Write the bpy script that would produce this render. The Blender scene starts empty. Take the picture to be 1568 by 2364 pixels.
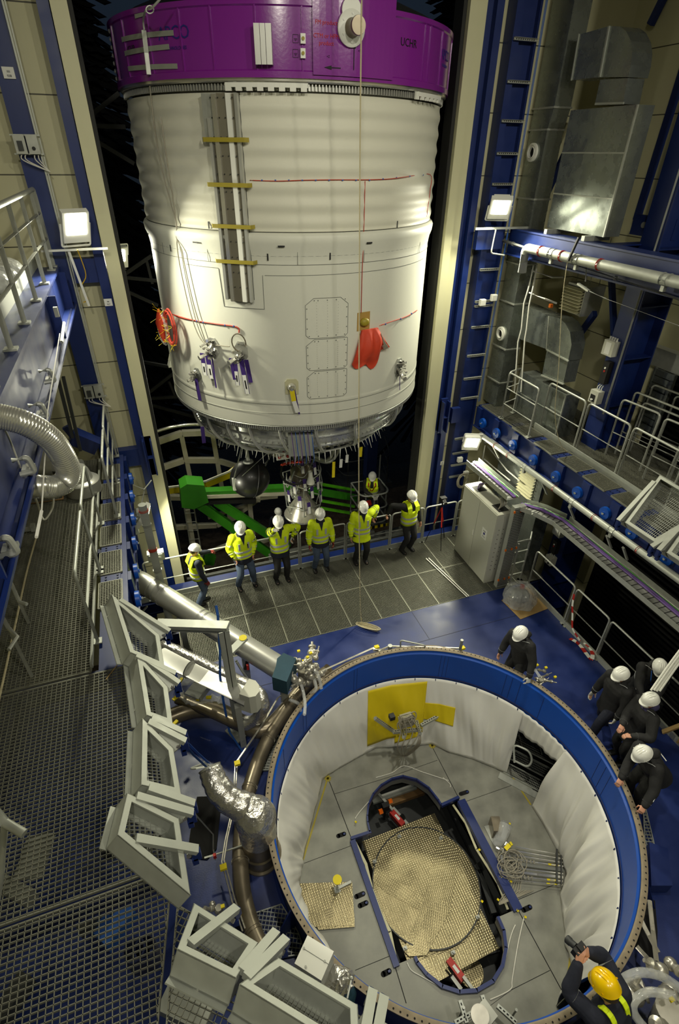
import bpy, bmesh, math, random
from mathutils import Vector, Matrix
import numpy as np
random.seed(7)
C = bpy.context.scene.collection
S = bpy.context.scene
PI = math.pi
def R(a): return math.radians(a)
# ---------------------------------------------------------------- camera
F = 1219.0; PIT, ROLL, YAW, H = 0.5954, 0.01424, 0.34933, 8.6
_fh = Vector((math.sin(YAW), math.cos(YAW), 0)); _rt = Vector((math.cos(YAW), -math.sin(YAW), 0)); _up = Vector((0, 0, 1))
FW = math.cos(PIT)*_fh - math.sin(PIT)*_up; _U = math.sin(PIT)*_fh + math.cos(PIT)*_up
R2 = math.cos(ROLL)*_rt + math.sin(ROLL)*_U; U2 = -math.sin(ROLL)*_rt + math.cos(ROLL)*_U
cam_d = bpy.data.cameras.new('camera'); cam = bpy.data.objects.new('camera', cam_d); C.objects.link(cam)
cam_d.sensor_fit = 'VERTICAL'; cam_d.sensor_height = 36.0; cam_d.lens = 36.0*F/2364.0
cam_d.clip_start = 0.05; cam_d.clip_end = 300
_m = Matrix((R2, U2, -FW)).transposed().to_4x4(); _m.translation = Vector((0, 0, H)); cam.matrix_world = _m
S.camera = cam
EYE = Vector((0, 0, H))
def ray(px, py): return (px-784)/F*R2 - (py-1182)/F*U2 + FW
def PZ(px, py, z): d = ray(px, py); return EYE + d*((z-H)/d.z)      # photo measurement -> point on a level
def PY(px, py, y): d = ray(px, py); return EYE + d*(y/d.y)          # ... on a plane parallel to the door
def PX(px, py, x): d = ray(px, py); return EYE + d*(x/d.x)          # ... on a side plane
# ---------------------------------------------------------------- render look, world
S.view_settings.view_transform = 'Standard'; S.view_settings.look = 'None'
S.view_settings.gamma = 1.0; S.view_settings.exposure = 0.12; S.view_settings.use_curve_mapping = False
S.cycles.max_bounces = 6; S.cycles.diffuse_bounces = 3; S.cycles.glossy_bounces = 3
S.cycles.transparent_max_bounces = 8; S.cycles.sample_clamp_indirect = 4.0; S.cycles.sample_clamp_direct = 0
S.cycles.caustics_reflective = False; S.cycles.caustics_refractive = False
W = bpy.data.worlds.new('night'); S.world = W; W.use_nodes = True
_nt = W.node_tree; _bg = _nt.nodes['Background']
_tc = _nt.nodes.new('ShaderNodeTexCoord'); _sx = _nt.nodes.new('ShaderNodeSeparateXYZ'); _cr = _nt.nodes.new('ShaderNodeValToRGB')
_nt.links.new(_tc.outputs['Generated'], _sx.inputs[0]); _nt.links.new(_sx.outputs[2], _cr.inputs[0]); _nt.links.new(_cr.outputs[0], _bg.inputs[0])
_cr.color_ramp.elements[0].position = 0.0; _cr.color_ramp.elements[0].color = (0.006, 0.009, 0.013, 1)
_cr.color_ramp.elements[1].position = 0.5; _cr.color_ramp.elements[1].color = (0.010, 0.017, 0.030, 1)
_bg.inputs[1].default_value = 1.0
# ---------------------------------------------------------------- lights (floodlights and unseen hall lamps)
WARM = (1.0, 0.97, 0.74); HALL = (1.0, 0.96, 0.80)
def spot(name, loc, tgt, power, col, size=60, blend=.5, rad=.15):
    l = bpy.data.lights.new(name, 'SPOT'); l.energy = power; l.color = col; l.spot_size = R(size); l.spot_blend = blend; l.shadow_soft_size = rad
    o = bpy.data.objects.new(name, l); C.objects.link(o); o.location = loc
    o.rotation_euler = (Vector(tgt)-Vector(loc)).to_track_quat('-Z', 'Y').to_euler(); return o
def area(name, loc, tgt, power, col, sx=.3, sy=.3, spread=160):
    l = bpy.data.lights.new(name, 'AREA'); l.energy = power; l.color = col; l.shape = 'RECTANGLE'; l.size = sx; l.size_y = sy; l.spread = R(spread)
    o = bpy.data.objects.new(name, l); C.objects.link(o); o.location = loc
    o.rotation_euler = (Vector(tgt)-Vector(loc)).to_track_quat('-Z', 'Y').to_euler(); return o
# floodlights seen in the photo: (lamp position, aim, power)
FLOODS = dict(
    left=((-0.75, 10.15, 7.66), (2.2, 2.5, 3.0), 170),
    right=((6.95, 10.15, 7.80), (4.6, 5.5, 2.5), 170),
    low_right=((7.1, 10.0, 2.75), (5.0, 5.0, 0.0), 80),
    low_left=((-0.75, 9.7, 2.45), (2.4, 9.2, 0.0), 80),
    yard_high=((-0.30, 14.4, 6.6), (1.6, 8.6, 3.6), 60),
    yard_low=((0.60, 13.6, 4.35), (1.7, 9.6, 0.6), 60))
for _k, (_l, _t, _p) in FLOODS.items():
    _d = (Vector(_t)-Vector(_l)).normalized()
    area('floodlight_beam_'+_k, Vector(_l)+_d*.13, _t, _p, WARM, .30, .34, 146)
# unseen hall lamps; the narrow spots are shaped to brighten the stage and the pit
HALLLAMPS = [((-1.0, -1.6, 12.6), (2.8, 6.5, 1.5), 800, 116), ((3.4, -2.4, 13.2), (3.0, 11.0, 8.6), 950, 50), ((3.0, -2.8, 12.8), (3.1, 8.0, 0.0), 620, 80),
             ((7.4, -1.2, 12.6), (4.5, 7.5, 2.0), 750, 116), ((3.2, 4.0, 14.5), (3.2, 3.7, 0), 2300, 32)]
for _i, (_l, _t, _p, _s) in enumerate(HALLLAMPS): spot('hall_lamp_beam', _l, _t, _p, HALL, _s, .7, .25)
# ---------------------------------------------------------------- materials
def srgb(r, g, b):
    f = lambda c: (c/255)/12.92 if c/255 <= .04045 else ((c/255+.055)/1.055)**2.4
    return (f(r), f(g), f(b), 1)
def mat(name, rgb, rough=.5, metal=0., var=0., vs=6., bump=0., bs=30., emis=None, es=0., alpha=1., trans=0., coat=0., wave=None, rvar=0.):
    m = bpy.data.materials.new(name); m.use_nodes = True; n = m.node_tree; L = n.links; b = n.nodes['Principled BSDF']
    col = srgb(*rgb); b.inputs['Base Color'].default_value = col; b.inputs['Roughness'].default_value = rough; b.inputs['Metallic'].default_value = metal
    if coat: b.inputs['Coat Weight'].default_value = coat; b.inputs['Coat Roughness'].default_value = .15
    if alpha < 1: b.inputs['Alpha'].default_value = alpha
    if trans: b.inputs['Transmission Weight'].default_value = trans
    if emis: b.inputs['Emission Color'].default_value = srgb(*emis); b.inputs['Emission Strength'].default_value = es
    tc = n.nodes.new('ShaderNodeTexCoord')
    if var or rvar:
        nz = n.nodes.new('ShaderNodeTexNoise'); nz.inputs['Scale'].default_value = vs; nz.inputs['Detail'].default_value = 4; nz.inputs['Roughness'].default_value = .5
        L.new(tc.outputs['Object'], nz.inputs['Vector'])
        if var:
            mx = n.nodes.new('ShaderNodeMix'); mx.data_type = 'RGBA'
            mr = n.nodes.new('ShaderNodeMapRange'); mr.inputs[1].default_value = .2; mr.inputs[2].default_value = .8
            L.new(nz.outputs['Fac'], mr.inputs[0]); L.new(mr.outputs[0], mx.inputs['Factor'])
            d = [max(0, c*(1-var)) for c in col[:3]]; e = [min(1, c*(1+var)+.02*var) for c in col[:3]]
            mx.inputs['A'].default_value = (*d, 1); mx.inputs['B'].default_value = (*e, 1); L.new(mx.outputs['Result'], b.inputs['Base Color'])
        if rvar:
            m2 = n.nodes.new('ShaderNodeMapRange'); m2.inputs[1].default_value = .2; m2.inputs[2].default_value = .8
            m2.inputs[3].default_value = max(.03, rough-rvar); m2.inputs[4].default_value = min(1, rough+rvar)
            L.new(nz.outputs['Fac'], m2.inputs[0]); L.new(m2.outputs[0], b.inputs['Roughness'])
    if bump:
        if wave == 'crumple':
            t = n.nodes.new('ShaderNodeTexVoronoi'); t.inputs['Scale'].default_value = bs; out = t.outputs['Distance']
        elif wave:
            t = n.nodes.new('ShaderNodeTexWave'); t.bands_direction = wave; t.inputs['Scale'].default_value = bs; t.inputs['Distortion'].default_value = 0; out = t.outputs['Fac']
        else:
            t = n.nodes.new('ShaderNodeTexNoise'); t.inputs['Scale'].default_value = bs; t.inputs['Detail'].default_value = 4; out = t.outputs['Fac']
        L.new(tc.outputs['Object'], t.inputs['Vector'])
        bp = n.nodes.new('ShaderNodeBump'); bp.inputs['Strength'].default_value = bump; bp.inputs['Distance'].default_value = .02
        L.new(out, bp.inputs['Height']); L.new(bp.outputs[0], b.inputs['Normal'])
    return m
M = dict(
    blue=mat('blue_steel_paint', (17, 38, 98), .42, var=.10, vs=4, rvar=.08),
    bluedk=mat('dark_blue_paint', (12, 26, 66), .45, var=.12, vs=5),
    blueptc=mat('ring_blue_paint', (0, 74, 172), .38, var=.05, vs=3),
    bluefloor=mat('scuffed_blue_floor_paint', (24, 42, 100), .38, var=.34, vs=1.8, rvar=.16, bump=.05, bs=60),
    cream=mat('cream_wall_panel', (198, 194, 158), .6, var=.04, vs=2),
    creamp=mat('cream_door_post', (205, 202, 165), .5, var=.04, vs=2),
    white=mat('white_rocket_foam', (220, 218, 200), .55, var=.02, vs=3, bump=.06, bs=40),
    whiteskirt=mat('white_rocket_skirt_paint', (220, 220, 206), .5, var=.012, vs=20, bump=.03, bs=90),
    paint=mat('white_lacquer', (232, 232, 222), .4),
    helmet=mat('white_helmet_shell', (240, 240, 232), .28, coat=.3),
    yhelmet=mat('yellow_helmet_shell', (250, 205, 0), .25, coat=.4),
    purple=mat('glossy_purple_paint', (128, 34, 142), .20, coat=.4, bump=.04, bs=25),
    purpledk=mat('purple_ribbon', (58, 34, 110), .6),
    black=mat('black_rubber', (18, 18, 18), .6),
    blackfab=mat('black_jacket_cloth', (26, 26, 27), .8, var=.25, vs=9, bump=.25, bs=14),
    navy=mat('navy_cloth', (24, 28, 44), .85, var=.2, vs=9, bump=.25, bs=16),
    jeans=mat('blue_denim', (72, 86, 108), .9, var=.25, vs=8, bump=.2, bs=22),
    workt=mat('black_work_trousers_cloth', (30, 30, 30), .9, var=.25, vs=8, bump=.2, bs=20),
    hivis=mat('high_visibility_yellow_cloth', (226, 250, 20), .7, var=.06, vs=8, bump=.2, bs=13),
    reflect=mat('reflective_grey_tape', (196, 200, 200), .35, .2),
    skin=mat('skin', (204, 150, 122), .55, var=.06, vs=10),
    mask=mat('white_face_mask', (236, 234, 226), .7),
    hair=mat('dark_brown_hair', (60, 46, 36), .7, bump=.3, bs=60),
    glove=mat('pale_grey_glove', (190, 190, 182), .75),
    redglove=mat('red_and_black_glove', (120, 30, 28), .7, var=.5, vs=30),
    galv=mat('galvanised_steel', (172, 174, 166), .42, .4, var=.10, vs=14, rvar=.08),
    galvl=mat('pale_galvanised_steel', (174, 177, 168), .48, .4, var=.08, vs=9, rvar=.08),
    grate=mat('galvanised_grating', (132, 132, 118), .5, .4, var=.10, vs=5),
    duct=mat('galvanised_duct_sheet', (146, 152, 146), .27, .72, var=.12, vs=5, rvar=.10),
    steel=mat('brushed_stainless_steel', (190, 186, 174), .30, .65, var=.08, vs=6, rvar=.08),
    steeldk=mat('weathered_stainless_pipe', (132, 122, 104), .33, .65, var=.16, vs=4, rvar=.10),
    alu=mat('smooth_aluminium_cladding', (196, 196, 190), .36, .6, var=.04, vs=5),
    chrome=mat('shiny_metal', (214, 212, 204), .18, .8),
    foil=mat('crumpled_silver_foil', (206, 204, 198), .24, .85, bump=.9, bs=16),
    flex=mat('ribbed_aluminium_hose_skin', (200, 200, 190), .25, .7),
    clad=mat('silver_tank_shroud', (200, 202, 198), .24, .6, var=.12, vs=4, rvar=.10, bump=.12, bs=8),
    plastic=mat('clear_plastic_film', (220, 222, 220), .15, alpha=.34, bump=.8, bs=14, wave='crumple'),
    cable=mat('grey_cable', (150, 144, 128), .6),
    wirew=mat('white_cable', (214, 212, 200), .6),
    rope=mat('beige_rope', (186, 176, 142), .9, bump=.4, bs=90),
    yellow=mat('yellow_tape', (226, 206, 20), .6),
    taupe=mat('taupe_cover_sheet', (126, 121, 104), .5, .2, var=.06, vs=6), yelclr=mat('translucent_yellow_tape', (172, 156, 48), .5, alpha=.8),
    yelboom=mat('yellow_machine_paint', (210, 190, 20), .45, var=.1, vs=4),
    green=mat('green_boom_lift_paint', (52, 128, 26), .40, var=.12, vs=4),
    greenl=mat('bright_green_lift_paint', (96, 190, 30), .4),
    cgreen=mat('green_cable', (64, 160, 40), .5), cpurple=mat('purple_cable', (104, 74, 146), .55), cyellow=mat('yellow_cable', (210, 170, 20), .5), corange=mat('orange_plastic', (226, 112, 24), .5),
    red=mat('red_plastic', (178, 36, 24), .5),
    redcloth=mat('orange_red_protective_cloth', (206, 64, 34), .65, var=.06, vs=8, bump=.25, bs=9),
    redwire=mat('red_wire', (190, 66, 48), .6),
    bluestrap=mat('blue_lashing_strap', (40, 92, 176), .7),
    teal=mat('dark_teal_cover_cloth', (24, 62, 78), .75, var=.08, vs=6, bump=.1, bs=12),
    tarp=mat('white_tarpaulin', (232, 230, 220), .5, var=.02, vs=3, bump=.12, bs=6),
    tarpy=mat('yellow_tarpaulin', (224, 200, 20), .5, var=.04, vs=3, bump=.15, bs=6),
    pitfloor=mat('stained_steel_floor_plate', (132, 132, 122), .55, .25, var=.30, vs=3.2, rvar=.12),
    ochre=mat('ochre_sealant', (176, 140, 70), .8),
    cabinet=mat('light_grey_cabinet_paint', (196, 196, 182), .5, var=.02, vs=4),
    grey=mat('grey_machine_paint', (110, 112, 108), .5, var=.08, vs=5), greydk=mat('dark_grey_steel', (58, 60, 60), .5, .3, var=.15, vs=4), dark=mat('flat_black_surface', (12, 12, 12), .9),  # flat black, put in for the dark inside holes and openings too
    truss=mat('white_gantry_steel', (196, 192, 172), .5, var=.06, vs=4),
    wetground=mat('wet_brown_ground', (66, 56, 44), .28, var=.35, vs=5, bump=.7, bs=55, rvar=.12),
    cardboard=mat('brown_cardboard', (158, 130, 82), .85), wood=mat('worn_wood_beam', (112, 84, 46), .8, var=.3, vs=5),
    sphere=mat('black_composite_tank_skin', (9, 9, 10), .4, coat=.1, var=.2, vs=5),
    paper=mat('white_label_paper', (226, 226, 220), .7), ink=mat('black_ink', (12, 10, 14), .7), inkred=mat('red_ink', (196, 30, 40), .6), inkblue=mat('dark_blue_ink', (38, 34, 120), .6),
    slot=mat('dark_grey_gasket', (30, 30, 28), .7), tread=None, lamp=mat('lit_lamp_glass', (255, 255, 240), .5, emis=(255, 253, 222), es=22.0),
    tree=mat('black_conifer_foliage', (10, 12, 10), .9), bark=mat('dark_bark', (22, 18, 14), .9),
)
def tread_mat():
    m = mat('tread_plate', (168, 156, 120), .27, .75, rvar=.06, vs=3, var=.1); n = m.node_tree; L = n.links; b = n.nodes['Principled BSDF']
    tc = n.nodes.new('ShaderNodeTexCoord'); v = n.nodes.new('ShaderNodeTexVoronoi'); v.inputs['Scale'].default_value = 22; v.inputs['Randomness'].default_value = 0
    mp = n.nodes.new('ShaderNodeMapping'); mp.inputs['Scale'].default_value = (1, 1.25, .01); L.new(tc.outputs['Object'], mp.inputs[0]); L.new(mp.outputs[0], v.inputs['Vector'])
    mr = n.nodes.new('ShaderNodeMapRange'); mr.inputs[1].default_value = .1; mr.inputs[2].default_value = .35; mr.inputs[3].default_value = 1; mr.inputs[4].default_value = 0
    L.new(v.outputs['Distance'], mr.inputs[0])
    bp = n.nodes.new('ShaderNodeBump'); bp.inputs['Strength'].default_value = .3; bp.inputs['Distance'].default_value = .01; L.new(mr.outputs[0], bp.inputs['Height']); L.new(bp.outputs[0], b.inputs['Normal'])
    return m
M['tread'] = tread_mat()
def panel_mat(name, rgb, pitch, off=0., axis=2):      # wall panels: thin dark joint every `pitch` metres of height
    m = mat(name, rgb, .6, var=.05, vs=1.5); n = m.node_tree; L = n.links; b = n.nodes['Principled BSDF']
    g = n.nodes.new('ShaderNodeNewGeometry'); sx = n.nodes.new('ShaderNodeSeparateXYZ'); L.new(g.outputs['Position'], sx.inputs[0])
    def mth(op, a, v=None):
        k = n.nodes.new('ShaderNodeMath'); k.operation = op; L.new(a, k.inputs[0])
        if v is not None: k.inputs[1].default_value = v
        return k.outputs[0]
    f = mth('FRACT', mth('DIVIDE', mth('ADD', sx.outputs[axis], 100*pitch-off), pitch)); c = mth('LESS_THAN', f, .018/pitch)
    mx = n.nodes.new('ShaderNodeMix'); mx.data_type = 'RGBA'; L.new(c, mx.inputs['Factor'])
    src = b.inputs['Base Color'].links[0].from_socket; L.new(src, mx.inputs['A']); mx.inputs['B'].default_value = srgb(70, 68, 54); L.new(mx.outputs['Result'], b.inputs['Base Color'])
    return m
M['wall'] = panel_mat('cream_wall_panels_with_joints', (192, 188, 152), 1.0, .27)
# ---------------------------------------------------------------- mesh helpers
def V(*a): return Vector(a if len(a) > 1 else a[0])
def frame(d, up=None):
    d = Vector(d).normalized(); up = Vector(up) if up is not None else (Vector((0, 0, 1)) if abs(d.z) < .95 else Vector((0, 1, 0)))
    x = d.cross(up)
    if x.length < 1e-5: x = d.cross(Vector((1, 0, 0)))
    x.normalize(); return x, x.cross(d).normalized(), d
class MB:
    def __init__(s): s.v = []; s.f = []; s.m = []; s.sm = []
    def add(s, vs, fs, mi=0, smooth=False):
        o = len(s.v); s.v += [tuple(v) for v in vs]; s.f += [tuple(i+o for i in f) for f in fs]; s.m += [mi]*len(fs); s.sm += [smooth]*len(fs); return s
    def box(s, a, b, mi=0):                       # two corners
        x0, y0, z0 = (min(a[i], b[i]) for i in range(3)); x1, y1, z1 = (max(a[i], b[i]) for i in range(3))
        return s.add([(x0, y0, z0), (x1, y0, z0), (x1, y1, z0), (x0, y1, z0), (x0, y0, z1), (x1, y0, z1), (x1, y1, z1), (x0, y1, z1)],
                     [(0, 3, 2, 1), (4, 5, 6, 7), (0, 1, 5, 4), (1, 2, 6, 5), (2, 3, 7, 6), (3, 0, 4, 7)], mi)
    def cbox(s, c, sz, rot=None, mi=0):           # centre, size, optional 3x3
        c = Vector(c); h = [k/2 for k in sz]; rot = rot or Matrix.Identity(3)
        vs = [c + rot @ Vector((h[0]*i, h[1]*j, h[2]*k)) for k in (-1, 1) for i, j in ((-1, -1), (1, -1), (1, 1), (-1, 1))]
        return s.add(vs, [(0, 3, 2, 1), (4, 5, 6, 7), (0, 1, 5, 4), (1, 2, 6, 5), (2, 3, 7, 6), (3, 0, 4, 7)], mi)
    def beam(s, p, q, w, h, up=None, mi=0):       # box section from p to q
        p, q = Vector(p), Vector(q); x, y, d = frame(q-p, up); x *= w/2; y *= h/2
        vs = [p-x-y, p+x-y, p+x+y, p-x+y, q-x-y, q+x-y, q+x+y, q-x+y]
        return s.add(vs, [(0, 3, 2, 1), (4, 5, 6, 7), (0, 1, 5, 4), (1, 2, 6, 5), (2, 3, 7, 6), (3, 0, 4, 7)], mi)
    def ibeam(s, p, q, w, h, up=None, t=.02, mi=0, chan=False):
        p, q = Vector(p), Vector(q); x, y, d = frame(q-p, up)
        s.beam(p+y*(h/2-t/2), q+y*(h/2-t/2), w, t, up, mi); s.beam(p-y*(h/2-t/2), q-y*(h/2-t/2), w, t, up, mi)
        o = x*(w/2-t/2) if chan else x*0
        s.beam(p+o, q+o, t, h, up, mi); return s
    def prism(s, pts, n, mi=0):                   # polygon (3d points) extruded by vector n
        pts = [Vector(p) for p in pts]; n = Vector(n); k = len(pts)
        nn = Vector((0, 0, 0))
        for i in range(k): nn += pts[i].cross(pts[(i+1) % k])
        if nn.dot(n) < 0: pts = pts[::-1]
        vs = pts + [p+n for p in pts]
        fs = [tuple(range(k))[::-1], tuple(range(k, 2*k))] + [(i, (i+1) % k, k+(i+1) % k, k+i) for i in range(k)]
        return s.add(vs, fs, mi)
    def ring(s, rings, closed=False, caps=True, mi=0, smooth=True, wrap=True):
        k = len(rings[0]); vs = [v for r in rings for v in r]; fs = []; n = len(rings)
        for i in range(n if closed else n-1):
            a = i*k; b = ((i+1) % n)*k
            for j in range(k if wrap else k-1): fs.append((a+j, a+(j+1) % k, b+(j+1) % k, b+j))
        s.add(vs, fs, mi, smooth)
        if caps and not closed:
            s.add(rings[0], [tuple(range(k))[::-1]], mi); s.add(rings[-1], [tuple(range(k))], mi)
        return s
    def tube(s, pts, r, seg=10, mi=0, closed=False, caps=True, smooth=True):
        pts = [Vector(p) for p in pts]; n = len(pts); rs = r if isinstance(r, (list, tuple)) else [r]*n; rings = []; px = None
        for i, p in enumerate(pts):
            if closed: d = pts[(i+1) % n]-pts[i-1]
            else: d = (pts[min(i+1, n-1)]-p).normalized() + (p-pts[max(i-1, 0)]).normalized()
            if d.length < 1e-6: d = pts[min(i+1, n-1)]-pts[max(i-1, 0)]
            d.normalize()
            if px is None: x, y, _ = frame(d)
            else:
                x = px - d*px.dot(d)
                if x.length < 1e-5: x, y, _ = frame(d)
                x.normalize(); y = d.cross(x)
            px = x; k = 1.0
            if 0 < i < n-1 and not closed:
                c = max(.5, (pts[i+1]-p).normalized().dot(d)); k = 1/c if c < .98 else 1
            rr = rs[i]
            rings.append([p + (x*math.cos(2*PI*j/seg) + y*math.sin(2*PI*j/seg))*rr for j in range(seg)])
        return s.ring(rings, closed, caps, mi, smooth)
    def cyl(s, p, q, r, seg=16, mi=0, r2=None): return s.tube([p, q], [r, r if r2 is None else r2], seg, mi)
    def lathe(s, prof, c=(0, 0, 0), axis=(0, 0, 1), seg=32, mi=0, a0=0, a1=360, caps=False, smooth=True):   # prof (r, h)
        x, y, d = frame(axis); c = Vector(c)
        if abs(Vector(axis).normalized().z) > .99: x, y, d = Vector((1, 0, 0)), Vector((0, 1, 0)), Vector((0, 0, 1 if Vector(axis).z > 0 else -1))
        full = abs(a1-a0) >= 359.9; k = seg if full else seg+1
        rings = [[c + d*h + (x*math.cos(R(a0+(a1-a0)*j/seg)) + y*math.sin(R(a0+(a1-a0)*j/seg)))*r for j in range(k)] for r, h in prof]
        return s.ring(rings, False, caps, mi, smooth, wrap=full)
    def ball(s, c, r, seg=14, mi=0, sc=(1, 1, 1)):
        n = seg//2; c = Vector(c)
        rings = [[c + Vector((math.cos(2*PI*j/seg)*math.sin(PI*max(.02, min(n-.02, i))/n)*r*sc[0], math.sin(2*PI*j/seg)*math.sin(PI*max(.02, min(n-.02, i))/n)*r*sc[1], -math.cos(PI*i/n)*r*sc[2])) for j in range(seg)] for i in range(n+1)]
        return s.ring(rings, mi=mi)
    def ell(s, a, b, c_, seg=18, mi=0):
        return s
    def build(s, name, mats, parent=None, local=False):
        me = bpy.data.meshes.new(name)
        v = s.v
        if parent is not None and not local:
            w = world(parent); v = [(a-w.x, b-w.y, c-w.z) for a, b, c in v]
        me.from_pydata(v, [], s.f); mats = mats if isinstance(mats, (list, tuple)) else [mats]
        for k in mats: me.materials.append(M[k] if isinstance(k, str) else k)
        me.polygons.foreach_set('material_index', s.m); me.polygons.foreach_set('use_smooth', s.sm); me.update()
        if any(s.sm): me.set_sharp_from_angle(angle=R(40))
        o = bpy.data.objects.new(name, me); C.objects.link(o)
        if parent is not None: o.parent = parent
        return o
def world(o):
    w = Vector((0, 0, 0))
    while o is not None: w += o.location; o = o.parent
    return w
def tag(o, label=None, cat=None, group=None, kind=None):
    if label: o['label'] = label
    if cat: o['category'] = cat
    if group: o['group'] = group
    if kind: o['kind'] = kind
    return o
def thing(name, label, cat, loc=(0, 0, 0), group=None, rz=0):
    o = bpy.data.objects.new(name, None); C.objects.link(o); o.empty_display_size = .1
    o.location = loc; o.rotation_euler = (0, 0, rz); return tag(o, label, cat, group)
def one(name, mb, mats, label, cat, group=None, kind=None):         # a thing that is a single mesh
    o = mb.build(name, mats); v = o.data.vertices
    if len(v):                                                       # origin at its base
        xs = [k.co.x for k in v]; ys = [k.co.y for k in v]; zs = [k.co.z for k in v]
        c = Vector(((min(xs)+max(xs))/2, (min(ys)+max(ys))/2, min(zs))); o.data.transform(Matrix.Translation(-c)); o.location = c
    return tag(o, label, cat, group, kind)
def struct(name, mb, mats): return tag(mb.build(name, mats), kind='structure')
def kids(o): return [c for c in bpy.data.objects if c.parent == o]
_kidcache = {}
def dup(root, loc, rz=None, label=None, group=None):
    if root.name not in _kidcache: _kidcache[root.name] = [(c, kids(c)) for c in kids(root)]
    r = root.copy(); C.objects.link(r); r.location = loc
    if rz is not None: r.rotation_euler = (0, 0, rz)
    if label: r['label'] = label
    if group: r['group'] = group
    for c, gs in _kidcache[root.name]:
        d = c.copy(); C.objects.link(d); d.parent = r
        for g in gs: e = g.copy(); C.objects.link(e); e.parent = d
    return r
def smooth_path(pts, n=8, closed=False):          # Catmull-Rom
    pts = [Vector(p) for p in pts]; out = []; k = len(pts)
    for i in range(k if closed else k-1):
        if closed: a, b, c, d = pts[i-1], pts[i], pts[(i+1) % k], pts[(i+2) % k]
        else: a, b, c, d = pts[max(i-1, 0)], pts[i], pts[i+1], pts[min(i+2, k-1)]
        for j in range(n):
            t = j/n; out.append(.5*((2*b) + (c-a)*t + (2*a-5*b+4*c-d)*t*t + (3*b-a-3*c+d)*t**3))
    if not closed: out.append(pts[-1])
    return out
def fillet(pts, r, n=6):                          # polyline with rounded corners
    pts = [Vector(p) for p in pts]; out = [pts[0]]
    for i in range(1, len(pts)-1):
        p = pts[i]; a = (pts[i-1]-p); b = (pts[i+1]-p); k = min(r, a.length*.49, b.length*.49); a = p+a.normalized()*k; b = p+b.normalized()*k
        for j in range(n+1): t = j/n; out.append(a*(1-t)**2 + p*2*t*(1-t) + b*t*t)
    out.append(pts[-1]); return out
def text_mesh(body, size, name='lettering', depth=.002, align='CENTER'):
    cu = bpy.data.curves.new(name, 'FONT'); cu.body = body; cu.size = size; cu.align_x = align; cu.align_y = 'CENTER'; cu.extrude = depth; cu.resolution_u = 2
    o = bpy.data.objects.new(name, cu); dg = bpy.context.evaluated_depsgraph_get(); C.objects.link(o); dg.update()
    me = bpy.data.meshes.new_from_object(o.evaluated_get(dg)); bpy.data.objects.remove(o); vs = [tuple(v.co) for v in me.vertices]; fs = [tuple(p.vertices) for p in me.polygons]
    bpy.data.meshes.remove(me); return vs, fs
def letter_on(mb, body, size, org, xdir, up, mi=0, depth=.002, slant=0):
    vs, fs = text_mesh(body, size, depth=depth); x = Vector(xdir).normalized(); u = Vector(up).normalized(); n = x.cross(u)
    mb.add([Vector(org) + x*v[0] + u*v[1] + n*v[2] for v in vs], fs, mi); return mb
def clip_seg(poly, p, d):                         # line p+t*d against a convex polygon (2d)
    t0, t1 = -1e9, 1e9; k = len(poly); ar = sum(poly[i][0]*poly[(i+1) % k][1]-poly[(i+1) % k][0]*poly[i][1] for i in range(k))
    for i in range(k):
        a, b = poly[i], poly[(i+1) % k]; nx, ny = (b[1]-a[1]), -(b[0]-a[0])
        if ar < 0: nx, ny = -nx, -ny
        den = nx*d[0]+ny*d[1]; num = nx*(a[0]-p[0])+ny*(a[1]-p[1])
        if abs(den) < 1e-9:
            if num < 0: return None
            continue
        t = num/den
        if den > 0: t1 = min(t1, t)
        else: t0 = max(t0, t)
    return (t0, t1) if t1 > t0+1e-3 else None
def grating(mb, poly, z, pa=.034, pb=.034, ang=0., w=.004, h=.025, edge=.006, wb=None):
    c, s = math.cos(ang), math.sin(ang); wb = wb or w
    for (dx, dy, pit, ww, hh) in ((c, s, pa, w, h), (-s, c, pb, wb, h*.35)):
        nx, ny = -dy, dx; pr = [q[0]*nx+q[1]*ny for q in poly]; k = math.ceil(min(pr)/pit)
        while k*pit < max(pr):
            p = (nx*k*pit, ny*k*pit); r = clip_seg(poly, p, (dx, dy))
            if r: mb.beam((p[0]+dx*r[0], p[1]+dy*r[0], z-hh/2), (p[0]+dx*r[1], p[1]+dy*r[1], z-hh/2), ww, hh)
            k += 1
    if edge:
        for i in range(len(poly)):
            a, b = poly[i], poly[(i+1) % len(poly)]; mb.beam((a[0], a[1], z-h/2), (b[0], b[1], z-h/2), edge, h)
    return mb
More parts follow.
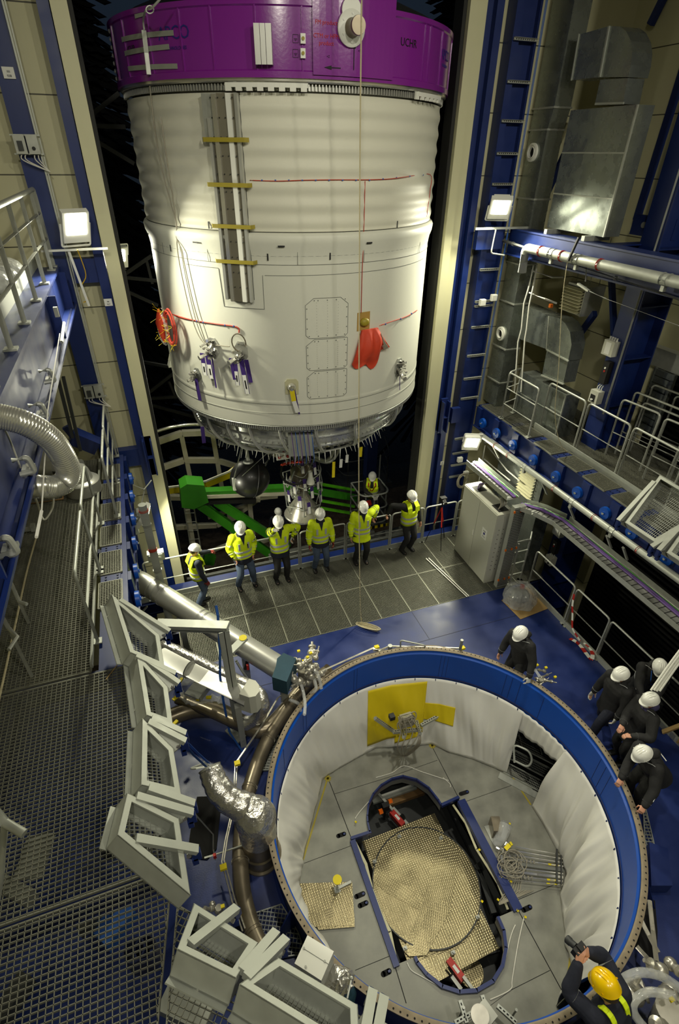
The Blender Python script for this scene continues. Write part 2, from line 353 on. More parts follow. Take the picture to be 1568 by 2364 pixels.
# ================================================================ the hall
ZB = -1.8                                        # floor of the pit
CX, CY, RR = 3.06, 3.45, 2.66                     # pit ring centre, radius
def poly_hole_floor(mb, x0, x1, y0, y1, z0, z1, c, r, n=96):
    out = []; inn = []
    for i in range(n):
        a = 2*PI*i/n; dx, dy = math.cos(a), math.sin(a)
        t = min(((x1 if dx > 0 else x0)-c[0])/dx if abs(dx) > 1e-6 else 1e9, ((y1 if dy > 0 else y0)-c[1])/dy if abs(dy) > 1e-6 else 1e9)
        out.append((c[0]+dx*t, c[1]+dy*t)); inn.append((c[0]+dx*r, c[1]+dy*r))
    for z, fl in ((z1, 0), (z0, 1)):
        vs = [(x, y, z) for x, y in out]+[(x, y, z) for x, y in inn]
        mb.add(vs, [((i, (i+1) % n, n+(i+1) % n, n+i) if not fl else (i, n+i, n+(i+1) % n, (i+1) % n)) for i in range(n)])
    vs = [(x, y, z1) for x, y in inn]+[(x, y, z0) for x, y in inn]; mb.add(vs, [(i, (i+1) % n, n+(i+1) % n, n+i) for i in range(n)])
    # corners of the rectangle
    for (ax, ay) in ((x0, y0), (x1, y0), (x1, y1), (x0, y1)):
        k = sorted(out, key=lambda p: (p[0]-ax)**2+(p[1]-ay)**2)
        a = [p for p in k if abs(p[0]-ax) < 1e-6][:1]; b = [p for p in k if abs(p[1]-ay) < 1e-6][:1]
        if a and b: mb.add([(ax, ay, z1), (*a[0], z1), (*b[0], z1)], [(0, 1, 2)])
    return mb
mb = MB(); poly_hole_floor(mb, -3.6, 7.56, -3.9, 7.6, -.04, 0, (CX, CY), 2.62); struct('floor', mb, 'bluefloor')
mb = MB()                                          # weld seams of the deck plates
mb.box((-2.5, 6.714, 0), (7.5, 6.726, .004)); one('deck_weld_seam', mb, 'bluedk', 'straight weld seam crossing the blue floor parallel to the grating strip', 'weld seam')
mb = MB(); mb.box((4.544, 6.73, 0), (4.556, 7.58, .004)); one('deck_weld_seam', mb, 'bluedk', 'short weld seam on the blue floor right of the rope coil', 'weld seam')
# front wall with the tall door opening
mb = MB()
mb.box((-4.2, 10.8, -3), (-.6, 10.95, 17)); mb.box((6.7, 10.8, -3), (9.8, 10.95, 17)); struct('wall_front', mb, 'wall')
mb = MB(); mb.box((9.7, 7.7, -3), (9.85, 10.9, 17)); mb.box((9.7, -4, 5.5), (9.85, 7.7, 17)); struct('wall_right', mb, 'wall')
mb = MB(); mb.box((-3.75, -4, -3), (-3.6, 10.9, 17)); struct('wall_left', mb, 'wall')
mb = MB(); mb.box((-3.7, -4.15, -3), (9.8, -4, 17)); struct('wall_back', mb, 'wall')
mb = MB(); mb.box((-3.7, -4.1, 17), (9.8, 10.9, 17.15)); struct('ceiling', mb, 'cream')
mb = MB(); mb.box((-3.7, -4, -3.1), (13, 10.3, -3)); struct('floor_basement', mb, 'greydk')
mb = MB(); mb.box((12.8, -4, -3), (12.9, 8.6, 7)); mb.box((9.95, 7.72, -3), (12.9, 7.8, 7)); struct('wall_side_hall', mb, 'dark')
def post(n, x0, x1, y0, y1, m, lab, z0=-1.2, z1=17): 
    mb = MB(); mb.box((x0, y0, z0), (x1, y1, z1)); return one(n, mb, m, lab, 'post')
post('steel_column', -1.33, -1.04, 10.6, 10.8, 'blue', 'wide dark blue steel column on the cream wall left of the door')
post('steel_column', -.61, -.455, 10.55, 10.8, 'blue', 'narrow blue steel column running up beside the left cream door post')
post('door_post', -.44, -.22, 10.5, 10.95, 'creamp', 'cream door post along the left edge of the tall opening')
post('door_seal', -.22, -.16, 10.6, 10.9, 'slot', 'black rubber seal along the left door post')
post('door_seal', 5.93, 6.0, 10.6, 10.9, 'slot', 'black rubber seal along the right door post')
post('door_post', 6.0, 6.165, 10.5, 10.95, 'creamp', 'cream door post right at the dark opening on the right')
post('door_post', 6.185, 6.36, 10.56, 10.95, 'creamp', 'second cream door post, beside the blue column right of the opening')
mb = MB(); mb.box((6.37, 10.6, -1.2), (6.44, 10.95, 17)); mb.box((6.44, 10.68, -1.2), (6.55, 10.95, 17)); mb.box((6.55, 10.56, -1.2), (6.69, 10.95, 17))
one('steel_column', mb, 'blue', 'stepped blue steel column directly right of the cream door posts', 'post')
mb = MB(); mb.box((6.91, 10.52, -1.2), (7.05, 10.8, 17)); mb.box((7.05, 10.62, -1.2), (7.38, 10.7, 17)); mb.box((7.38, 10.52, -1.2), (7.42, 10.8, 17))
one('steel_column', mb, 'blue', 'wide blue corner column crossed by slotted cable brackets', 'post')
for z0, z1, lb in ((6.72, 7.1, 'blue horizontal girt left of the door, just below the bright floodlight'), (3.12, 3.5, 'blue horizontal girt low between the two columns left of the door')): mb = MB(); mb.box((-1.04, 10.6, z0), (-.61, 10.79, z1)); one('steel_girt', mb, 'blue', lb, 'beam')
for z0, z1, x1, lb in ((3.12, 3.5, 6.91, 'short blue girt joining the corner column at walkway height'), (7.0, 7.4, 7.3, 'blue girt under the right floodlight, joining the upper beam')): mb = MB(); mb.box((6.69, 10.4, z0), (x1, 10.52, z1)); one('steel_girt', mb, 'blue', lb, 'beam')
for x, lab, z in ((-.40, 'blue bolted bracket on the left cream door post', 3.4), (6.50, 'blue bolted bracket on the stepped column right of the door', 3.35)):
    mb = MB(); mb.box((x-.09, 10.36, z-.45), (x-.06, 10.56, z+.35)); mb.box((x+.06, 10.36, z-.45), (x+.09, 10.56, z+.35)); mb.box((x-.09, 10.5, z-.5), (x+.09, 10.56, z+.4)); mb.box((x-.06, 10.38, z-.06), (x+.06, 10.5, z-.04))
    one('post_bracket', mb, 'blue', lab, 'bracket')
# slotted cable brackets on the corner column
ORD2 = ['first', 'second', 'third', 'fourth', 'fifth', 'sixth', 'seventh', 'eighth', 'ninth', 'tenth', 'eleventh', 'twelfth', 'thirteenth', 'fourteenth', 'fifteenth', 'sixteenth', 'seventeenth']
bz = [10.95+.0, 10.3, 9.72, 9.15, 8.65, 8.15, 6.6, 5.95, 5.86, 5.4, 4.75, 4.2, 3.7, 2.62, 2.2, 1.85, 1.5]
br = None
for i, z in enumerate(bz):
    if br is None:
        mb = MB(); mb.box((-.24, -.02, -.022), (.24, 0, .022)); mb.box((-.24, -.05, -.022), (.24, -.02, -.018)); mb.box((-.24, -.05, .018), (.24, -.02, .022))
        for k in range(9): mb.box((-.2+k*.045, -.0215, -.008), (-.178+k*.045, -.0195, .008), 1)
        br = mb.build('slotted_bracket', ['galv', 'dark']); br.location = (7.16, 10.5, z); o = br
    else: o = br.copy(); C.objects.link(o); o.location = (7.16, 10.5, z)
    tag(o, 'slotted cable bracket crossing the blue corner column, ' + ORD2[i] + ' from the top', 'bracket', 'slotted brackets up the blue corner column')
mb = MB(); mb.tube([(7.40, 10.42, 11.5), (7.41, 10.42, 7.4), (7.40, 10.42, 3.6)], .008); mb.tube([(7.44, 10.44, 11.5), (7.45, 10.44, 3.6)], .008)
one('rising_cable', mb, 'bluestrap', 'pair of thin blue cables running up beside the corner column', 'cable')
mb = MB(); mb.tube([(-1.02, 10.55, 14), (-1.02, 10.55, 4.4)], .012); mb.tube([(-.99, 10.57, 14), (-.99, 10.57, 2.2)], .01); one('conduit', mb, 'galvl', 'thin grey conduit pair on the edge of the left blue column', 'conduit')
# paper labels on the posts
def label(n, c, w, h, txt, lab, xd=(1, 0, 0)):
    mb = MB(); c = Vector(c); mb.cbox(c, (w, .004, h)); letter_on(mb, txt, h*.30, c+Vector((0, -.004, -h*.27)), (1, 0, 0), (0, 0, 1), 1)
    mb.box((c.x-w*.12, c.y-.006, c.z-h*.02), (c.x+w*.12, c.y-.003, c.z+h*.2), 1) if False else None
    for k in range(4): mb.box((c.x-w*.14, c.y-.0045, c.z+h*(.02+k*.05)), (c.x+w*.14, c.y-.002, c.z+h*(.04+k*.05)), 1)
    one(n, mb, ['paper', 'ink'], lab, 'label')
label('paper_label', PY(20, 168, 10.58), .15, .13, '938', 'white paper label reading 938 on the far left blue column')
label('paper_label', PY(250, 698, 10.53), .13, .12, '937', 'white paper label on the narrow blue column, small number 937')
label('paper_label', PY(1021, 1069, 10.54), .10, .11, '936', 'white paper label low on the stepped column right of the door')
# sill and rails below the door
mb = MB(); mb.box((-1.1, 9.93, -.5), (7.4, 10.3, -.03)); one('sill_beam', mb, 'blue', 'blue sill beam lying outside the kick plate under the door opening', 'beam')
mb = MB()
mb.box((-.15, 10.35, -.5), (5.9, 10.9, -.46))
for y, z in ((10.42, -.40), (10.62, -.40), (10.82, -.42)): mb.ibeam((-.15, y, z), (5.9, y, z), .07, .12)
one('sliding_track', mb, 'grey', 'grey sliding door tracks running across the opening behind the railing', 'rail')
# ---------------------------------------------------------------- floor grating panels
ORD = ['first', 'second', 'third', 'fourth', 'fifth', 'sixth', 'seventh', 'eighth', 'ninth', 'tenth', 'eleventh', 'twelfth', 'thirteenth', 'fourteenth', 'fifteenth', 'sixteenth', 'seventeenth']
pan = None
for j in range(2):
    for i in range(12):
        x0 = -.5 + .7215*i - .7215*0; y0 = 7.61 + 1.13*j
        lab = 'galvanised floor grating panel in the strip before the door railing'
        if pan is None:
            mb = MB(); P = [(.006, .006), (.7155, .006), (.7155, 1.124), (.006, 1.124)]; grating(mb, P, 0, .0335, .0335, 0, .0045, .028, .012)
            pan = mb.build('floor_grating', 'grate'); o = pan
        else: o = pan.copy(); C.objects.link(o)
        o.location = (x0, y0, 0); tag(o, 'floor grating panel in the ' + ('row along the blue floor' if j == 0 else 'row under the railing') + ', ' + ORD[i] + ' from the left', 'floor grating', 'grating panels of the floor strip')
mb = MB()
for y in (7.62, 8.74, 9.85): mb.ibeam((-1.3, y, -.2), (8.1, y, -.2), .12, .3)
one('grating_support_beam', mb, 'bluedk', 'dark blue beams carrying the floor grating strip', 'beam')
mb = MB(); mb.box((-1.3, 9.87, -.03), (7.56, 9.9, .13)); one('kick_plate', mb, 'galvl', 'long grey kick plate along the foot of the door railing', 'kick plate')
mb = MB(); mb.box((7.56, -2.2, -.03), (7.6, 7.5, .13)); one('kick_plate', mb, 'galvl', 'long grey kick plate along the right edge of the blue floor', 'kick plate')
# ---------------------------------------------------------------- railings
def barrier(a, b, lab, cat='railing', z=0., h=1.1, rails=(.55,), r=.021, group=None, ret=None, foot=True, mname='galv', corner=.09):
    a = Vector((a[0], a[1], z)); b = Vector((b[0], b[1], z)); t = thing('railing', lab, cat, (a+b)/2, group); u = Vector((0, 0, 1))
    mb = MB(); mb.tube(fillet([a, a+u*h, b+u*h, b], corner), r, 10); mb.build('rail_hoop', mname, t)
    for q in rails: mb = MB(); mb.tube([a+u*q, b+u*q], r*.75, 8); mb.build('mid_rail', mname, t)
    if foot:
        for p in (a, b): mb = MB(); mb.cbox(p+Vector((0, 0, .008)), (.1, .1, .016)); mb.build('base_plate', 'galvl', t)
    return t
fr = [(-1.0, .2), (.25, 1.35), (1.4, 2.55), (2.6, 3.75), (3.8, 4.98), (5.03, 5.93), (5.98, 6.88)]
wh = ['at the far left end, beside the vest wearer', 'behind the second worker from the left', 'behind the worker holding his chin', 'between the third and fourth workers', 'behind the worker under the hanging rope', 'right of the gripping glove, before the vest wearer', 'behind the camera tripod']
for (x0, x1), w in zip(fr, wh): barrier((x0, 9.89), (x1, 9.89), 'grey tube railing at the door '+w)
barrier((6.93, 9.89), (7.5, 9.89), 'narrow grey railing with many rails in the corner by the blue column', rails=(.3, .55, .82))
barrier((7.55, 9.8), (7.55, 9.2), 'short grey railing turning the corner behind the grey cabinet', rails=(.3, .55, .82))
for (y0, y1), w in zip([(7.45, 6.16), (6.1, 5.17), (5.12, 3.98), (3.93, 2.75), (2.7, 1.5)], ['nearest the plastic-wrapped bundle', 'with red and white tape on its post', 'just past the red and white tape', 'behind the standing visitors', 'beside the leaning visitor at the frame edge']):
    barrier((7.58, y0), (7.58, y1), 'grey tube railing on the right floor edge '+w)
for a, b, w in (((7.0, 7.72), (7.55, 7.72), 'near side'), ((7.55, 7.72), (7.9, 8.1), 'right side'), ((7.9, 8.1), (7.9, 8.75), 'far right side')):
    barrier(a, b, 'grey railing cage with three rails by the steel duct, '+w, rails=(.25, .6, .95), h=1.25)
# ---------------------------------------------------------------- mid platforms (z = 3.5) and their roller beams
ZP = 3.5
def roller_beam(xw, sgn, y0, y1, wheels, lab):
    t = thing('roller_beam', lab, 'beam', (xw, (y0+y1)/2, 2.95))
    mb = MB(); mb.box((xw+.0*sgn, y0, 2.95), (xw+.02*sgn, y1, 3.46)); mb.box((xw-.02*sgn, y0, 3.44), (xw+.34*sgn, y1, 3.47)); mb.box((xw-.09*sgn, y0, 2.92), (xw+.2*sgn, y1, 2.95))
    y = y1-.12
    while y > y0: mb.box((xw-.07*sgn, y-.1, 2.95), (xw, y+.1, 3.44)); y -= .76
    mb.build('beam_body', 'blue', t)
    for y in wheels:
        mb = MB(); mb.lathe([(0, .05), (.03, .05), (.034, .035), (.085, .03), (.115, .03), (.12, 0), (.12, -.03), (0, -.03)], (xw-.10*sgn, y, 3.16), (-sgn, 0, 0), 20); w = mb.build('guide_roller', 'blueptc', t)
        mb = MB(); mb.cyl((xw-.14*sgn, y, 3.16), (xw-.17*sgn, y, 3.16), .022, 8); mb.build('axle_bolt', 'galv', w)
    return t
roller_beam(7.50, 1, -2, 10.5, [10.1, 9.5, 8.85, 8.1, 7.35, 6.7, 5.95, 5.3, 4.55, 3.8], 'blue roller beam under the right side walkway, row of blue rollers')
roller_beam(-.92, -1, 4.6, 10.5, [10.0, 9.3, 8.5, 7.75, 7.0, 6.35, 5.7, 5.1], 'blue roller beam under the left side walkway, row of blue rollers')
def pad(x0, x1, y0, y1, lab, grp):
    t = thing('grating_step', lab, 'grating', ((x0+x1)/2, (y0+y1)/2, ZP-.04), grp)
    mb = MB(); grating(mb, [(x0, y0), (x1, y0), (x1, y1), (x0, y1)], ZP+.0, .034, .034, 0, .006, .03, .014); mb.build('grate', 'grate', t)
    mb = MB(); mb.box((x0+.02, y1+.02, ZP-.035), (x1-.02, y1+.15, ZP-.01))
    for k in range(2):
        for l in range(2): mb.cyl((x0+.09+k*.16, y1+.055+l*.06, ZP-.01), (x0+.09+k*.16, y1+.055+l*.06, ZP+.002), .014, 8, 1)
    mb.build('bolted_bracket', ['blue', 'bluedk'], t)
for k, y in enumerate([8.52, 7.72, 6.94, 6.2, 5.45, 4.7]): pad(7.47, 7.88, y-.02, y+.56, 'grey grating step on the right roller beam, ' + ORD[k] + ' from the door end', 'grating steps of the right walkway')
for k, y in enumerate([5.9, 6.62, 7.34, 8.06, 8.78, 9.5]): pad(-1.28, -.97, y+.02, y+.56, 'grey grating step on the left roller beam, ' + ORD[k] + ' from the camera end', 'grating steps of the left walkway')
t = thing('walkway_deck', 'wide grey grating walkway on the right behind its railing', 'walkway', (8.6, 6, ZP))
mb = MB(); grating(mb, [(7.97, -2), (9.6, -2), (9.6, 10.5), (7.97, 10.5)], ZP, .04, .04, 0, .006, .03, .01); mb.build('deck_grating', 'grate', t)
mb = MB(); mb.box((7.92, -2, ZP-.04), (7.95, 8.9, ZP+.12)); mb.build('toe_board', 'galvl', t)
mb = MB(); grating(mb, [(7.5, 8.98), (7.97, 8.98), (7.97, 10.4), (7.5, 10.4)], ZP, .04, .04, 0, .006, .03, .01); mb.build('edge_grating', 'grate', t)
barrier((7.5, 9.57), (7.5, 8.52), 'grey railing with three rails on the right walkway, nearest the door', z=ZP, rails=(.37, .74))
barrier((7.52, 9.6), (7.95, 9.75), 'short grey railing closing the right walkway at its door end', z=ZP, rails=(.37, .74))
barrier((7.97, 8.76), (7.97, 7.66), 'grey railing on the right walkway in front of the big duct box', z=ZP)
barrier((7.97, 7.58), (7.97, 6.5), 'grey railing on the right walkway before the blue column', z=ZP)
barrier((7.97, 6.42), (7.97, 5.3), 'grey railing on the right walkway in front of the stored railings', z=ZP)
for k, (x, y0, y1, h) in enumerate([(8.55, 7.35, 6.55, 1.2), (8.75, 7.3, 6.1, 1.35), (8.95, 7.2, 5.95, 1.15), (9.15, 7.3, 6.2, 1.45), (8.5, 6.3, 5.3, 1.25), (8.8, 6.0, 4.9, 1.4), (9.1, 5.8, 4.8, 1.2), (9.35, 6.9, 5.6, 1.35)]):
    barrier((x, y0), (x+.12, y1), 'galvanised railing frame stored on the right walkway, ' + ORD[k] + ' of the stored row from the column', 'railing', z=ZP, h=h, rails=(.5,), group='stored railing frames on the right walkway', foot=False)
# left deck
t = thing('walkway_deck', 'large see-through grating deck filling the lower left', 'walkway', (-2, 4, ZP))
g = 'grate'
mb = MB(); grating(mb, [(-3.5, 4.85), (-1.34, 4.85), (-1.34, 10.4), (-3.5, 10.4)], ZP, .042, .05, 0, .006, .03, .012); mb.build('deck_grating', g, t)
mb = MB(); grating(mb, [(-3.5, 2.42), (-.62, 2.42), (-.62, 4.8), (-3.5, 4.8)], ZP, .042, .05, 0, .006, .03, .012); mb.build('deck_grating', g, t)
mb = MB(); grating(mb, [(-3.5, -1.5), (-1.35, -1.5), (-.62, 2.38), (-3.5, 2.38)], ZP, .042, .05, 0, .006, .03, .012); mb.build('deck_grating', g, t)
mb = MB(); grating(mb, [(-.60, 2.1), (-1.32, -1.5), (2.9, -1.5), (2.0, -.42)], ZP-.01, .047, .047, R(-38), .006, .03, .012); mb.build('deck_grating', g, t)
mb = MB()
for y in (-.2, 2.40, 4.82, 7.3, 9.2): mb.ibeam((-3.5, y, 3.33), (-1.0 if y > 4.6 else -.62, y, 3.33), .1, .26)
for x in (-3.3, -2.2): mb.ibeam((x, -1.5, 3.33), (x, 10.3, 3.33), .1, .26)
mb.build('deck_joist', 'bluedk', t)
mb = MB(); mb.beam((-1.33, 4.9, ZP+.02), (-1.33, 10.3, ZP+.02), .03, .06); mb.build('deck_edge_strip', 'galvl', t)
barrier((-1.27, 5.31), (-1.27, 6.72), 'grey tube railing on the left walkway, nearest the camera', z=ZP, mname='galvl')
barrier((-1.27, 6.78), (-1.27, 8.0), 'grey tube railing on the left walkway, second from the camera', z=ZP, mname='galvl')
barrier((-1.02, 8.15), (-1.02, 9.3), 'grey railing with three rails on the left walkway near the door', z=ZP, rails=(.37, .74))
barrier((-1.02, 9.36), (-1.02, 10.4), 'grey railing with three rails on the left walkway, farthest one', z=ZP, rails=(.37, .74))
# ---------------------------------------------------------------- upper left platform (z = 7)
t = thing('upper_platform', 'blue steel edge beam and grating of the upper left platform', 'platform', (-2.2, 6, 6.4))
mb = MB(); mb.box((-1.24, 1.2, 6.42), (-1.21, 10.55, 6.98)); mb.box((-1.5, 1.2, 6.97), (-1.17, 10.55, 7.0)); mb.box((-1.42, 1.2, 6.38), (-1.06, 10.55, 6.41))
for y in (10.2, 8.4, 3.0): mb.box((-1.21, y-.012, 6.41), (-1.08, y+.012, 6.97))
for y in (3.0, 5.6, 8.2): mb.box((-3.5, y-.14, 6.45), (-1.24, y+.14, 6.93))
mb.build('edge_beam', 'blue', t)
mb = MB(); grating(mb, [(-3.5, 1.5), (-1.52, 1.5), (-1.52, 10.7), (-3.5, 10.7)], 7.02, .05, .034, 0, .005, .03, .012); mb.build('deck_grating', 'grate', t)
mb = MB(); mb.box((-1.51, 1.5, 6.98), (-1.50, 10.6, 7.16)); mb.build('toe_board', 'galvl', t)
mb = MB()
for k in range(24): mb.cyl((-1.11, 10.4-k*.38, 6.41), (-1.11, 11.2-k*.38, 6.425), .016, 8)
mb.build('beam_bolt', 'bluedk', t)
t = thing('railing', 'thick grey tube railing of the upper left platform, close to the camera', 'railing', (-1.26, 8, 7.0))
ys = [10.55, 10.2, 9.1, 8.0, 6.85, 5.85, 4.75, 3.6]
mb = MB(); mb.tube(fillet([(-1.26, 10.6, 7.0), (-1.26, 10.6, 8.1), (-1.26, 3.6, 8.1)], .08), .032, 12); mb.build('top_rail', 'galv', t)
for z in (7.42, 7.78): mb = MB(); mb.tube([(-1.26, 10.6, z), (-1.26, 3.6, z)], .021, 10); mb.build('mid_rail', 'galv', t)
for y in ys: mb = MB(); mb.cyl((-1.26, y, 7.0), (-1.26, y, 8.09), .027, 12); q = mb.build('railing_post', 'galv', t); mb = MB(); mb.cbox((-1.26, y, 7.012), (.12, .12, .02)); mb.build('base_plate', 'galvl', q)
mb = MB()
for c, r_ in (((-1.75, 9.3, 7.16), .26), ((-1.72, 8.8, 7.15), .22), ((-1.8, 8.3, 7.17), .28), ((-1.66, 8.45, 7.12), .18)): mb.ball(c, r_, 14, sc=(1, 1.15, .72))
one('plastic_wrapped_bundle', mb, 'plastic', 'lumpy bundle in clear plastic film lying behind the upper left railing', 'bundle')
# upper right beam (z = 7.38)
ZU = 7.38
t = thing('upper_beam', 'long blue steel beam carrying the ducts in the upper right', 'beam', (7.6, 4, 6.9))
mb = MB(); mb.box((7.50, -1.5, ZU-.03), (7.86, 10.5, ZU)); mb.box((7.53, -1.5, ZU-.48), (7.56, 10.5, ZU-.02)); mb.box((7.48, -1.5, ZU-.5), (7.78, 10.5, ZU-.47)); mb.build('beam_body', 'blue', t)
mb = MB()
for y in (8.05, 6.6, 4.6): mb.ibeam((7.6, y, ZU-.2), (9.7, y, ZU-.2), .26, .36)
mb.build('cross_beam', 'blue', t)
# H column on the right wall
t = thing('steel_column', 'tall blue H column with stiffener plates on the right wall', 'post', (8.9, 7.75, 0))
mb = MB(); mb.box((8.46, 7.55, -3), (8.49, 7.98, 16)); mb.box((9.16, 7.55, -3), (9.19, 7.98, 16)); mb.box((8.49, 7.76, -3), (9.16, 7.79, 16)); mb.build('column_body', 'blue', t)
mb = MB()
for k in range(19): mb.box((8.49, 7.56, -2.2+k*.95), (9.16, 7.76, -2.18+k*.95))
mb.build('stiffener_plate', 'blue', t)
mb = MB(); mb.cyl((8.43, 7.6, 4.3), (8.43, 7.6, 12), .018, 8); mb.build('conduit', 'galvl', t)
for a, b, lab in (((9.55, 10.2, 10.6), (9.5, 8.6, 14), 'blue diagonal brace high on the right wall'), ((9.5, 9.2, 7.6), (9.5, 9.0, 13.5), 'thin blue vertical member on the upper right wall'), ((8.6, 8.0, 5.6), (9.3, 9.4, 6.9), 'blue diagonal brace right of the slatted heater'), ((9.0, 9.8, 4.6), (8.6, 8.7, 6.0), 'blue diagonal brace behind the duct elbow'), ((7.95, 10.4, 7.4), (8.6, 10.3, 9.3), 'blue diagonal brace behind the duct column')):
    mb = MB(); mb.beam(a, b, .09, .12); one('steel_brace', mb, 'blue', lab, 'brace')
mb = MB(); mb.box((8.9, 7.75, 7.42), (9.0, 8.7, 7.75)); mb.cyl((8.89, 8.0, 7.6), (8.86, 8.0, 7.6), .05, 12, 1); mb.cyl((8.89, 8.4, 7.6), (8.86, 8.4, 7.6), .05, 12, 1); one('beam_end_plate', mb, ['blue', 'galv'], 'blue bolted end plate beside the upper duct box', 'plate')
for a_, b_, lb in (((128, 850), (168, 1010), 'left one'), ((146, 870), (186, 1040), 'right one')):
    mb = MB(); mb.beam(PY(*a_, 9.6), PY(*b_, 9.6), .05, .07); one('steel_brace', mb, 'greydk', 'dark steel strut rising from the left deck behind the hose, ' + lb, 'brace')
mb = MB(); mb.beam(PY(165, 1005, 10.0), PY(225, 1030, 10.0), .3, .25); mb.beam(PY(150, 985, 9.9), PY(175, 1015, 9.9), .08, .1); one('floor_motor', mb, 'blue', 'dark blue machine part on the left deck against the front wall', 'machine')
# opening in the right wall
mb = MB(); mb.box((9.5, -3, 5.15), (9.72, 8.3, 5.5)); one('door_lintel', mb, 'galv', 'long galvanised lintel above the dark opening on the right', 'lintel')
mb = MB()
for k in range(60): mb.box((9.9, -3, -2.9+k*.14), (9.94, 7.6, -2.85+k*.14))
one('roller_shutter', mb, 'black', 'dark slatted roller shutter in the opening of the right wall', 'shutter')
mb = MB()
for k in range(9): mb.box((9.45, 7.2-k*.0, 3.9+k*.14), (9.5, 7.6, 4.02+k*.14))
mb.box((9.44, 7.14, 3.85), (9.52, 7.2, 5.15)); mb.box((9.44, 7.6, 3.85), (9.52, 7.64, 5.15)); one('sheet_louver', mb, 'duct', 'tall strip of corrugated silver sheet at the dark opening', 'louver')
# ================================================================ the rocket stage
RX, RY = 3.066, 11.45
def RC(th, z, r=2.7): a = R(th); return Vector((RX+r*math.cos(a), RY+r*math.sin(a), z))
def rad(th): a = R(th); return Vector((math.cos(a), math.sin(a), 0))
def tan(th): a = R(th); return Vector((-math.sin(a), math.cos(a), 0))
def RK(px, py, r=2.7):                            # photo measurement -> (angle, height) on the stage
    d = ray(px, py); ox, oy = -RX, -RY; a = d.x**2+d.y**2; b = 2*(d.x*ox+d.y*oy); c = ox*ox+oy*oy-r*r
    t = (-b-math.sqrt(max(b*b-4*a*c, 0)))/(2*a); p = EYE+d*t; return math.degrees(math.atan2(p.y-RY, p.x-RX)), p.z
def ribbon_on(mb, pts, w, r=2.704, t=.004, mi=0, n=6):     # thin strip following the cylinder through (angle, z)
    P = []
    for (a0, z0), (a1, z1) in zip(pts[:-1], pts[1:]):
        k = max(1, int(abs(a1-a0)/1.5)); P += [(a0+(a1-a0)*i/k, z0+(z1-z0)*i/k) for i in range(k)]
    P.append(pts[-1]); Q = [RC(a, z, r) for a, z in P]
    for (a, p), (b_, q) in zip(zip(P, Q), zip(P[1:], Q[1:])):
        d = (q-p).normalized(); n_ = rad(a[0]); e = d*w*.3; mb.beam(p-e*0, q+e*0, w, t, n_, mi)
    return mb
st = thing('rocket_stage', 'huge white and purple rocket stage hanging in the tall door opening', 'rocket stage', (RX, RY, .6))
def prof(pts, steps=1): return pts
pf = []
z = 9.28; pf.append((2.45, 9.30)); pf.append((2.66, 9.29))
while z > 7.62:
    w = .5-.5*math.cos(2*PI*(z-7.6)/.235); pf.append((2.692+.022*w, z)); z -= .0235
pf += [(2.705, 7.61), (2.70, 7.60)]
mb = MB(); mb.lathe(pf, (RX, RY, 0), seg=144, mi=0); tank = mb.build('upper_tank', 'white', st)
mb = MB(); mb.lathe([(2.69, 7.602), (2.69, 7.590)], (RX, RY, 0), seg=120); mb.build('tank_seam', 'slot', tank)
mb = MB(); mb.lathe([(2.70, 7.59), (2.745, 7.57), (2.765, 7.53), (2.755, 7.44), (2.72, 7.34), (2.705, 7.24), (2.70, 7.2), (2.70, 7.19), (2.70, 4.87), (2.70, 4.855), (2.706, 4.84), (2.706, 4.80), (2.70, 4.785), (2.70, 4.77), (2.70, 4.63), (2.70, 4.62), (2.706, 4.605), (2.706, 4.59), (2.706, 4.40), (2.706, 4.37), (2.66, 4.36), (2.3, 4.36)], (RX, RY, 0), seg=144)
skirt = mb.build('skirt', 'whiteskirt', st)
mb = MB()
for z in (7.262, 7.137, 4.785, 4.61): ribbon_on(mb, [(-178, z), (-5, z)], .006, 2.7115 if z < 4.7 else 2.706)
for th in (-159.5, -126.9-8, -103.2, -79.5, -47): ribbon_on(mb, [(th, 7.36), (th, 7.14)], .006, 2.715)
ribbon_on(mb, [(-146, 7.05), (-131.5, 7.05), (-131.5, 7.04)], .006); ribbon_on(mb, [(-114.5, 6.98), (-40, 7.0)], .006)
mb.build('panel_seams', 'grey', skirt)
# recessed frame lines around the end of the cable channel
mb = MB(); ribbon_on(mb, [(-131.3, 7.04), (-130.6, 6.46), (-115.4, 6.46), (-115.3, 6.98)], .007); mb.build('channel_surround_line', 'grey', skirt)
mb = MB()
tl, tr, b0 = -101.0, -85.2, 4.89
for (za, zb, c) in ((6.63, 5.98, 1), (5.96, 5.42, 0), (5.40, 4.89, 0)):
    pts = [(tl, za-.11), (tl+3, za), (tr-(3 if c else 0.2), za+.0), (tr, za-(.11 if c else .01)), (tr, zb+.05), (tr-1.2, zb), (tl+1.2, zb), (tl, zb+.05), (tl, za-.11)]
    ribbon_on(mb, pts, .006, 2.7045)
    for k in range(5):
        a = tl+1.2+(tr-tl-2.4)*k/4
        for zz in (za-.035, zb+.035): p = RC(a if not (k == 0 and zz > zb+.2) else a+2, zz, 2.703); mb.cyl(p, p+rad(a)*.006, .009, 6)
    for k in range(1, 4):
        for aa in (tl+.5, tr-.5): p = RC(aa, zb+(za-zb)*k/4, 2.703); mb.cyl(p, p+rad(aa)*.006, .009, 6)
    for a in (tl+4, tl+8, tl+12):
        for k in range(12): p = RC(a, zb+.07+(za-zb-.14)*k/11, 2.7015); mb.cyl(p, p+rad(a)*.003, .004, 5)
mb.build('access_hatch', 'grey', skirt)
mb = MB()
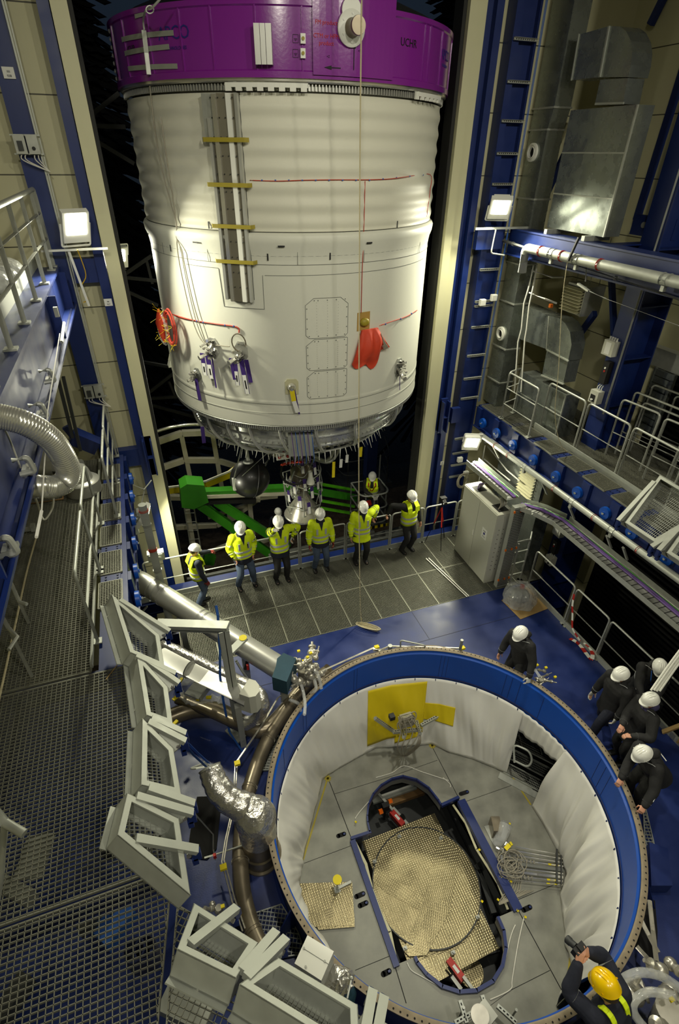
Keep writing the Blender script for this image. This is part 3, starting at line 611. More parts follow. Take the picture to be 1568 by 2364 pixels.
for (px, py, vert) in ((481, 520, 1), (919, 518, 1), (618, 594, 1), (763, 592, 1), (392, 573, 1), (455, 559, 0), (650, 568, 0), (850, 560, 0), (347, 539, 0)):
    a, z = RK(px, py, 2.73)
    rr = 2.772 if 7.3 < z < 7.56 else 2.718
    ribbon_on(mb, [(a, z-.05), (a, z+.05)] if vert else [(a-1.1, z), (a+1.1, z)], .022, rr, .004)
mb.build('alignment_mark', 'black', skirt)
# connector rings of teeth
def teeth(name, z0, z1, r, n, a0, a1, m, w=.022, d=.05):
    mb = MB()
    for k in range(n):
        a = a0+(a1-a0)*k/(n-1); mb.beam(RC(a, z0, r), RC(a, z1, r), w, d, rad(a))
    mb.lathe([(r-.03, z0), (r-.03, z1)], (RX, RY, 0), seg=120, a0=a0, a1=a1); return mb.build(name, m, st)
teeth('interface_teeth', 9.305, 9.375, 2.70, 190, -185, 5, 'alu', .014, .07)
teeth('rim_teeth', 4.27, 4.35, 2.675, 210, -185, 5, 'alu', .018, .05)
mb = MB(); mb.lathe([(2.70, 4.362), (2.715, 4.35), (2.69, 4.34)], (RX, RY, 0), seg=120); mb.lathe([(2.62, 4.27), (2.66, 4.262), (2.66, 4.25), (2.3, 4.25)], (RX, RY, 0), seg=120); mb.build('rim_flange', 'galvl', st)
mb = MB(); mb.lathe([(2.60, 9.30), (2.60, 9.38), (2.76, 9.385), (2.775, 9.40), (2.775, 9.43)], (RX, RY, 0), seg=120); mb.build('silver_clamp_band', 'chrome', st)
for (a0, a1, lab) in ((-122, -99, ''), (-62, -44, '')):
    mb = MB(); k = a0
    ribbon_on(mb, [(a0, 9.355), (a1, 9.355)], .05, 2.79, .03)
    while k < a1: ribbon_on(mb, [(k, 9.315), (min(k+1.7, a1), 9.315)], .05, 2.79, .03); k += 3
    mb.build('toothed_cover_strip', 'paint', st)
# purple ring
PR = 2.785
mb = MB(); mb.lathe([(2.70, 9.43), (PR+.02, 9.43), (PR+.02, 9.50), (PR, 9.515), (PR, 10.13), (PR+.02, 10.145), (PR+.02, 10.2), (2.60, 10.2)], (RX, RY, 0), seg=96)
pr = mb.build('purple_ring', 'purple', st)
for a in (-172, -160, -146, -134.2, -124.6, -112.5, -100.3, -66+7, -56, -47, -30): mb = MB(); mb.beam(RC(a, 9.5, PR+.004), RC(a, 10.14, PR+.004), .018, .018, rad(a)); mb.build('ring_rib', 'purple', pr)
mb = MB(); n = 14; prr = []
for rr in (PR+.03, PR+.055): pass
a0, a1 = -97.6, -73.2
front = [RC(a0+(a1-a0)*k/n, 0, PR+.045) for k in range(n+1)]; back = [RC(a0+(a1-a0)*k/n, 0, PR-.1) for k in range(n+1)][::-1]
mb.prism([(p.x, p.y, 9.47) for p in front+back], (0, 0, 1.25)); blk = mb.build('purple_bracket_block', 'purple', pr)
mb = MB(); mb.lathe([(2.58, 10.2), (2.50, 10.32), (1.4, 10.75), (0, 10.85)], (RX, RY, 0), seg=64); mb.build('black_top_cover', 'black', st)
def onring(a, z, r=PR+.006): return RC(a, z, r), tan(a), Vector((0, 0, 1))
def put_text(mb, s, size, a, z, r=PR+.004, mi=0):
    p, x, u = onring(a, z, r); vs, fs = text_mesh(s, size, depth=.001)
    out = []
    for v in vs:
        aa = a + math.degrees(v[0]/r); q = RC(aa, z+v[1], r+v[2]+.001); out.append(q)
    mb.add(out, fs, mi)
mb = MB(); put_text(mb, 'UCHR', .125, -66.6, 9.895); put_text(mb, 'UCHR', .11, -157, 9.80)
put_text(mb, '+Z', .035, -93.5, 9.66, PR+.05); put_text(mb, '+X', .035, -84.5, 9.74, PR+.05)
put_text(mb, 'REMOVE THE 8 MM SCREWS ON INNER', .042, -85.8, 10.40, PR+.05); put_text(mb, 'SIDE BEFORE TRUNNIONS FLIP', .042, -86.0, 10.345, PR+.05)
for (a, z, vert) in ((-86.2, 9.68, 1), (-92.2, 9.55, 0)):
    if vert: ribbon_on(mb, [(a, z-.14), (a, z+.08)], .011, PR+.05, .003); c = RC(a, z+.08, PR+.05); mb.prism([c-tan(a)*.022, c+tan(a)*.022, c+Vector((0, 0, .11))], rad(a)*.003)
    else: ribbon_on(mb, [(a+2.2, z), (a-.4, z)], .011, PR+.05, .003); c = RC(a-.4, z, PR+.05); mb.prism([c-Vector((0, 0, .022)), c+Vector((0, 0, .022)), c-tan(a)*.10], rad(a)*.003)
mb.build('black_lettering', 'ink', pr)
mb = MB(); put_text(mb, 'FM product', .062, -94.0, 9.99, PR+.05); put_text(mb, 'CTM or HFM', .062, -94.0, 9.86, PR+.05); put_text(mb, 'product', .062, -94.0, 9.79, PR+.05); put_text(mb, 'L2 only', .062, -95.0, 10.38, PR+.05); mb.build('red_lettering', 'inkred', pr)
mb = MB(); put_text(mb, 'APCO', .20, -136.8, 9.90); put_text(mb, 'TECHNOLOGIES', .05, -136.5, 9.75); put_text(mb, 'APCO', .18, -42, 9.88); put_text(mb, 'TECHNOLOGIES', .045, -42, 9.76); mb.build('blue_lettering', 'inkblue', pr)
# aluminium guard plate, grounding points, trunnion
a, z = RK(610, 105, PR); mb = MB()
for dx, d in ((-.07, .10), (.0, .10), (.07, .10)): mb.beam(RC(a, z-.20, PR+d)+tan(a)*dx, RC(a, z+.20, PR+d)+tan(a)*dx, .064, .014, rad(a))
for dx in (-.105, .105): mb.beam(RC(a, z-.2, PR+.05)+tan(a)*dx, RC(a, z+.2, PR+.05)+tan(a)*dx, .012, .11, rad(a))
mb.build('aluminium_guard_plate', 'alu', pr)
for py in (90, 124):
    a, z = RK(699, py, PR); mb = MB(); c = RC(a, z, PR+.02); mb.beam(c-Vector((0, 0, .05)), c+Vector((0, 0, .05)), .065, .05, rad(a)); mb.cyl(c+rad(a)*.025, c+rad(a)*.04, .02, 10, 1); mb.build('grounding_block', ['paint', 'yelclr'], pr)
    mb = MB()
    for k in range(3): q = RC(a-1.9, z-.01*k, PR+.004); mb.beam(q-tan(a)*(.022-.006*k), q+tan(a)*(.022-.006*k), .003, .003, rad(a))
    for e1, e2 in (((-.035, -.04), (.035, -.04)), ((.035, -.04), (.035, .04)), ((.035, .04), (-.035, .04)), ((-.035, .04), (-.035, -.04))): q = RC(a-1.9, z, PR+.003); mb.beam(q+tan(a)*e1[0]+Vector((0, 0, e1[1])), q+tan(a)*e2[0]+Vector((0, 0, e2[1])), .004, .003, rad(a))
    mb.build('ground_symbol', 'ink', pr)
a, z = RK(810, 66, PR+.05); c = RC(a, z, PR+.05)
mb = MB(); mb.lathe([(0, 0), (.19, 0), (.19, .03), (.16, .05), (.0, .05)], c, rad(a), 32); mb.lathe([(0, 0), (.135, 0), (.135, .03), (0, .03)], c+Vector((0, 0, .17)), rad(a), 24)
for k in range(6): q = c+rad(a)*.045+tan(a)*.14*math.cos(k*PI/3+.5)+Vector((0, 0, .14*math.sin(k*PI/3+.5))); mb.cyl(q, q+rad(a)*.012, .012, 8)
tr_ = mb.build('trunnion_flange', 'paint', pr)
mb = MB(); mb.lathe([(.105, .04), (.10, .07), (.085, .10), (.095, .20), (.10, .24), (.095, .26), (0, .26)], c, rad(a), 28); mb.build('trunnion_pin', 'steeldk', tr_)
# tapes and cable sleeve on the purple ring
mb = MB()
for (x0, y0, x1, y1) in ((283, 92, 402, 76), (290, 124, 392, 108), (298, 159, 411, 153), (313, 37, 338, 30)):
    mb = MB(); p0 = RK(x0, y0, PR); p1 = RK(x1, y1, PR); ribbon_on(mb, [p0, p1], .055, PR+.012, .004); mb.build('beige_tape', 'galvl', pr)
A = RK(332, 70, PR+.05); B = RK(344, 172, PR+.05); mb = MB(); mb.tube([RC(*A, PR+.05), RC(*B, PR+.05)], .03, 10); mb.build('cable_sleeve', 'galvl', pr)
mb = MB()
for k in range(7): p = RC(-178+k*.6, 9.55+k*.09, PR+.01); mb.lathe([(0, .02), (.02, .02), (.03, 0)], p, rad(-178), 12)
mb.build('ring_bolt', 'galv', pr)
# cable channel
w0 = tan(-123.6); n0 = rad(-123.6); base = RC(-123.6, 0, 2.70)
def chs(name, x0, x1, d0, d1, z0, z1, m):
    mb = MB(); c = base+w0*(x0+x1)/2; mb.beam(c+n0*(d0+d1)/2+Vector((0, 0, z0)), c+n0*(d0+d1)/2+Vector((0, 0, z1)), abs(x1-x0), d1-d0, n0); return mb.build(name, m, ch)
mb = MB(); c = base; mb.beam(c+n0*.02+Vector((0, 0, 6.60)), c+n0*.02+Vector((0, 0, 9.26)), .46, .06, n0); ch = mb.build('cable_channel', 'greydk', st)
chs('edge_strip', -.235, -.19, .03, .10, 6.60, 9.0, 'alu'); chs('side_web', -.19, -.135, .03, .055, 6.6, 9.26, 'taupe'); chs('bright_strip', -.135, -.075, .03, .12, 6.58, 9.26, 'chrome')
chs('centre_cover', -.075, .065, .03, .085, 6.58, 9.27, 'taupe'); chs('white_strip', .065, .135, .03, .10, 6.58, 9.27, 'paint'); chs('side_web', .135, .19, .03, .06, 6.58, 9.26, 'taupe'); chs('edge_strip', .19, .235, .03, .10, 6.58, 9.27, 'alu')
chs('upper_apron', -.30, -.10, .02, .075, 8.7, 9.27, 'galv')
mb = MB()
for z in [6.8+.22*k for k in range(12)]:
    for x in (-.16, -.05, .04, .16): q = base+w0*x+n0*.088+Vector((0, 0, z)); mb.cyl(q, q+n0*.012, .009, 6)
mb.build('channel_rivets', 'greydk', ch)
mb = MB()
for (x0, y0, x1, y1) in ((466, 325, 572, 320), (487, 427, 578, 427), (498, 523, 585, 523), (508, 604, 592, 605)):
    mb = MB(); z = RK((x0+x1)/2, (y0+y1)/2, 2.80)[1]; c = base+n0*.13+Vector((0, 0, z)); mb.beam(c-w0*.31, c+w0*.31, .004, .055, (0, 0, 1))
    mb.beam(c-w0*.31, c-w0*.37-n0*.1, .004, .055, (0, 0, 1)); mb.beam(c+w0*.31, c+w0*.34-n0*.1, .004, .055, (0, 0, 1)); mb.build('yellow_tape_band', 'yelclr', ch)
# red sensor wiring with blue markers
mb = MB()
def wire(pts, r=2.712, rad_=.006): P = [RC(*RK(*p, 2.71), r) for p in pts]; mb.tube(smooth_path(P, 5), rad_, 6)
wire([(577, 416), (640, 418), (700, 416), (770, 415), (845, 415), (900, 413), (940, 408), (993, 403), (993, 440), (989, 470), (985, 500)])
wire([(843, 418), (841, 500), (839, 560), (836, 640), (834, 722)]); wire([(876, 752), (905, 742), (940, 730), (963, 716)], rad_=.007)
wire([(372, 712), (405, 728), (450, 740), (500, 748), (547, 755), (552, 768)], rad_=.011)
mb.build('red_sensor_wire', 'redwire', skirt)
mb = MB()
for k in range(13): p = RK(605+31*k, 416-(0 if k < 9 else (k-8)*3), 2.71); ribbon_on(mb, [(p[0]-.25, p[1]), (p[0]+.25, p[1])], .016, 2.716)
for p in ((455, 741), (470, 744), (520, 751), (540, 753), (890, 748), (925, 736), (950, 724)): a, z = RK(*p, 2.71); mb.ball(RC(a, z, 2.715), .016, 8)
mb.build('blue_clip', 'bluestrap', skirt)
# two pale cables hanging down the left side
mb = MB()
for pts in ([(345, 180), (350, 240), (362, 330), (376, 400), (395, 470), (407, 520), (410, 580), (425, 660), (445, 740), (465, 785), (485, 795), (530, 800)], [(371, 270), (384, 360), (395, 430), (405, 500), (408, 528), (406, 545), (420, 578), (424, 600), (437, 660), (452, 720), (475, 790)]):
    mb.tube(smooth_path([RC(*RK(*p, 2.75), 2.75) for p in pts], 4), .009, 6)
mb.build('hanging_cable', 'cable', st)
# valve clusters on octagon plates, ribbons
def ribbons(mb, c, n, th, specs):
    for (dx, dz, L, w, tilt, lab) in specs:
        p = c+tan(th)*dx+Vector((0, 0, dz))+n*.06; q = p+Vector((0, 0, -L))+tan(th)*tilt+n*.02
        mb.beam(p, q, .004, w, tan(th), 0)
        if lab: mb.beam(p+(q-p)*.45+n*.004, q+n*.004, .004, w*.8, tan(th), 1); mb.beam(p+(q-p)*.6+n*.007, p+(q-p)*.85+n*.007, .002, w*.3, tan(th), 2)
random.seed(3)
def cluster(px, py, name, specs, s=1., m='alu'):
    th, z = RK(px, py, 2.72); n = rad(th); c = RC(th, z, 2.70); t = tan(th)
    mb = MB(); mb.prism([c+t*.13*s*math.cos(k*PI/4+.39)+Vector((0, 0, .19*s*math.sin(k*PI/4+.39))) for k in range(8)], n*.03); o = mb.build(name, m, skirt)
    mb = MB()
    for k in range(16):
        q = c+t*random.uniform(-.1, .07)*s+Vector((0, 0, random.uniform(-.15, .13)*s))+n*.03; d = (n+t*random.uniform(-.7, .4)+Vector((0, 0, random.uniform(-.6, .5)))).normalized()
        mb.cyl(q, q+d*random.uniform(.05, .16)*s, random.uniform(.012, .03)*s, 8)
        if k % 3 == 0: mb.ball(q+d*.13*s, .028*s, 8)
    mb.cyl(c+n*.05-t*.05+Vector((0, 0, -.08)), c+n*.26*s-t*.14*s+Vector((0, 0, -.14*s)), .045*s, 12)
    mb.build('fittings', 'chrome', o)
    if specs: mb = MB(); ribbons(mb, c, n, th, specs); mb.build('ribbon_tag', ['purpledk', 'paper', 'ink'], o)
    return o
cluster(492, 803, 'valve_plate', [(-.24, -.12, .40, .10, .03, 1), (-.12, -.1, .46, .11, .05, 1), (-.02, -.1, .62, .03, .03, 0)])
cluster(557, 812, 'valve_plate', [(-.20, -.12, .38, .06, .05, 0), (-.12, -.14, .46, .08, .02, 1), (.0, -.12, .62, .09, .08, 1), (.10, -.12, .40, .08, .06, 0)])
cluster(455, 865, 'valve_plate', [(-.0, -.06, .42, .10, .06, 0)], .7, 'grey')
cluster(921, 848, 'connector_plate', [(.0, -.15, .30, .02, .0, 0)], 1.0, 'galv')
th, z = RK(674, 893, 2.71); n = rad(th); c = RC(th, z, 2.70); t = tan(th)
mb = MB(); mb.prism([c+t*x+Vector((0, 0, zz)) for x, zz in ((-.12, -.14), (.12, -.14), (.12, .09), (.08, .14), (-.08, .14), (-.12, .09))], n*.012); o = mb.build('olive_base_plate', 'cream', skirt)
mb = MB(); mb.lathe([(.0, .1), (.05, .09), (.075, .05), (.08, .01)], c+n*.01, n, 20); mb.build('silver_cap', 'chrome', o)
mb = MB(); mb.beam(c+n*.1, c+n*.09-Vector((0, 0, .24))+t*.03, .004, .085, t, 0); mb.beam(c+n*.09-Vector((0, 0, .24))+t*.03, c+n*.09-Vector((0, 0, .46))+t*.09, .004, .08, t, 1); mb.beam(c+n*.08+t*.04, c+n*.08-Vector((0, 0, .50))+t*.12, .004, .03, t, 2); mb.build('ribbon_tag', ['yellow', 'paper', 'purpledk'], o)
th, z = RK(553, 790, 2.75); mb = MB(); c = RC(th, z, 2.78); mb.tube([c+tan(th)*.13*math.cos(a)+Vector((0, 0, .15*math.sin(a))) for a in [k*PI/10-.3 for k in range(0, 17)]], .011, 8); mb.build('bent_pipe_loop', 'steeldk', skirt)
th, z = RK(840, 740, 2.71); mb = MB(); c = RC(th, z, 2.702); mb.beam(c-Vector((0, 0, .17)), c+Vector((0, 0, .14)), .26, .006, rad(th)); mb.build('tan_patch', 'ochre', skirt)
mb = MB(); mb.ball(c+rad(th)*.04-Vector((0, 0, .02)), .09, 12, sc=(1, .6, .8)); mb.build('yellow_foam_plug', 'yelclr', skirt)
# ---- underside: silver thrust cone, pipes, tank, engine
mb = MB(); mb.lathe([(2.50, 4.27), (2.48, 4.21), (2.40, 4.20), (2.385, 4.14), (2.42, 4.13), (2.42, 4.10), (2.37, 4.09), (2.355, 3.96), (2.385, 3.95), (2.385, 3.93), (2.34, 3.92), (2.315, 3.76), (2.345, 3.75), (2.345, 3.72), (2.28, 3.70), (2.20, 3.60), (2.06, 3.56), (1.98, 3.50), (1.80, 3.46), (1.6, 3.46), (0, 3.62)], (RX, RY, 0), seg=120)
cone = mb.build('silver_thrust_cone', 'clad', st)
mb = MB(); random.seed(5)
for k in range(46): a = -176+k*3.8; mb.beam(RC(a, 4.20, 2.43), RC(a, 4.12, 2.43), .05, .03, rad(a))
for k in range(60): a = -178+k*3; mb.cyl(RC(a, 3.80, 2.33), RC(a, 3.80, 2.36), .014, 6)
mb.build('cone_fittings', 'alu', cone)
for a in (-166, -152, -139, -127, -113, -97, -78, -46, -36, -20):
    mb = MB(); mb.tube(smooth_path([RC(a, 4.3, 2.52), RC(a, 4.08, 2.50), RC(a+1.5, 3.82, 2.44), RC(a+4, 3.58, 2.28), RC(a+7, 3.46, 2.06), RC(a+9, 3.42, 1.86)], 4), .034, 10); mb.build('curved_drain_pipe', 'alu', st)
mb = MB()
for z, r in ((3.42, 2.02), (3.34, 1.86)): mb.tube([RC(k*6, z, r) for k in range(60)], .022, 8, closed=True)
mb.build('ring_pipe', 'alu', st)
mb = MB()
for k in range(52):
    a = -178+k*3.4; L = random.uniform(.10, .26); p = RC(a, 3.42, 2.04); mb.tube([p, p+Vector((random.uniform(-.04, .04), 0, -L))+rad(a)*.05], [.012, .004], 5)
mb.build('protruding_probe', 'paint', st)
mb = MB(); th = -113+9
c = RC(-104, 3.84, 2.44); mb.cbox(c, (.5, .1, .46), Matrix.Rotation(R(-14), 3, 'Z')); bx = mb.build('avionics_box', 'galvl', st)
mb = MB()
for k in range(6): p = c+Vector((-.2+k*.08, -.07, .32)); mb.tube(smooth_path([p, p+Vector((.01, -.05, -.25)), p+Vector((.03, -.06, -.55)), p+Vector((.05, .05, -.75))], 4), .008, 5, 0 if k % 2 else 1)
mb.build('harness_wire', ['bluestrap', 'cpurple'], bx)
c = Vector(PY(654, 1048, 9.9)); mb = MB(); mb.cbox(c, (.30, .03, .26)); 
for i in range(3):
    for j in range(2): mb.cyl(c+Vector((-.09+i*.09, -.015, -.06+j*.1)), c+Vector((-.09+i*.09, -.04, -.06+j*.1)), .032, 12, 1 if (i+j) % 2 else 2)
mb.build('white_connector_panel', ['paint', 'chrome', 'red'], st)
sc_ = Vector(PY(577, 1104, 10.6)); mb = MB(); mb.ball(sc_, .455, 40, sc=(1, 1, .98)); sp = mb.build('round_black_tank', 'sphere', st)
mb = MB(); mb.lathe([(.0, .47), (.10, .465), (.12, .43)], sc_, (0, 0, 1), 20); mb.build('tank_boss', 'galv', sp)
mb = MB(); mb.tube([sc_+Vector((.10+.1*math.sin(t), -.46*math.cos(t)*.97, .46*math.sin(t))) for t in [-1.4+k*.28 for k in range(10)]], .010, 6); mb.build('tank_strap', 'black', sp)
mb = MB(); p = sc_+Vector((-.38, -.2, -.0)); mb.beam(p+Vector((0, 0, .18)), p-Vector((0, 0, .12)), .10, .08); mb.tube([p+Vector((-.03, 0, .1)), RC(-140, 3.45, 2.1)], .014, 8); mb.tube([p+Vector((.05, 0, .1)), RC(-122, 3.45, 1.9)], .014, 8); mb.tube([p, sc_], .05, 8); mb.build('tank_strut', 'galvl', sp)
mb = MB(); mb.tube([sc_+Vector((.4, .1, .25)), sc_+Vector((.75, .2, .6))], .02, 8); mb.tube([sc_+Vector((.4, .2, .1)), sc_+Vector((.7, .3, .62))], .02, 8); mb.tube([sc_+Vector((0, 0, .45)), sc_+Vector((0, .2, .9))], .04, 8); mb.build('tank_strut', 'galvl', sp)
# engine
ec = Vector((3.09, 11.30, 0)); eng = MB(); eng.lathe([(.13, 1.45), (.12, 1.36), (.15, 1.24), (.26, 1.02), (.38, .84), (.47, .70), (.50, .64), (.49, .61), (.46, .62), (.36, .8), (.2, 1.05)], ec, seg=48); en = eng.build('engine_nozzle', 'steel', st)
mb = MB(); mb.lathe([(.49, .66), (.515, .65), (.515, .62), (.49, .61)], ec, seg=48); mb.build('nozzle_lip', 'chrome', en)
mb = MB(); mb.lathe([(0, 3.4), (.14, 3.4), (.16, 3.1), (.10, 2.9), (.22, 2.7), (.26, 2.4), (.2, 2.2), (.30, 2.0), (.30, 1.75), (.2, 1.6), (.16, 1.4)], ec, seg=24); random.seed(11)
eb = mb.build('engine_body', 'steeldk', st)
mb = MB()
for k in range(34):
    a = random.uniform(0, 2*PI); r = random.uniform(.15, .40); z = random.uniform(1.35, 2.95); p = ec+Vector((r*math.cos(a), r*math.sin(a), z)); d = Vector((random.uniform(-1, 1), random.uniform(-1, 1), random.uniform(-1, 1))).normalized()
    mb.cyl(p-d*random.uniform(.04, .12), p+d*random.uniform(.04, .12), random.uniform(.025, .08), 10)
    if k % 4 == 0: mb.ball(p, random.uniform(.05, .10), 10)
mb.build('engine_fittings', 'chrome', eb)
mb = MB()
for k in range(26):
    a = random.uniform(0, 2*PI); b = a+random.uniform(.4, 1.6); z = random.uniform(1.3, 2.7); r = random.uniform(.3, .46)
    mb.tube(smooth_path([ec+Vector((r*math.cos(a), r*math.sin(a), z)), ec+Vector(((r+.06)*math.cos((a+b)/2), (r+.06)*math.sin((a+b)/2), z+random.uniform(-.3, .2))), ec+Vector((r*math.cos(b), r*math.sin(b), z+random.uniform(-.4, .5)))], 5), random.uniform(.008, .018), 6)
mb.build('engine_piping', 'galvl', eb)
mb = MB()
for z, r in ((1.75, .56), (1.05, .50), (.80, .42)): mb.tube([ec+Vector((r*math.cos(k*PI/3+.3), r*math.sin(k*PI/3+.3), z)) for k in range(6)], .014, 8, closed=True)
for k in range(6): c_, s_ = math.cos(k*PI/3+.3), math.sin(k*PI/3+.3); mb.tube([ec+Vector((.56*c_, .56*s_, 1.75)), ec+Vector((.50*c_, .50*s_, 1.05)), ec+Vector((.42*c_, .42*s_, .80))], .012, 8)
mb.build('engine_guard_frame', 'galvl', eb)
mb = MB()
for (a, z, m) in ((-100, 2.0, 0), (-130, 1.9, 0), (-80, 1.75, 0), (-60, 1.95, 0), (-115, 1.5, 0), (-90, 1.3, 0), (-150, 1.6, 0), (-45, 1.5, 0), (-105, 2.5, 0), (-70, 2.4, 0)):
    p = ec+rad(a)*.52+Vector((0, 0, z)); q = p+Vector((.02, -.01, -.34)); mb.beam(p, q, .004, .09, tan(a), 0); mb.beam(p+(q-p)*.4+rad(a)*.005, q+rad(a)*.005, .004, .07, tan(a), 1)
mb.build('engine_ribbon_tag', ['purpledk', 'paper'], eb)
p = Vector(PY(717, 1105, 10.7)); mb = MB(); mb.lathe([(.05, .2), (.055, .05), (.10, -.08), (.10, -.13), (0, -.13)], p, (0, 0, 1), 20); mb.build('white_plug', 'paint', eb)
mb = MB(); mb.tube(smooth_path([RC(-95, 3.45, 1.7), ec+Vector((.5, -.2, 3.0)), ec+Vector((.72, -.3, 2.55)), ec+Vector((.5, -.4, 2.35)), ec+Vector((.2, -.3, 2.5))], 5), .045, 10); mb.tube(smooth_path([RC(-85, 3.45, 1.7), ec+Vector((.7, -.2, 3.0)), ec+Vector((.88, -.3, 2.6)), ec+Vector((.6, -.4, 2.3)), ec+Vector((.2, -.3, 2.4))], 5), .04, 10); mb.build('feed_line', 'galv', eb)
mb = MB(); mb.tube(smooth_path([ec+Vector((-.55, -.3, 2.5)), ec+Vector((-.62, -.35, 2.1)), ec+Vector((-.4, -.4, 1.85)), ec+Vector((0, -.45, 1.9)), ec+Vector((.2, -.4, 2.1))], 5), .03, 8); mb.build('black_hose', 'black', eb)
# yellow and purple ribbons under the rim
mb = MB()
for (px, py, L, m, y) in ((771, 1066, .42, 0, 10.2), (726+108, 1032, .25, 0, 9.9), (467, 985, .34, 1, 9.4), (802, 1050, .2, 2, 10.0), (788, 1060, .22, 2, 10.0)):
    p = PY(px, py, y); mb.beam(p, p+Vector((-.01, 0, -L)), .004, .07, (1, 0, 0), m)
mb.build('rim_ribbon', ['yellow', 'purpledk', 'paper'], st)
# ---- covers and coils hanging on the stage
def cloth(name, cols, mats, lab, cat):
    return None
th, z = RK(850, 790, 2.71); n = rad(th); t = tan(th); c = RC(th, z, 2.71); mb = MB(); NU, NV = 26, 18; grid = []
outline_top = lambda u: (-.16+.42*u, .20-.02*abs(u-.5)); random.seed(2)
for j in range(NV+1):
    v = j/NV; row = []
    for i in range(NU+1):
        u = i/NU; x = (-.17+.34*u)*(1-v)+(-.36+.80*u)*v; zz = .24*(1-v)+(-.34-.10*math.sin(u*3.2)+(.26*max(0, u-.55)/.45)-.06*math.sin(u*14))*v
        bulge = .05+.11*math.sin(PI*min(1, v*1.1))*math.sin(PI*u)**.5+.035*math.sin(u*17+v*3)*v
        row.append(c+t*x+Vector((0, 0, zz))+n*bulge)
    grid.append(row)
mb.ring(grid, caps=False, wrap=False); back = [[p-n*.03 for p in r_] for r_ in grid]; mb.ring(back, caps=False, wrap=False)
mb.ring([grid[0], back[0]], caps=False, wrap=False); mb.ring([grid[-1], back[-1]], caps=False, wrap=False); mb.ring([[r_[0] for r_ in grid], [r_[0] for r_ in back]], caps=False, wrap=False); mb.ring([[r_[-1] for r_ in grid], [r_[-1] for r_ in back]], caps=False, wrap=False)
one('red_cover_cloth', mb, 'redcloth', 'orange-red cloth cover hanging crumpled on the white skirt', 'cloth cover')
mb = MB(); q = c+t*.20+Vector((0, 0, .15))+n*.1
for k in range(6): mb.tube(smooth_path([q, q+t*(.06+.012*k)+Vector((0, 0, -.14-.01*k)), q+t*(.10+.02*k)+Vector((0, 0, -.3)), q+t*(.05+.02*k)+Vector((0, 0, -.22))], 4), .006, 5)
one('wire_bundle', mb, 'cable', 'small bundle of thin wires beside the orange-red cloth cover', 'wire bundle')
th, z = RK(400, 755, 2.8)
mb = MB(); c = PY(405, 750, 10.05); c = RC(th, z, 2.86)
for k in range(9): rr = .15+.012*(k % 4); mb.tube([c+tan(th)*(rr*math.cos(a)+.01*k)+rad(th)*(.02*(k % 3))+Vector((0, 0, rr*1.75*math.sin(a)+.012*(k % 2))) for a in [2*PI*i/22 for i in range(22)]], .011, 6, closed=True)
t_ = one('hose_coil', mb, 'redwire', 'coil of thin orange-red tubes hanging on the left rim of the skirt', 'hose coil')
mb = MB(); c2 = c-tan(th)*.22+rad(th)*.05; mb.tube([c2+tan(th)*.16*math.cos(a)+Vector((0, 0, .27*math.sin(a)-.06)) for a in [2*PI*i/22 for i in range(22)]], .033, 8, closed=True); one('wrapped_hose_loop', mb, 'plastic', 'thick hose loop wrapped in pinkish film left of the orange coil', 'hose')
mb = MB(); p = c2+Vector((0, 0, .3)); mb.prism([p, p-tan(th)*.18+Vector((0, 0, -.28)), p-tan(th)*.06+Vector((0, 0, -.52)), p+tan(th)*.05+Vector((0, 0, -.60)), p+tan(th)*.14+Vector((0, 0, -.2))], rad(th)*.04); one('red_cover_cloth', mb, 'redcloth', 'folded red cloth inside the wrapped hose loop on the left', 'cloth cover')
mb = MB(); random.seed(9)
for k in range(34):
    p = c2+tan(th)*random.uniform(-.2, .45)+Vector((0, 0, random.uniform(-.35, .35)))+rad(th)*.05; d = Vector((random.uniform(-1, 1), random.uniform(-.3, .3), random.uniform(-.5, .5))).normalized(); mb.tube([p-d*.03, p+d*random.uniform(.05, .13)], .0045, 5)
one('cable_ties', mb, 'yellow', 'yellow cable ties bristling around the hose coils on the left', 'cable tie', kind='stuff')
p = PY(676, 1068, 10.0); mb = MB(); grid = []
for j in range(7):
    row = []
    for i in range(15): u = i/14; v = j/6; row.append(p+Vector((-.24+.48*u, .25*v-.05, .06*math.sin(PI*u)*(1-v)-.10*v+.02*math.sin(u*19+v*4))))
    grid.append(row)
mb.ring(grid, caps=False, wrap=False); mb.ring([[q+Vector((0, .01, -.03)) for q in r_] for r_ in grid], caps=False, wrap=False); one('red_cover_cloth', mb, 'redcloth', 'red cloth tucked under the silver cone above the engine', 'cloth cover')
# hanging rope
mb = MB(); mb.tube(smooth_path([(2.97, 7.72, 14.5), (2.99, 7.72, 10.2), (3.10, 7.71, 6), (3.20, 7.70, 3), (3.30, 7.66, .6), (3.34, 7.62, .03)], 6), .010, 8)
for k in range(7): mb.tube([(3.41+.20*math.cos(a)*(.75+.06*k)-.03*math.sin(a)+.01*(k % 3), 7.43+.11*math.sin(a)*(.5+.09*k)-.14*math.cos(a), .02+.01*k) for a in [2*PI*i/18 for i in range(18)]], .009, 6, closed=True)
one('hanging_rope', mb, 'rope', 'long thin beige rope hanging from above, coiled on the blue floor', 'rope')
mb = MB(); p = PY(358, 42, 9.4); mb.tube(smooth_path([RC(*RK(333, 70, PR+.06), PR+.06), RC(*RK(331, 45, PR+.1), PR+.1), PY(338, 22, 9.3), PY(352, 17, 9.1), PY(385, -20, 9.0)], 5), .013, 8); mb.tube([PY(346+9*math.cos(a), 22+9*math.sin(a), 9.2) for a in [2*PI*i/12 for i in range(12)]], .008, 6, closed=True)
one('lifting_cable', mb, 'galvl', 'grey cable with a white ring rising over the purple rim', 'cable')
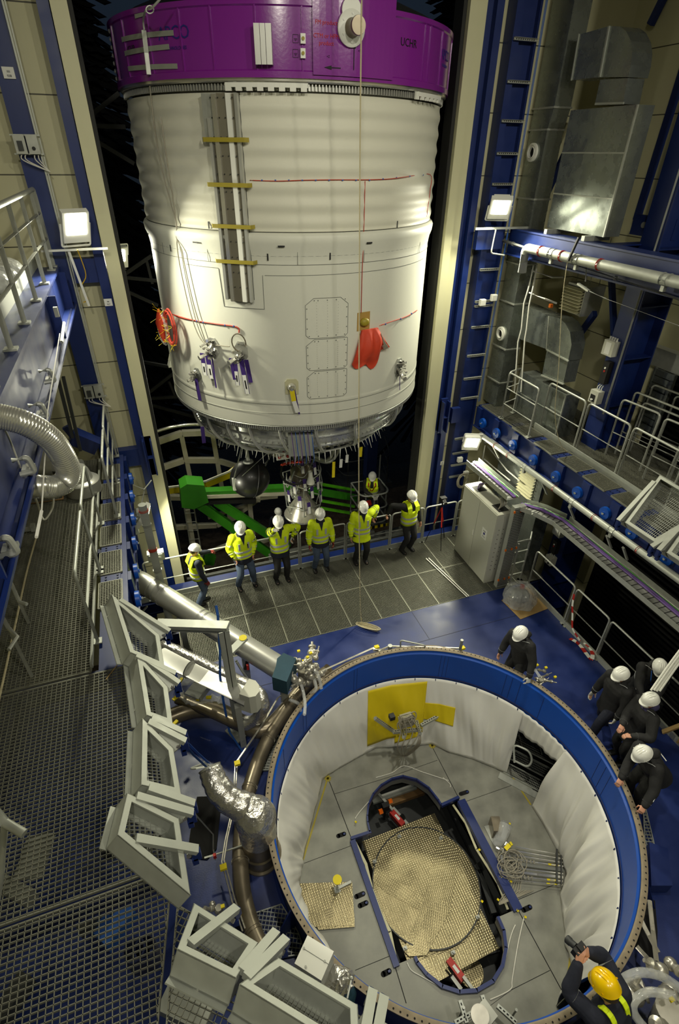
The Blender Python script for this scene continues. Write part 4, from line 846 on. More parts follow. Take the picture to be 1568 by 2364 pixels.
# ================================================================ floodlight fixtures
def floodlight(key, lab, stand, glass=(.30, .34)):
    l, t_, _ = FLOODS[key]; l = Vector(l); d = (Vector(t_)-l).normalized(); t = thing('floodlight', lab, 'floodlight', l)
    x, y, _ = frame(d, (0, 0, 1)); Rm = Matrix((x, y, d)).transposed()
    mb = MB(); mb.cbox(l-y*.04, (.40, .50, .10), Rm); mb.cbox(l-d*.08-y*.02, (.30, .36, .08), Rm); mb.build('lamp_housing', 'paint', t)
    mb = MB(); mb.cbox(l+d*.052+y*.02, (glass[0], glass[1], .012), Rm); mb.build('lamp_glass', 'lamp', t)
    if stand:
        mb = MB(); mb.tube(fillet([l+x*.22+y*.0, l+x*.22-y*.38*stand, l-x*.22-y*.38*stand, l-x*.22+y*.0], .03), .016, 6); mb.build('lamp_bracket', 'paint', t)
    return t
floodlight('left', 'bright square floodlight on the left blue column, above the railing', 1)
mb = MB(); mb.beam((-1.35, 10.32, 7.27), (-.35, 10.22, 7.29), .05, .03); mb.cyl((-.95, 10.3, 7.27), (-.85, 10.35, 6.4), .02, 8); one('lamp_arm', mb, 'paint', 'white mounting bar under the large floodlight on the left', 'bracket')
mb = MB(); mb.tube(smooth_path([(-.8, 10.1, 7.3), (-.78, 10.3, 6.9), (-.9, 10.35, 6.7), (-.85, 10.4, 6.5), (-.93, 10.4, 6.45)], 5), .008, 6); one('earth_cable', mb, 'cyellow', 'thin yellow-green cable hanging below the left floodlight', 'cable')
floodlight('right', 'bright square floodlight above the right blue beam, beside the duct', 1)
mb = MB(); mb.beam((6.55, 10.3, 7.40), (7.75, 10.25, 7.40), .04, .04); mb.tube(fillet([(7.0, 10.25, 7.38), (6.97, 10.25, 6.95), (7.3, 10.25, 6.9)], .06), .016, 8); one('lamp_arm', mb, 'galvl', 'galvanised rail and bent tube under the right floodlight', 'bracket')
floodlight('low_right', 'bright floodlight low on the right column, above the grey cabinet', -.8)
floodlight('low_left', 'bright floodlight at the left door post, above the round pipe', 0)
mb = MB(); mb.tube([(-1.05, 10.4, 2.95), (-.62, 9.95, 2.9), (-.45, 10.1, 3.0)], .014, 6); mb.tube([(-.75, 9.75, 2.62), (-.6, 10.0, 2.9)], .012, 6); one('lamp_arm', mb, 'galv', 'thin steel arm holding the floodlight at the left door post', 'bracket')
floodlight('yard_high', 'floodlight outside the door, left of the white stage at mid height', -.7, (.26, .28))
floodlight('yard_low', 'floodlight outside the door, just left of the skirt rim', -.7, (.24, .26))
for _i, (_l, _t, _p, _s) in enumerate(HALLLAMPS):                   # unseen high bay luminaires, among them the stage and pit brighteners
    t = thing('high_bay_lamp', 'round high bay lamp hanging from the hall ceiling, ' + ['left rear', 'centre rear, tilted to the stage', 'centre rear', 'right rear', 'over the pit'][_i], 'ceiling lamp', Vector(_l)+Vector((0, 0, .12)), 'high bay lamps of the hall')
    mb = MB(); mb.lathe([(.05, .45), (.12, .40), (.14, .2), (.34, .02), (.35, 0), (.33, 0), (.12, .18), (0, .2)], Vector(_l)+Vector((0, 0, .3)), seg=24); mb.build('lamp_housing', 'alu', t)
    mb = MB(); mb.cyl(Vector(_l)+Vector((0, 0, .7)), Vector((_l[0], _l[1], 17)), .01, 6); mb.build('suspension', 'cable', t)
# ================================================================ the yard outside
GZ = -2.6
mb = MB(); mb.add([(-14, 10.3, GZ), (26, 10.3, GZ), (26, 16.5, GZ), (-14, 16.5, GZ), (26, 24, -6.1), (-14, 24, -6.1), (26, 70, -7), (-14, 70, -7)], [(0, 1, 2, 3), (3, 2, 4, 5), (5, 4, 6, 7)]); tag(mb.build('floor_yard', 'wetground'), kind='structure')
def bm(n, a, b, w, h, m, lab, cat, up=None): mb = MB(); mb.beam(a, b, w, h, up); return one(n, mb, m, lab, cat)
# white gantry: an open ring frame of box sections behind the opening
t = thing('white_gantry', 'white steel gantry of curved and upright box beams outside, lower left', 'gantry', (.6, 14.5, GZ))
Y0 = 14.5
def q(px, py, y=Y0): return PY(px, py, y)
mb = MB(); P = [q(356, 1022), q(420, 1000), q(470, 998), q(560, 1016, 14.6), q(640, 1050, 14.9)]
for a, b in zip(P[:-1], P[1:]): mb.beam(a, b, .16, .16)
mb.build('upper_ring_beam', 'truss', t)
mb = MB(); P = [q(372, 1080), q(425, 1062), q(500, 1062), q(560, 1080, 14.6)]
for a, b in zip(P[:-1], P[1:]): mb.beam(a, b, .14, .16)
mb.build('middle_ring_beam', 'truss', t)
mb = MB(); mb.beam(q(380, 1147), q(600, 1152), .18, .14); mb.beam(q(600, 1147), q(640, 1143), .18, .14); mb.build('lower_ring_beam', 'truss', t)
mb = MB()
for (x0, y0, x1, y1, w) in ((417, 996, 448, 1145, .13), (490, 1000, 513, 1130, .13), (525, 1160, 545, 1300, .13), (575, 1150, 590, 1290, .14), (432, 1175, 458, 1330, .16)): mb.beam(q(x0, y0), q(x1, y1), w, w)
mb.build('upright_beam', 'truss', t)
mb = MB()
for (x0, y0, x1, y1, w) in ((480, 1195, 570, 1165, .10), (545, 1190, 600, 1150, .12), (400, 1217, 500, 1212, .15), (500, 1212, 545, 1192, .15), (445, 1290, 530, 1255, .10), (480, 1290, 640, 1240, .10)): mb.beam(q(x0, y0, 14.6), q(x1, y1, 14.6), w, w)
mb.build('brace_beam', 'truss', t)
mb = MB(); mb.tube(smooth_path([q(350, 1000, 14.2), q(400, 985, 14.2), q(460, 980, 14.2), q(520, 990, 14.2)], 6), .045, 10); mb.build('curved_rail', 'chrome', t)
mb = MB()
for sx in (0, 36): mb.tube([q(422+sx*.62, 1150, 14.1), q(450+sx*.62, 1320, 14.1)], .022, 6)
for k in range(8): mb.tube([q(424+k*3.5, 1165+k*20, 14.1), q(446+k*3.5, 1164+k*20, 14.1)], .016, 6)
one('ladder', mb, 'galvl', 'grey ladder standing against the white gantry column outside', 'ladder')
mb = MB(); P = [q(362, 1135, 13.6), q(420, 1128, 13.6), q(475, 1118, 13.6), q(530, 1095, 13.6), q(560, 1072, 13.6)]
for k, (a, b) in enumerate(zip(P[:-1], P[1:])): mb.beam(a, b, .10, .20, (0, 0, 1)); mb.beam(a+Vector((0, -.06, .13)), b+Vector((0, -.06, .13)), .04, .05, (0, 0, 1), 1)
one('yellow_curved_beam', mb, ['yelboom', 'paint'], 'yellow curved crane beam with white edge strip outside, left of the black tank', 'beam')
# green articulated boom lift
t = thing('boom_lift', 'green articulated boom lift outside behind the workers', 'boom lift', (2, 12.6, GZ)); Y1 = 12.7
mb = MB(); mb.beam(q(428, 1140, Y1), q(690, 1127, Y1), .26, .20, (0, 0, 1)); mb.beam(q(690, 1127, Y1), q(825, 1150, Y1+.5), .2, .17, (0, 0, 1)); mb.build('upper_boom', 'green', t)
mb = MB(); mb.beam(q(445, 1148, Y1-.15), q(700, 1138, Y1-.15), .05, .10, (0, 0, 1)); mb.build('white_boom_stripe', 'truss', t)
mb = MB(); mb.beam(q(465, 1159, Y1-.1), q(560, 1155, Y1-.1), .12, .12); mb.beam(q(560, 1155, Y1-.1), q(590, 1154, Y1-.1), .18, .14); mb.build('hydraulic_cylinder', 'black', t)
mb = MB(); mb.prism([q(416, 1128, Y1-.25), q(432, 1118, Y1-.25), q(472, 1121, Y1-.25), q(482, 1160, Y1-.25), q(448, 1176, Y1-.25), q(420, 1172, Y1-.25)], (0, .5, 0)); mb.build('boom_knuckle', 'green', t)
mb = MB(); A = q(455, 1160, Y1); B = q(640, 1290, Y1); mb.beam(A, B, .16, .24, (0, 0, 1)); A = q(500, 1158, Y1+.1); B = q(665, 1262, Y1+.1); mb.beam(A, B, .16, .24, (0, 0, 1)); mb.build('lower_boom', 'green', t)
mb = MB(); d = (B-A).normalized(); o_ = q(570, 1214, Y1-.22); vs, fs = text_mesh('NIFTYLIFT', .24, depth=.002); xx = (q(610, 1245, Y1-.3)-q(500, 1165, Y1-.3)).normalized(); letter_on(mb, 'NIFTYLIFT', .2, q(560, 1226, Y1-.24), xx, (0, 0, 1)); mb.build('boom_lettering', 'ink', t)
mb = MB()
for dy in (0, 20, 38, 55): mb.beam(q(742, 1118+dy, 13.2), q(818, 1131+dy, 13.4), .08, .07)
one('green_machine_ribs', mb, 'greenl', 'bright green parallel machine arms in the dark behind the workers', 'machine')
mb = MB(); mb.beam(q(470, 1290, 12.3), q(495, 1292, 12.3), .18, .3); one('machine_outrigger', mb, 'green', 'green machine foot seen behind the leftmost worker', 'machine')
# far dark structure, diagonal braces outside on the left
mb = MB()
for (x0, y0, x1, y1) in ((205, 270, 275, 215), (205, 290, 290, 293), (285, 640, 365, 648), (288, 670, 365, 705), (285, 635, 350, 590), (345, 920, 415, 915), (345, 905, 400, 862), (350, 935, 460, 965), (210, 318, 310, 378), (338, 600, 352, 655), (390, 880, 405, 915)): mb.beam(PY(x0, y0, 16.4), PY(x1, y1, 16.4), .07, .09)
mb.beam((-.42, 14.7, GZ), (-.42, 14.7, 8), .10, .10); mb.beam((-.42, 14.7, 6.3), (-.2, 14.45, 6.3), .05, .05); mb.beam((-.42, 14.7, 4.05), (.6, 13.75, 4.05), .07, .07)
one('steel_tower', mb, 'black', 'dim grey steel tower and braces outside, left of the stage', 'steel frame')
# man basket
t = thing('lift_basket', 'round-cornered steel man basket of a lift outside, with one person in it', 'lift basket', (5.35, 12.2, -.7)); bx0, bx1, by0, by1 = 4.95, 5.85, 11.75, 12.6; zb = -.62
def hoop(z, r=.022): return fillet([(bx0, by1, z), (bx0, by0, z), (bx1, by0, z), (bx1, by1, z)], .28, 8)
for z, n_ in ((zb+1.1, 'top_rail'), (zb+.62, 'mid_rail'), (zb+.1, 'foot_rail')): mb = MB(); mb.tube(hoop(z), .024, 8); mb.tube([(bx0, by1, z), (bx1, by1, z)], .024, 8); mb.build(n_, 'galvl' if z > zb+.9 else 'grey', t)
mb = MB()
for x, y in ((bx0, by1), (bx1, by1), (bx0, by0+.28), (bx1, by0+.28), (5.35, by0), (5.1, by0+.05), (5.62, by1)): mb.cyl((x, y, zb), (x, y, zb+1.1 + (.8 if y == by1 and x > 5.7 else 0)), .02, 8)
mb.build('basket_post', 'grey', t)
mb = MB(); mb.box((bx0, by0, zb-.06), (bx1, by1, zb)); mb.build('basket_floor', 'greydk', t)
mb = MB()
for k in range(10): mb.beam((bx0+.0+k*.09, by0-.025, zb-.02), (bx0+.09+k*.09, by0-.025, zb-.02), .02, .09, (0, 0, 1), k % 2)
mb.build('hazard_stripe', ['black', 'yelboom'], t)
mb = MB(); mb.beam((5.1, 11.9, zb+.75), (5.3, 11.86, zb+.8), .1, .12); mb.build('red_control_lever', 'red', t)
t = thing('lift_basket', 'second, empty lift basket dim in the dark behind the occupied one', 'lift basket', (6.4, 15, -1)); mb = MB()
for dz in (0, .55, 1.1): mb.tube(fillet([(5.3, 16.0, -1.0+dz), (5.6, 14.8, -1.2+dz), (7.3, 14.9, -1.2+dz), (7.5, 15.9, -1.0+dz)], .3), .02, 6)
for x in (5.7, 6.2, 6.7, 7.2): mb.cyl((x, 14.85, -1.25), (x, 14.85, -.1), .018, 6)
mb.build('basket_rail', 'greydk', t); mb = MB(); mb.box((5.4, 14.8, -1.35), (7.4, 16, -1.2)); mb.build('basket_floor', 'greydk', t)
mb = MB(); mb.beam((5.9, 13.4, 3.2), (6.4, 14.6, -1.0), .35, .3); mb.beam((5.4, 14, 2.2), (6.3, 14.2, 2.4), .3, .4); one('dark_green_machine', mb, 'bluedk', 'barely lit machine arm in the dark right of the skirt', 'machine')
mb = MB()
for a, b in (((2.2, 12.0, -1.2), (5.6, 12.2, -1.25)), ((2.4, 12.6, -1.8), (7.5, 12.4, -1.7)), ((5.5, 12.9, -2), (7.0, 11.6, -.8))): mb.beam(a, b, .12, .2)
one('yard_steelwork', mb, 'grey', 'grey steelwork lying outside behind the door railing', 'steel beam')
# dark conifers and lower night trees
def conifer(x, y, h, r, lab, grp):
    t = thing('conifer', lab, 'tree', (x, y, -6), grp); mb = MB(); mb.tube([(x, y, -6), (x, y, h)], [.3, .05], 8); mb.build('trunk', 'bark', t); mb = MB(); random.seed(int(x*10))
    n = 2600
    for k in range(n):
        f = random.random()**.8; z = -3+(h+3.5)*f; rr = r*(1-f)**.85+.15; a = random.uniform(0, 2*PI); p = Vector((x, y, z)); d = Vector((math.cos(a), math.sin(a), -.35+random.uniform(-.15, .15)))
        q_ = p+d*rr*random.uniform(.6, 1.1); s = d.cross(Vector((0, 0, 1))).normalized()*random.uniform(.15, .35)
        mb.add([p+d*.1, q_-s*.6+Vector((0, 0, -.12)), q_+d*.25, q_+s*.6+Vector((0, 0, -.12)), p+(q_-p)*.5+Vector((0, 0, .1))], [(0, 1, 2, 4), (0, 4, 2, 3)])
    mb.build('foliage', 'tree', t); return t
conifer(-1.0, 24, 21, 3.2, 'black conifer silhouette against the night sky, top left', None)
conifer(-3.2, 22, 22, 2.6, 'black conifer silhouette hidden mostly by the left door post', None)
conifer(15.5, 26, 22, 5.5, 'dark tree silhouette behind the purple ring on the right', None)
conifer(9, 34, 20, 5, 'dark tree silhouette just over the purple rim, right side', None)
# ================================================================ ducts, pipes and cabinets on the right
def seamed(mb, x0, x1, y0, y1, zs, w=.02):         # flange joints round a rectangular duct
    for z in zs: mb.box((x0-w, y0-w, z-.015), (x1+w, y1+w, z+.015))
def vent(c, r, parent):
    mb = MB(); mb.lathe([(r*.55, -.03), (r*.55, .05), (r*.62, .06), (r*.7, .03), (r*.78, .05), (r, .04), (r, 0), (r*.5, 0)], c, (-1, 0, 0), 28); v = mb.build('round_vent', 'paint', parent)
    mb = MB(); mb.lathe([(0, .005), (r*.5, .005)], c, (-1, 0, 0), 20); mb.build('vent_opening', 'dark', v)
dx0, dx1, dy0, dy1 = 7.75, 8.12, 10.2, 10.72
t = thing('duct_column', 'tall square galvanised duct with two round white vents, right of the corner column', 'air duct', (7.9, 10.4, 3.5))
mb = MB(); mb.box((dx0, dy0, 3.5), (dx1, dy1, 9.03)); mb.build('lower_duct', 'duct', t)
mb = MB(); yb = PX(1278.5, 254, dx0).y; mb.prism([(dx0, dy1, 9.03), (dx0, dy0, 9.03), (dx0, yb, 9.36), (dx0, dy1, 9.36)], (dx1-dx0, 0, 0)); mb.build('duct_transition', 'duct', t)
mb = MB(); mb.box((dx0, yb, 9.36), (dx1, dy1, 14)); mb.build('upper_duct', 'duct', t)
mb = MB(); seamed(mb, dx0, dx1, dy0, dy1, (9.03, 7.9, 6.7, 5.9, 4.9, 4.1)); seamed(mb, dx0, dx1, yb, dy1, (9.36, 11.2)); mb.build('flange_joint', 'galv', t)
c = PX(1231, 352, dx0); vent((dx0, c.y, c.z), .155, t); c = PX(1158, 770, dx0); vent((dx0, c.y, c.z), .155, t)
def face_prism(name, pts, x, dx, lab=None, parent=None, m='duct'):
    mb = MB(); mb.prism([PX(px, py, x) for px, py in pts], (dx, 0, 0)); return mb.build(name, m, parent)
bx0 = 7.78; A = PX(1392, 552, bx0); B = PX(1262, 528, bx0); topz = PX(1450, 243, bx0).z
bx1 = PY(1512, 246, A.y).x
t = thing('duct_box', 'large galvanised duct box standing on the upper blue beam', 'air duct', (8.1, 8.8, 7.4))
mb = MB(); mb.box((bx0, A.y, 7.46), (bx1, B.y, topz)); mb.build('box_body', 'duct', t)
mb = MB()
for py in (353, 458): z = PX(1400, py, bx0).z; mb.box((bx0-.012, A.y-.0, z-.012), (bx0, B.y, z+.012))
mb.box((bx0-.01, A.y-.01, 7.46), (bx0+.02, A.y+.015, topz)); mb.build('sheet_seam', 'galvl', t)
mb = MB()
for y in (A.y+.2, B.y-.3): mb.box((7.56, y, 7.38), (bx1, y+.08, 7.46))
mb.build('box_support', 'galv', t)
t2 = thing('duct_elbow', 'galvanised duct elbow curving down onto the large upper duct box', 'air duct', (8, 9, 9.3))
face_prism('branch_duct', [(1337, 80), (1407, 60), (1385, 178), (1320, 185)], 7.80, .40, parent=t2)
face_prism('elbow', [(1407, 60), (1432, 61), (1446, 72), (1457, 95), (1460, 120), (1457, 150), (1450, 178), (1385, 178)], 7.80, .40, parent=t2)
face_prism('neck', [(1386, 184), (1450, 180), (1438, 240), (1373, 243)], 7.82, .34, parent=t2)
mb = MB(); a, b = PX(1407, 60, 7.79), PX(1385, 178, 7.79); mb.beam(a, b, .03, .03); a, b = PX(1337, 78, 7.79), PX(1319, 186, 7.79); mb.beam(a, b, .02, .02); a, b = PX(1375, 240, 7.79), PX(1440, 238, 7.79); mb.beam(a, b, .03, .03); mb.build('flange_joint', 'galvl', t2)
# lower duct box with its elbow
bx0 = 8.03; A = PX(1281, 1011, bx0); topz = PX(1304, 911, bx0).z; B = PX(1209, 846, bx0); bx1 = PY(1344, 901, A.y).x
t = thing('duct_box', 'galvanised duct box standing on the right walkway behind the railing', 'air duct', (8.3, 9, 3.5))
mb = MB(); mb.box((bx0, A.y, 3.5), (bx1, B.y, topz)); mb.build('box_body', 'duct', t)
mb = MB(); z = 4.0; mb.box((bx0-.008, A.y, z-.006), (bx0, B.y, z+.006)); mb.box((bx0-.008, A.y-.008, 3.5), (bx0+.02, A.y+.02, topz)); mb.build('sheet_seam', 'galvl', t)
t = thing('duct_elbow', 'galvanised duct elbow curving down to the duct box on the right walkway', 'air duct', (8.2, 9.3, 4.5))
face_prism('branch_duct', [(1198, 700), (1268, 729), (1262, 806), (1180, 775)], 8.05, .34, parent=t)
face_prism('elbow', [(1268, 729), (1290, 734), (1305, 746), (1316, 766), (1320, 795), (1312, 833), (1262, 806)], 8.05, .34, parent=t)
face_prism('neck', [(1263, 808), (1312, 834), (1301, 884), (1252, 864)], 8.07, .30, parent=t)
mb = MB(); mb.beam(PX(1268, 729, 8.04), PX(1262, 806, 8.04), .02, .02); mb.beam(PX(1262, 807, 8.04), PX(1313, 834, 8.04), .025, .025); mb.beam(PX(1250, 866, 8.04), PX(1302, 887, 8.04), .03, .03); mb.build('flange_joint', 'galvl', t)
# slatted unit heaters
def heater(x, n1, n2, r_, ztop, zbot, lab):        # -X face from far px to near px
    yn = PX(n2, (ztop+zbot)/2, x).y; yf = PX(n1, (ztop+zbot)/2, x).y; z1 = PX((n1+n2)/2, ztop, x).z; z0 = PX((n1+n2)/2, zbot, x).z; x1 = PY(r_, (ztop+zbot)/2, yn).x
    t = thing('unit_heater', lab, 'heater', (x, (yn+yf)/2, z0)); mb = MB(); mb.box((x+.05, yn, z0-.04), (x1, yf, z1+.04)); mb.box((x, yn, z0-.04), (x+.05, yn+.02, z1+.04)); mb.build('heater_body', 'galv', t)
    mb = MB(); k = 8
    for i in range(k): z = z0+(z1-z0)*(i+.5)/k; mb.add([(x-.06, yn+.03, z-.015), (x-.06, yf, z-.015), (x+.04, yf, z+.015), (x+.04, yn+.03, z+.015), (x-.06, yn+.03, z-.025), (x-.06, yf, z-.025), (x+.04, yf, z+.005), (x+.04, yn+.03, z+.005)], [(0, 1, 2, 3), (4, 7, 6, 5), (0, 4, 5, 1), (3, 2, 6, 7)])
    mb.build('heater_slats', 'cream', t); mb = MB(); mb.box((x+.043, yn+.02, z0), (x+.05, yf, z1)); mb.build('heater_shade_plate', 'black', t); mb = MB()  # black plate put in for the shade between the slats
    for yy in (yn+.1, yf-.1):
        for xx in (x+.15, x1-.1): mb.cyl((xx, yy, z1), (xx, yy, z1+.9), .006, 6)
    mb.build('hanger_rod', 'galv', t); return t
heater(8.45, 1300, 1348, 1392, 660, 722, 'grey unit heater with cream slats hanging below the upper blue beam')
heater(7.95, 1197, 1238, 1262, 1085, 1150, 'grey unit heater with cream slats below the right roller beam')
# gas pipes
def pipe(n, pts, r, m, lab, cat='pipe', fl=.1, bands=(), bm_='red', cl=()):
    t = thing(n, lab, cat, pts[0]); mb = MB(); mb.tube(fillet(pts, fl) if fl and len(pts) > 2 else pts, r, 18); p = mb.build('pipe_body', m, t)
    pts = [Vector(p_) for p_ in pts]
    for f in bands: a = pts[0].lerp(pts[-1], f) if len(pts) == 2 else pts[1].lerp(pts[-1], f); d = (pts[-1]-pts[-2]).normalized(); mb = MB(); mb.cyl(a-d*.015, a+d*.015, r*1.12, 18); mb.build('clamp_ring', bm_, t)
    for f in cl: a = pts[0].lerp(pts[-1], f) if len(pts) == 2 else pts[1].lerp(pts[-1], f); d = (pts[-1]-pts[-2]).normalized(); mb = MB(); mb.cyl(a-d*.06, a+d*.06, r*1.10, 18); mb.box((a.x-.03, a.y-.03, a.z-r-.08), (a.x+.03, a.y+.03, a.z-r)); mb.build('pipe_coupling', 'galvl', t)
    return t
a = PX(1222, 574, 7.35); b = PX(1568, 652, 7.35); b = a+(b-a)*1.9; pipe('overhead_pipe', [a+Vector((.05, .15, -.45)), a+Vector((0, .1, 0)), b], .085, 'galvl', 'thick grey pipe with elbow under the upper right blue beam', bands=(.07, .16, .30), cl=(.12, .22, .5))
a = PX(1140, 548, 7.42); b = PX(1560, 688, 7.42); pipe('overhead_pipe', [a, a+(b-a)*1.5], .035, 'grey', 'thin grey pipe running just below the thick grey overhead pipe', bands=(.1, .5), bm_='galv')
a = PX(1108, 1002, 7.28); b = PX(1568, 1338, 7.28); pipe('bracketed_pipe', [a+Vector((.25, .02, -.25)), a, a+(b-a)*1.3], .062, 'galvl', 'long grey pipe on brackets along the right roller beam', bands=(.09, .16, .37, .52, .66), cl=(.24, .44, .58), bm_='redwire')
mb = MB()
for px, py in ((1140, 1030), (1252, 1112), (1315, 1168), (1402, 1235), (1440, 1262)): p = PX(px, py, 7.28); mb.beam(p+Vector((0, 0, -.02)), p+Vector((.22, 0, -.35)), .05, .03)
one('pipe_brackets', mb, 'galv', 'galvanised clamps and struts under the long right-hand pipe', 'bracket')
for (n, pts, lab, r) in (('white_pipe', [(1232, 612), (1222, 660), (1210, 700), (1204, 760), (1196, 790), (1188, 905)], 'white thin vertical pipe in front of the duct column, left one', .016),
        ('white_pipe', [(1240, 614), (1232, 660), (1222, 705), (1216, 760), (1212, 782), (1203, 905)], 'white thin vertical pipe in front of the duct column, right one', .016)):
    mb = MB(); mb.tube([PX(*p, 7.72) for p in pts], r, 8); one(n, mb, 'paint', lab, 'pipe')
mb = MB(); mb.tube([PX(1228, 625, 7.72), PX(1275, 640, 7.9), PX(1300, 640, 8.2)], .018, 8); mb.tube([PX(1222, 676, 7.72), PX(1258, 690, 7.9), PX(1285, 700, 8.2)], .02, 8); one('white_pipe', mb, 'paint', 'two white branch pipes leading from the thin verticals to the heater', 'pipe')
mb = MB(); p = PX(1272, 706, 7.95); mb.cbox(p, (.06, .06, .07)); one('orange_valve_handle', mb, 'corange', 'small orange valve handle beside the white branch pipe', 'valve')
mb = MB(); mb.tube([PX(1120, 1028, 7.6), PX(1106, 1110, 7.6)], .018, 8); mb.tube([PX(1126, 1030, 7.6), PX(1170, 1085, 7.75), PX(1200, 1110, 7.85)], .018, 8); mb.tube([PX(1118, 1060, 7.6), PX(1178, 1110, 7.8)], .02, 8); one('white_pipe', mb, 'paint', 'white pipe run lit by the low right floodlight', 'pipe')
mb = MB(); mb.box((7.95, 8.2, .2), (8.0, 9.9, 2.9)); one('duct_sheet', mb, 'duct', 'bright lit galvanised sheet duct behind the white pipes, below the walkway', 'air duct')
mb = MB(); mb.box((7.75, 7.95, -2.2), (8.15, 8.4, 1.75)); one('duct_column', mb, 'duct', 'square steel duct column behind the small railing cage', 'air duct')
# strap, wire and turnbuckle
mb = MB(); mb.beam(PX(1337, 548, 7.3), PX(1312, 602, 7.25), .04, .03); one('lifting_strap', mb, 'black', 'black lifting strap looped over the thick overhead pipe', 'strap')
mb = MB(); mb.tube(smooth_path([PX(1310, 605, 7.2), PX(1298, 700, 7.2), PX(1290, 850, 7.2), PX(1282, 960, 7.25), PX(1300, 1035, 7.6), PX(1345, 1055, 8.3)], 5), .007, 5); one('thin_rope', mb, 'rope', 'thin rope hanging from the black strap past the upper walkway', 'rope')
mb = MB(); mb.tube([PX(1355, 612, 7.4), PX(1352, 650, 7.4)], .012, 6); mb.beam(PX(1335, 655, 7.4), PX(1360, 672, 7.4), .05, .03); mb.tube([PX(1360, 672, 7.4), PX(1400, 690, 7.3)], .012, 6); mb.tube([PX(1400, 690, 7.3), PX(1568, 752, 6.2), PX(1620, 770, 6.0)], .005, 5); one('wire_tensioner', mb, 'galv', 'steel tensioner and thin wire in front of the upper slatted heater', 'wire')
# control boxes on the H column
def ctrl(px, py, w, d, h, m, lab, extra=None, x=8.40, y=7.45):
    c = PX(px, py, x); t = thing('control_box', lab, 'control box', c-Vector((0, 0, h/2))); mb = MB(); mb.cbox(c, (d, w, h)); mb.build('box_body', m, t)
    if extra == 'paper':
        mb = MB(); mb.cbox(c+Vector((-d/2-.003, 0, 0)), (.004, w*.5, h*.8)); mb.build('instruction_sheet', 'paper', t); mb = MB()
        for k in range(4): mb.cyl(c+Vector((0, -w*.35+k*w*.22, h/2)), c+Vector((0, -w*.35+k*w*.22, h/2+.06)), .018, 8)
        mb.build('cable_gland', 'paint', t)
    if extra == 'leds':
        mb = MB(); mb.cyl(c+Vector((-d/2, 0, h*.22)), c+Vector((-d/2-.01, 0, h*.22)), .02, 8, 0); mb.cyl(c+Vector((-d/2, 0, h*.08)), c+Vector((-d/2-.01, 0, h*.08)), .02, 8, 1); mb.build('indicator', ['paint', 'red'], t)
    if extra == 'knob':
        mb = MB(); mb.cbox(c+Vector((-d/2-.004, .01, -h*.1)), (.008, w*.55, h*.55)); k = mb.build('black_panel', 'black', t); mb = MB(); mb.cyl(c+Vector((-d/2, .01, -h*.2)), c+Vector((-d/2-.03, .01, -h*.2)), .025, 12); mb.build('knob', 'paint', k)
        mb = MB()
        for q_ in range(3): mb.tube(smooth_path([c+Vector((0, -w*.3+q_*w*.25, h/2)), c+Vector((0, -w*.3+q_*w*.25, h/2+.07)), c+Vector((.05, -w*.2+q_*w*.2, h/2+.1))], 4), .01, 6)
        mb.build('cable_gland', 'paint', t)
c_ = ctrl
ctrl(1411, 803, .26, .16, .28, 'cabinet', 'pale control box with instruction sheet high on the right blue column', 'paper')
ctrl(1400, 860, .14, .12, .44, 'black', 'tall black control box with two indicators on the right blue column', 'leds')
ctrl(1378, 915, .22, .18, .26, 'cabinet', 'pale control box with black panel and knob low on the right column', 'knob')
ctrl(1291, 1225, .24, .14, .24, 'cabinet', 'pale control box just above the long cable tray', 'paper', 8.1)
ctrl(1283, 1262, .14, .12, .36, 'black', 'tall black control box below the cable tray', 'leds', 8.1)
ctrl(1272, 1292, .20, .16, .22, 'cabinet', 'pale control box with black knob panel above the railing cage', 'knob', 8.1)
for (px, py, lab) in ((1114, 698, 'small white junction box on the corner column, left of a pair'), (1140, 687, 'small white junction box on the corner column, right of a pair'), (1062, 1061, 'small white junction box below the low right floodlight'), (1076, 1093, 'small white junction box above the cable coils')):
    c = PY(px, py, 10.4); mb = MB(); mb.cbox(c, (.13, .08, .13)); mb.cbox(c-Vector((0, .045, 0)), (.11, .01, .11)); one('junction_box', mb, 'paint', lab, 'junction box')
mb = MB(); random.seed(4)
for k in range(7): r_ = .13+.02*(k % 3); c = PY(1068, 1110, 10.3-.015*k); mb.tube([c+Vector((r_*math.cos(a)+.02*(k % 2), 0, r_*1.3*math.sin(a))) for a in [2*PI*i/20 for i in range(20)]], .011, 6, closed=True)
one('cable_coil', mb, 'cable', 'coils of dark cable hanging on the corner column above the grey cabinet', 'cable coil')
# electrical cabinet
cx0, cx1, cy0, cy1 = 6.64, 7.08, 7.9, 9.32
t = thing('electrical_cabinet', 'tall light grey two-door electrical cabinet at the right end of the grating', 'cabinet', (6.86, 8.6, 0))
mb = MB(); mb.box((cx0, cy0, .0), (cx1, cy1, 2.0)); mb.build('cabinet_body', 'cabinet', t)
mb = MB(); mb.box((cx0-.018, cy0+.01, .03), (cx0, 8.60, 1.98)); d1 = mb.build('door', 'cabinet', t); mb = MB(); mb.box((cx0-.018, 8.61, .03), (cx0, cy1-.01, 1.98)); d2 = mb.build('door', 'cabinet', t)
mb = MB(); mb.box((cx0-.035, 8.63, .95), (cx0-.018, 8.66, 1.10)); mb.build('handle', 'paint', d2)
c = PX(1118, 1232, cx0-.02); mb = MB(); mb.box((cx0-.022, c.y-.1, c.z-.14), (cx0-.018, c.y+.1, c.z+.14)); lb = mb.build('notice_sheet', 'paper', d1); 
